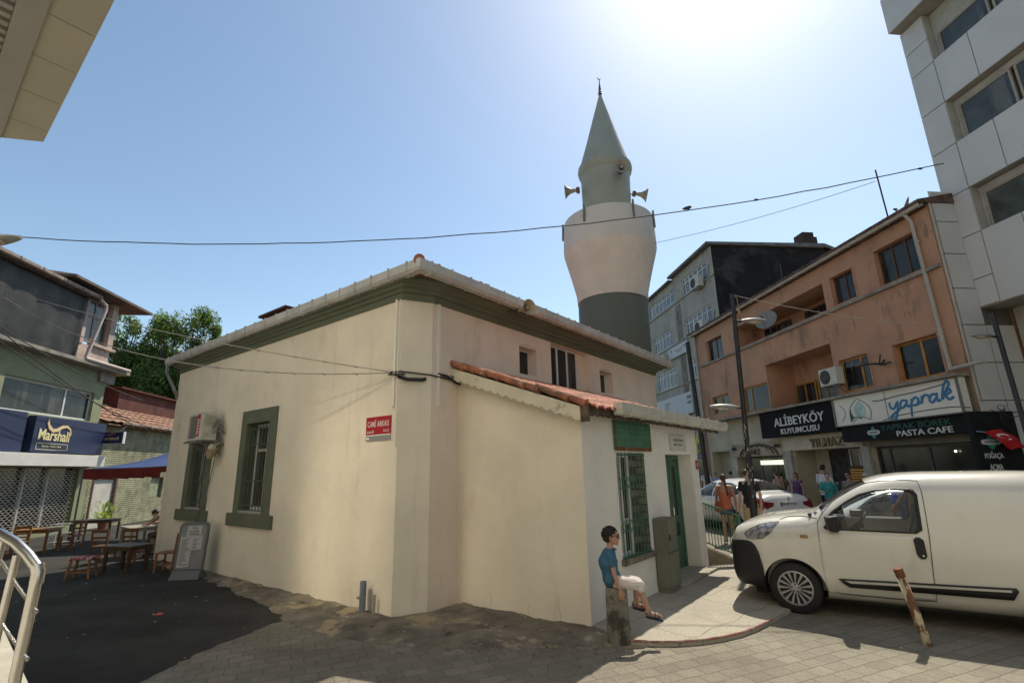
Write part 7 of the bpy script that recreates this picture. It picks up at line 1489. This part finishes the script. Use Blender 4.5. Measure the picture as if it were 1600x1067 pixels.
def hand(w, d, nrm, L_, curl=.35, side=1):
    """palm, four fingers and a thumb; w wrist, d pointing direction, nrm palm normal, side = thumb side (+1: along d x nrm)"""
    w, d, nrm = Vector(w), Vector(d).normalized(), Vector(nrm).normalized(); nrm = (nrm - d * nrm.dot(d)).normalized(); s_ = d.cross(nrm) * side; k = L_
    H = [[(w, .020 * k / .18), (w + d * k * .25 + s_ * k * .16, .017 * k / .18), (w + d * k * .25 - s_ * k * .14, .014 * k / .18), (w + d * k * .46 + s_ * k * .17, .0125 * k / .18), (w + d * k * .44 - s_ * k * .17, .0115 * k / .18)]]
    for i, (o, l) in enumerate(((.17, .46), (.06, .52), (-.06, .48), (-.17, .38))):
        p = w + d * k * (.44 - .02 * (i == 3)) + s_ * k * o * 1.15; r_ = (.0092 - .0008 * (i == 3)) * k / .18; c = curl * (1 + .15 * i); sp = s_ * o * .45
        d1 = (d + sp + nrm * c * .5).normalized(); d2 = (d + sp + nrm * c * 1.3).normalized(); d3 = (d + sp * .5 + nrm * c * 2.2).normalized(); a = p + d1 * k * l * .45; b = a + d2 * k * l * .32; e = b + d3 * k * l * .23
        H += [[(p - d * k * .05, r_ * 1.1), (a, r_)], [(a, r_), (b, r_ * .92)], [(b, r_ * .92), (e, r_ * .8)]]
    p = w + d * k * .12 + s_ * k * .15; q = w + d * k * .33 + s_ * k * .33 + nrm * k * .06; e = w + d * k * .52 + s_ * k * .36 + nrm * k * .12
    return H + [[(p, .013 * k / .18), (q, .0105 * k / .18)], [(q, .0105 * k / .18), (e, .0085 * k / .18)]]
def head_hulls(c, s, rot):
    """c = centre of the skull, s = head height"""
    c = Vector(c); V_ = lambda x, y, z: c + rot @ Vector((x * s, y * s, z * s))
    return [[(V_(0, -.04, .13), (.335 * s, .40 * s, .36 * s), rot), (V_(0, .20, -.20), (.20 * s, .17 * s, .16 * s), rot)], [(V_(0, .27, -.36), (.10 * s, .085 * s, .07 * s), rot), (V_(0, .10, -.20), (.25 * s, .2 * s, .12 * s), rot)],
            [(V_(0, .36, .06), .035 * s), (V_(0, .44, -.10), .045 * s), (V_(0, .36, -.10), .06 * s)], [(V_(0, .35, -.23), (.085 * s, .035 * s, .022 * s), rot)], [(V_(0, .345, -.275), (.07 * s, .035 * s, .02 * s), rot)],
            [(V_(-.13, .33, .10), .045 * s), (V_(.13, .33, .10), .045 * s)],
            [(V_(.335, -.02, -.02), (.035 * s, .06 * s, .10 * s), rot), (V_(.33, .0, -.10), (.03 * s, .04 * s, .05 * s), rot)], [(V_(-.335, -.02, -.02), (.035 * s, .06 * s, .10 * s), rot), (V_(-.33, .0, -.10), (.03 * s, .04 * s, .05 * s), rot)]]
def person(label, at, rz, J, H, skin, hair, top=None, bottom=None, shoes=None, hair_style='short', dress=False, voxel=.011, sleeve=.5, leg_len=.5, female=False, local_fr=WF, glasses=False, sc=1.0, top_open_back=False, group=None, hat=None):
    """J: joints dict (metres, local); builds body, hair, eyes and clothes"""
    t = T('person', label, 'person', local_fr, at, group, rz=rz, local=True); V_ = {k: Vector(v) for k, v in J.items() if isinstance(v, (tuple, Vector))}; u = H / 1.75
    rot = J.get('rot', Matrix.Identity(3)); hd = V_['head']; B = []
    pelvis, chest, sh = V_['pelvis'], V_['chest'], V_['shoulders']; fw_ = .92 if female else 1.0; tr = J.get('trot', None)
    bk_ = J.get('bulk', 1.0) * u
    E = lambda c, r_: (c, tuple(q * bk_ for q in r_), tr) if tr else (c, tuple(q * bk_ for q in r_))
    T1 = [E(pelvis, (.155 * (1.04 if female else 1), .11, .10)), E((pelvis + chest) / 2, (.132 * fw_, .095, .07))]; T2 = [E((pelvis + chest) / 2, (.132 * fw_, .095, .07)), E(chest, (.160 * fw_, .115, .11))]; T3 = [E(chest, (.160 * fw_, .115, .11)), E(sh, (.145 * fw_, .072, .04))]
    torso = [T1, T2, T3]; neck = [[(sh + (V_['neck'] - sh) * .2, .062 * u), (V_['neck'], .054 * u)], [(V_['neck'], .054 * u), (hd - rot @ Vector((0, .1, .12)) * J['hs'], .052 * u)]]
    arms, legs, slv, trs = [], [], [], []
    for s_ in 'LR':
        S_, El, Wr = V_['sh' + s_], V_['el' + s_], V_['wr' + s_]
        arms += [[(S_, .054 * u), (S_.lerp(El, .5), .046 * u)], [(S_.lerp(El, .5), .046 * u), (El, .038 * u)], [(El, .038 * u), (El.lerp(Wr, .35), .037 * u)], [(El.lerp(Wr, .35), .037 * u), (Wr, .025 * u)], [(sh, .06 * u), (S_, .054 * u)]]
        hn = J.get('hn' + s_, None); d_ = V_.get('hd' + s_, (Wr - El)); arms += hand(Wr + d_.normalized() * .01, d_, J.get('pn' + s_, (0, 1, 0) if s_ == 'L' else (0, 1, 0)), .105 * H, J.get('curl', .35), J.get('ts' + s_, 1))
        slv += [[(S_ - (El - S_) * .04, .066 * u), (S_.lerp(El, sleeve), .060 * u), ], [(sh, .07 * u), (S_, .066 * u)]]
        Hp, Kn, An, To = V_['hip' + s_], V_['kn' + s_], V_['an' + s_], V_['to' + s_]; back = (Hp - Kn).cross(Vector((1, 0, 0))).normalized(); bk = Vector((0, -1, 0)) if abs((An - Kn).normalized().y) < .9 else Vector((0, 0, -1))
        legs += [[(Hp, .088 * u), (Hp.lerp(Kn, .5), .072 * u)], [(Hp.lerp(Kn, .5), .072 * u), (Kn, .055 * u)], [(Kn, .055 * u), (Kn.lerp(An, .3) + bk * .014 * u, .055 * u)], [(Kn.lerp(An, .3) + bk * .014 * u, .055 * u), (An, .036 * u)],
                 [(An - (An - Kn).normalized() * -.02 * u, .037 * u), (An + (An - To) * .22, .036 * u)], [(An + (An - To) * .22 + Vector(J.get('sole', (0, 0, -.03))) * u, .032 * u), (An.lerp(To, .6) + Vector(J.get('sole', (0, 0, -.03))) * u * .3, .034 * u), (An, .034 * u)], [(An.lerp(To, .55), .036 * u), (To, .022 * u)]]
        trs += [[(Hp, .104 * u), (Hp.lerp(Kn, leg_len if leg_len < 1 else 1.0), (.082 if leg_len < 1 else .068) * u)]]
        if leg_len > 1: trs += [[(Kn, .068 * u), (An, .055 * u)]]
    body = vpart('body', skin, t, torso + neck + head_hulls(hd, J['hs'], rot) + arms + legs, voxel, 3)
    F = lambda h_, g: [(e[0], tuple(q + g for q in e[1]), *e[2:]) if isinstance(e[1], tuple) else (e[0], e[1] + g) for e in h_]
    def flat(c, d, r_, th=.012): return (c, (r_, r_, th), Vector(d).normalized().to_track_quat('Z', 'Y').to_matrix())
    if top:
        nk = V_['neck']; ax_ = (sh - pelvis).normalized(); slv = []
        for s_ in 'LR':
            S_, El = V_['sh' + s_], V_['el' + s_]; g_r = .056 * u * (J.get('bulk', 1.0) ** .8); slv += [[(S_ - (El - S_) * .02, g_r), flat(S_.lerp(El, sleeve), El - S_, g_r * 1.05)], [(sh + (V_['neck'] - sh) * .25, .048 * u), (S_, g_r * .92)]]
        kp = lambda p: (p - nk).dot(ax_) < -.012 * u and (not top_open_back or (p - sh).dot(ax_) < -.13 * u)
        vpart('shirt', top, t, [F(T1, .014)[:1] + [flat(pelvis - ax_ * .06 * u, ax_, .165 * u)] if not J.get('seated') else F(T1, .010), F(T1, .014), F(T2, .016), F(T3, .012)] + ([] if top_open_back else slv), voxel * 1.05, 3, kp)
    if bottom:
        if dress: vpart('skirt', bottom, t, [[E(pelvis, (.165, .12, .08)), (pelvis - Vector((0, 0, .45 * u)), (.22 * u, .17 * u, .03))]], voxel * 1.2, 3)
        else:
            trs = []
            for s_ in 'LR':
                Hp, Kn, An = V_['hip' + s_], V_['kn' + s_], V_['an' + s_]
                if leg_len < 1: trs += [[(Hp, .100 * u), flat(Hp.lerp(Kn, leg_len), Kn - Hp, (.100 - .018 * leg_len) * u)]]
                else: trs += [[(Hp, .100 * u), (Kn, .066 * u)], [(Kn, .066 * u), flat(An, An - Kn, .055 * u)]]
                if J.get('seated') and leg_len < 1: trs += [[(Kn, .078 * u), flat(Kn.lerp(An, .22), An - Kn, .070 * u)]]
            vpart('shorts' if leg_len < 1 else 'trousers', bottom, t, [F(T1, .006)[:1] + [(pelvis + (chest - pelvis) * .25, .1 * u)]] + trs, voxel * 1.05, 3)
    if shoes:
        for q in 'LR':
            An, To = V_['an' + q], V_['to' + q]; so_ = Vector(J.get('sole', (0, 0, -.03))) * u; b_ = An + (An - To) * .26
            vpart('shoe', shoes, t, [[(b_ + so_ * 1.1, .040 * u), (An + so_ * .6, .040 * u), (An.lerp(To, .55), .044 * u)], [(An.lerp(To, .5), .044 * u), (To, .03 * u)]], voxel * .9, 2)
    hs = J['hs']; C_ = lambda x, y, z: hd + rot @ Vector((x * hs, y * hs, z * hs))
    irot = rot.transposed()
    def hk(p): q = irot @ (p - hd) / hs; return q.z > .30 or (q.y < .10 and q.z > -.02) or (q.y < -.08 and q.z > -.30) or (q.y < .24 and q.z > .16)
    hair_h = [[(C_(0, -.05, .15), (.355 * hs, .42 * hs, .375 * hs), rot), (C_(0, -.10, -.05), (.33 * hs, .35 * hs, .25 * hs), rot)]]
    if hair_style != 'bald':
        vpart('hair', hair, t, hair_h, voxel * .8, 2, hk, .006)
    if hair_style == 'long': vpart('hair', hair, t, [[(C_(0, -.22, .1), (.36 * hs, .3 * hs, .3 * hs), rot), (C_(0, -.33, -.75), (.30 * hs, .12 * hs, .2 * hs), rot)]], voxel, 2)
    if hair_style == 'braid':
        pts = [C_(0, -.46, .0), C_(.05, -.52, -.3), C_(.10, -.60, -.8), C_(.16, -.62, -1.5), C_(.2, -.60, -1.9)]; hb = []
        for i in range(16): q = i / 15 * 4; k = min(3, int(q)); c = pts[k].lerp(pts[k + 1], q - k); hb.append([(c + Vector((.008 * (-1) ** i, 0, 0)), (.024, .022, .026))])
        vpart('braid', hair, t, hb, .008, 1)
    if hat: vpart('cap', hat, t, [[(C_(0, -.03, .26), (.39 * hs, .45 * hs, .30 * hs), rot)], [(C_(0, .42, .24), (.26 * hs, .22 * hs, .02 * hs), rot), (C_(0, .2, .26), (.30 * hs, .1 * hs, .03 * hs), rot)]], voxel * .8, 1)
    if glasses:
        mb = MB()
        for x in (-.155, .155):
            m2 = MB(); m2.lathe((0, 0, 0), [(.0, -.012), (.125, -.008), (.135, .0), (.125, .01), (.0, .014)], 18, ax='y'); mb.add([C_(x + v[0], .425 - abs(x + v[0]) * .25 + v[1], .04 + v[2] * .85) for v in m2.v], m2.f)
        g = part(mb, 'sunglasses', mat('sunglass_lens', (.012, .010, .009), .08, var=0, spec=.8), t, smooth=True)
        mb = MB(); mb.tube([C_(-.05, .42, .06), C_(0, .44, .075), C_(.05, .42, .06)], .014 * hs, 6)
        for x in (-1, 1): mb.tube([C_(x * .28, .35, .07), C_(x * .36, .25, .08), C_(x * .37, -.05, .06), C_(x * .37, -.12, .0)], .016 * hs, 6)
        part(mb, 'frame', mat('sunglass_frame', (.05, .03, .025), .3), g)
    else:
        for nm, m_, r_ in (('eyes', mat('eye_white', (.6, .58, .55), .3, var=0), .045), ('pupils', mat('eye_dark', (.03, .02, .015), .2, var=0), .026)):
            mb = MB()
            for x in (-.13, .13): m2 = MB(); m2.lathe((0, 0, 0), [(0, -1), (.7, -.7), (1, 0), (.7, .7), (0, 1)], 8); mb.add([C_(x + v[0] * r_, .345 + (.028 if r_ < .04 else 0) + v[1] * r_ * .5, .02 + v[2] * r_ * .7) for v in m2.v], m2.f)
            part(mb, nm, m_, t, smooth=True)
        mb = MB()
        for x in (-1, 1): mb.tube([C_(x * .06, .375, .115), C_(x * .14, .37, .13), C_(x * .22, .32, .11)], .014 * hs, 5)
        part(mb, 'eyebrows', hair, t)
    return t
def standing(H, stride=.0, arm='down', lean=0.0, turn=0.0, nod=0.0, bend=0.0, armsx=0.0):
    u = H; y = lambda z: lean * (z - .52) if z > .52 else 0
    J = dict(pelvis=(0, 0, .53 * u), chest=(0, y(.72) * u, .70 * u), shoulders=(0, y(.8) * u - .008 * u, .795 * u), neck=(0, (y(.85) + .0) * u, .85 * u), head=(0, (y(.93) + .012 + bend) * u, (.925 - abs(bend) * .3) * u), hs=.128 * u)
    J['rot'] = Matrix.Rotation(turn, 3, 'Z') @ Matrix.Rotation(nod, 3, 'X')
    for q, s in (('L', -1), ('R', 1)):
        st = stride * s; J['hip' + q] = (s * .052 * u, 0, .50 * u); J['kn' + q] = (s * .058 * u, (st * .5 + .015 + abs(stride) * .1) * u, .275 * u); J['an' + q] = (s * .06 * u, (st - .01) * u, (.05 + max(0, -st) * .25) * u); J['to' + q] = (s * .07 * u, (st + .085) * u, (.022 + max(0, -st) * .05) * u)
        J['sh' + q] = (s * .098 * u, (y(.8) - .01) * u, .798 * u)
        if arm == 'down' or (arm == 'mix' and s < 0): J['el' + q] = (s * .128 * u, (y(.7) - .03 - st * .3) * u, .635 * u); J['wr' + q] = (s * .136 * u, (y(.6) + .02 - st * .5) * u, .50 * u)
        else: J['el' + q] = (s * .145 * u, (y(.7) + .02) * u, .64 * u); J['wr' + q] = (s * .08 * u, (y(.7) + .15) * u, .66 * u); J['pn' + q] = (0, 0, 1)
        if 'pn' + q not in J: J['pn' + q] = (-s, 0, 0); J['ts' + q] = s
    return J
cl = lambda n, c, **k: mat(n, c, .85, var=.12, vs_=8, bump=.002, bs=40, **k)
# ---- the boy on the bollard: facing about azimuth 98
R3 = lambda z, x=0: Matrix.Rotation(z, 3, 'Z') @ Matrix.Rotation(x, 3, 'X')
JB = dict(seated=1, bulk=1.22, pelvis=(0, -.04, .655), chest=(0, -.068, .815), shoulders=(0, -.055, .925), neck=(0, -.035, .985), head=(0, -.020, 1.09), hs=.222, rot=R3(R(-6), R(2)),
          shR=(.118, -.045, .925), elR=(.165, -.015, .73), wrR=(.165, .035, .575), hdR=(-.02, .02, -.2), pnR=(-1, .15, 0), tsR=1,
          shL=(-.118, -.045, .925), elL=(-.155, -.06, .735), wrL=(-.15, .0, .60), hdL=(.02, .04, -.2), pnL=(1, .15, 0), tsL=-1, curl=.28,
          hipR=(.068, .0, .635), knR=(.085, .255, .605), anR=(.07, .335, .325), toR=(.08, .455, .292), hipL=(-.068, .0, .635), knL=(-.085, .245, .60), anL=(-.075, .215, .375), toL=(-.08, .33, .335), sole=(0, -.005, -.03))
denim = mat('blue_shirt', (.045, .125, .20), .85, var=.14, vs_=14, bump=.004, bs=16)
boy = person('boy in blue polo shirt, white shorts and sunglasses sitting on the bollard', (1.10, 6.08, 0), -R(98), JB, 1.22, skin_m, hair_d, top=denim, bottom=mat('white_shorts', (.60, .54, .50), .85, var=.08, vs_=14, bump=.006, bs=14), shoes=None, glasses=True, voxel=.0062, sleeve=.62, leg_len=.93)
# cloth folds, and locks that break up the outline of the hair
tx = bpy.data.textures.new('folds', 'CLOUDS'); tx.noise_scale = .055; tx.noise_depth = 2
for o in bpy.data.objects:
    if o.parent == boy.e and o.name.split('.')[0] in ('shirt', 'shorts'):
        d_ = o.modifiers.new('folds', 'DISPLACE'); d_.texture = tx; d_.strength = .014; d_.mid_level = .5
mb = MB(); rh = random.Random(6); c0 = Vector(JB['head']); hs = JB['hs']; Rm = JB['rot']
for k in range(420):
    th, ph = rh.uniform(0, 2 * math.pi), rh.uniform(0, 1.9); d = Vector((math.sin(ph) * math.cos(th), math.sin(ph) * math.sin(th), math.cos(ph)))
    p = Vector((d.x * .355, -.05 + d.y * .42, .14 + d.z * .375)); 
    if not (p.z > .30 or (p.y < .06 and p.z > .02) or (p.y < -.10 and p.z > -.26) or (p.y < .22 and p.z > .2)): continue
    fl = Vector((d.x * .1 + rh.uniform(-.2, .2), .9 * d.z + rh.uniform(-.3, .3) - .3, -.6 + .5 * d.z * 0 + rh.uniform(-.2, .2))); fl = (fl - d * fl.dot(d)).normalized() * rh.uniform(.07, .14)
    q = p + fl * .5 + d * .018; e = p + fl + d * rh.uniform(-.02, .015); W_2 = lambda v: c0 + Rm @ (v * hs)
    mb.tube([W_2(p - d * .02), W_2(q), W_2(e)], [.0030, .0026, .0006], 4)
part(mb, 'hair', hair_d, boy)
# sandals: sole and straps on each foot
sand = mat('navy_sandal', (.03, .04, .16), .7, var=.2); sole_m = mat('sandal_sole', (.02, .022, .05), .8)
for q in 'RL':
    An, To = Vector(JB['an' + q]), Vector(JB['to' + q]); d = (To - An).normalized(); hl = An - d * .035 + Vector((0, 0, -.028)); tp = To + d * .02 + Vector((0, 0, -.012)); up = d.cross(Vector((1, 0, 0))) * -1; up = up if up.z > 0 else -up
    mb = MB(); n = 10; o_ = [(hl.lerp(tp, i / n), .030 + .012 * math.sin(math.pi * i / n * .9)) for i in range(n + 1)]; top_ = [c + Vector((w, 0, 0)) for c, w in o_] + [c - Vector((w, 0, 0)) for c, w in o_[::-1]]; k = len(top_)
    mb.add([p - up * .008 for p in top_] + [p - up * .026 for p in top_], [tuple(range(k)), tuple(range(k, 2 * k))[::-1]] + [(i, (i + 1) % k, k + (i + 1) % k, k + i) for i in range(k)]); sd_ = part(mb, 'sandal', sole_m, boy)
    mb = MB()
    for f_, r_, h_ in ((.18, .034, .030), (.50, .036, .030), (.74, .036, .022)):
        c = hl.lerp(tp, f_) - up * .008; pts = [c + Vector((math.cos(a) * r_, 0, 0)) + up * (math.sin(a) * h_ * 1.65) for a in [math.pi * j / 10 for j in range(11)]]
        for a, b in zip(pts, pts[1:]): mb.bar(a, b, .026, .007, up=(0, 1, .2))
    mb.tube([hl + Vector((.034, 0, 0)) + up * .01, hl - d * .012 + up * .035, hl + Vector((-.034, 0, 0)) + up * .01], .009, 6)
    part(mb, 'strap', sand, sd_)
mb = MB(); pl_ = [(-.062, -.075, .965), (-.055, -.01, .962), (-.02, .028, .955), (.02, .028, .955), (.055, -.01, .962), (.062, -.075, .965)]; mb.tube(pl_, [.008, .011, .008, .008, .011, .008], 6); part(mb, 'collar', denim, boy, smooth=True)
# ---- street people
W_ = lambda x, y: (x, y, 0)
facing = lambda dx, dy: math.atan2(dy, dx) - math.pi / 2
woman = person('woman with a long braid in orange backless top and denim shorts walking away', W_(5.25, 13.1), facing(.25, 1), standing(1.66, .06, turn=.1), 1.66, skin_m, hair_b, top=cl('orange_top', (.50, .16, .08)), bottom=cl('denim_shorts', (.06, .09, .17)), shoes=cl('pale_shoe', (.3, .28, .26)), hair_style='braid', female=True, sleeve=.1, leg_len=.42, top_open_back=True)
t = T('shoulder_bag', 'rust red shoulder bag hanging at the left side of the woman', 'bag', WF, (5.0, 13.0, .8)); mb = MB(); c = Vector((5.02, 13.0, .88)); mb.lathe(c, [(.02, -.15), (.10, -.13), (.13, -.04), (.11, .06), (.06, .11), (.03, .12)], 14); mb.v = [(c.x + (v[0] - c.x) * .7, v[1], v[2]) for v in mb.v]; part(mb, 'bag', mat('rust_leather', (.30, .065, .03), .55, var=.2), t, smooth=True)
mb = MB(); mb.tube([c + Vector((0, .05, .1)), c + Vector((.02, .03, .35)), c + Vector((.08, .02, .48)), c + Vector((.06, -.06, .35)), c + Vector((.0, -.05, .1))], .012, 6); part(mb, 'strap', _mc['rust_leather'], t)
man = person('man in black T-shirt and khaki shorts with his head bowed behind the lamp pole', W_(5.62, 12.55), facing(.1, 1), standing(1.78, .04, nod=-.45, bend=.03), 1.78, skin_p, hair_b, top=cl('black_tee', (.016, .018, .024)), bottom=cl('khaki_shorts', (.42, .33, .2)), shoes=cl('dark_shoe', (.03, .03, .03)), sleeve=.6, leg_len=.85)
g_ = 'people by the shops'
V2 = .015; P_ = lambda s, t_=11.3: tuple(SF.pt((t_, s, 0)))
person('man in a white shirt and black trousers at the jeweller door', P_(14.95, 11.35), facing(1, .35), standing(1.84, .0, arm='front'), 1.84, skin_m, hair_d, top=cl('white_shirt', (.62, .62, .64)), bottom=cl('black_trousers', (.02, .02, .022)), shoes=cl('dark_shoe', ()), sleeve=.7, leg_len=1.5, voxel=V2, group=g_)
person('woman in a teal blouse beside the man in the white shirt', P_(14.35, 11.0), facing(-.5, -1), standing(1.60, .0, arm='mix'), 1.60, skin_p, hair_b, top=cl('teal_blouse', (.035, .26, .27)), bottom=cl('teal_skirt', (.03, .05, .06)), shoes=cl('dark_shoe', ()), sleeve=.8, leg_len=1.5, voxel=V2, female=True, group=g_)
person('woman in a grey top and sunglasses in front of the gold display', P_(13.75, 11.2), facing(-1, -.7), standing(1.62, .0), 1.62, skin_m, hair_d, top=cl('grey_top', (.26, .24, .22)), bottom=cl('grey_skirt', (.1, .1, .1)), shoes=cl('dark_shoe', ()), sleeve=.6, leg_len=1.5, voxel=V2, glasses=True, female=True, group=g_)
person('person in a pale cap and olive shirt nearest the cafe window', P_(13.1, 11.2), facing(-.6, 1), standing(1.58, .0), 1.58, skin_m, hair_g, top=cl('olive_shirt', (.2, .2, .12)), bottom=cl('black_trousers', ()), shoes=cl('dark_shoe', ()), sleeve=.7, leg_len=1.5, voxel=V2, hat=cl('pale_cap', (.4, .38, .3)), group=g_)
person('woman in a purple dress standing by the grey pillar', P_(16.3, 11.35), facing(-1, -.4), standing(1.60, .0), 1.60, skin_m, hair_b, top=cl('purple_dress', (.11, .05, .15)), bottom=cl('purple_dress', ()), shoes=cl('dark_shoe', ()), sleeve=.15, dress=True, voxel=V2, female=True, hair_style='long', group=g_)
person('woman in a pale pink top seen over the boot of the white saloon', P_(17.1, 11.2), facing(-.4, 1), standing(1.63, .0), 1.63, skin_p, hair_b, top=cl('pale_pink_top', (.48, .33, .27)), bottom=cl('grey_skirt', ()), shoes=cl('dark_shoe', ()), sleeve=.4, leg_len=1.5, voxel=V2, female=True, group=g_)
person('dark haired person in brown just left of the woman in pale pink', P_(17.45, 11.6), facing(.3, 1), standing(1.60, .0), 1.60, skin_m, hair_d, top=cl('brown_top', (.13, .09, .06)), bottom=cl('grey_skirt', ()), shoes=cl('dark_shoe', ()), sleeve=.6, leg_len=1.5, voxel=V2, group=g_)
person('man in a light blue shirt far down the street', P_(21.6, 11.3), facing(.1, 1), standing(1.62, .0), 1.62, skin_m, hair_g, top=cl('light_blue_shirt', (.25, .34, .46)), bottom=cl('black_trousers', ()), shoes=cl('dark_shoe', ()), sleeve=.6, leg_len=1.5, voxel=V2, group=g_)
person('man in a white shirt farthest down the street beside the annexe corner', P_(22.5, 11.3), facing(.1, 1), standing(1.72, .0), 1.72, skin_m, hair_d, top=cl('white_shirt', ()), bottom=cl('black_trousers', ()), shoes=cl('dark_shoe', ()), sleeve=.6, leg_len=1.5, voxel=V2, group=g_)
person('person in a pale lilac shirt seen over the roof of the white saloon', P_(20.0, 11.5), facing(.1, 1), standing(1.64, .0), 1.64, skin_m, hair_g, top=cl('lilac_shirt', (.42, .40, .5)), bottom=cl('black_trousers', ()), shoes=cl('dark_shoe', ()), sleeve=.6, leg_len=1.5, voxel=V2, group=g_)
person('person in a dark top between the saloon roof and the arched shop', P_(20.7, 11.5), facing(.2, 1), standing(1.64, .0), 1.64, skin_m, hair_d, top=cl('dark_top', (.04, .035, .04)), bottom=cl('black_trousers', ()), shoes=cl('dark_shoe', ()), sleeve=.6, leg_len=1.5, voxel=V2, group=g_)
# person beyond the van, visible through its side window
JP = standing(1.70, .0); JP['elR'] = (.22, .12, 1.16); JP['wrR'] = (.06, .26, 1.42); JP['hdR'] = (-.2, .1, .3); JP['pnR'] = (0, 1, 0)
person('person in a blue shirt raising one hand behind the van window', W_(5.75, 7.65), facing(-.6, -1), JP, 1.70, skin_m, hair_d, top=cl('royal_blue_shirt', (.03, .07, .3)), bottom=cl('denim_shorts', ()), shoes=cl('dark_shoe', ()), sleeve=.6, leg_len=1.5, voxel=.013)
# ---- the man leaning over the cafe table
JM = dict(seated=1, pelvis=(0, 0, .56), chest=(0, .17, .82), shoulders=(0, .27, .93), neck=(0, .34, .97), head=(0, .44, .985), hs=.22, rot=R3(R(15), R(-50)), trot=Matrix.Rotation(R(-38), 3, 'X'),
          shR=(.19, .27, .93), elR=(.24, .46, .76), wrR=(.10, .62, .75), hdR=(-.2, .1, 0), pnR=(0, 0, -1), tsR=-1, shL=(-.19, .27, .93), elL=(-.25, .45, .76), wrL=(-.08, .60, .75), hdL=(.2, .1, 0), pnL=(0, 0, -1), tsL=1,
          hipR=(.1, .0, .52), knR=(.15, .42, .50), anR=(.15, .40, .09), toR=(.16, .55, .04), hipL=(-.1, .0, .52), knL=(-.15, .42, .50), anL=(-.15, .36, .09), toL=(-.16, .51, .04))
person('man in a beige shirt bent over the pale cafe table', W_(-8.55, 13.15), facing(-1, -.1), JM, 1.72, skin_m, hair_d, top=cl('beige_shirt', (.24, .20, .16)), bottom=cl('brown_trousers', (.07, .055, .05)), shoes=cl('dark_shoe', ()), sleeve=.6, leg_len=1.5, voxel=.013)
chair('brown chair the leaning man sits on, hidden behind him', (-8.5, 13.15, 0), facing(-1, -.1), mat('mid_wood', ()), sc=1.15)
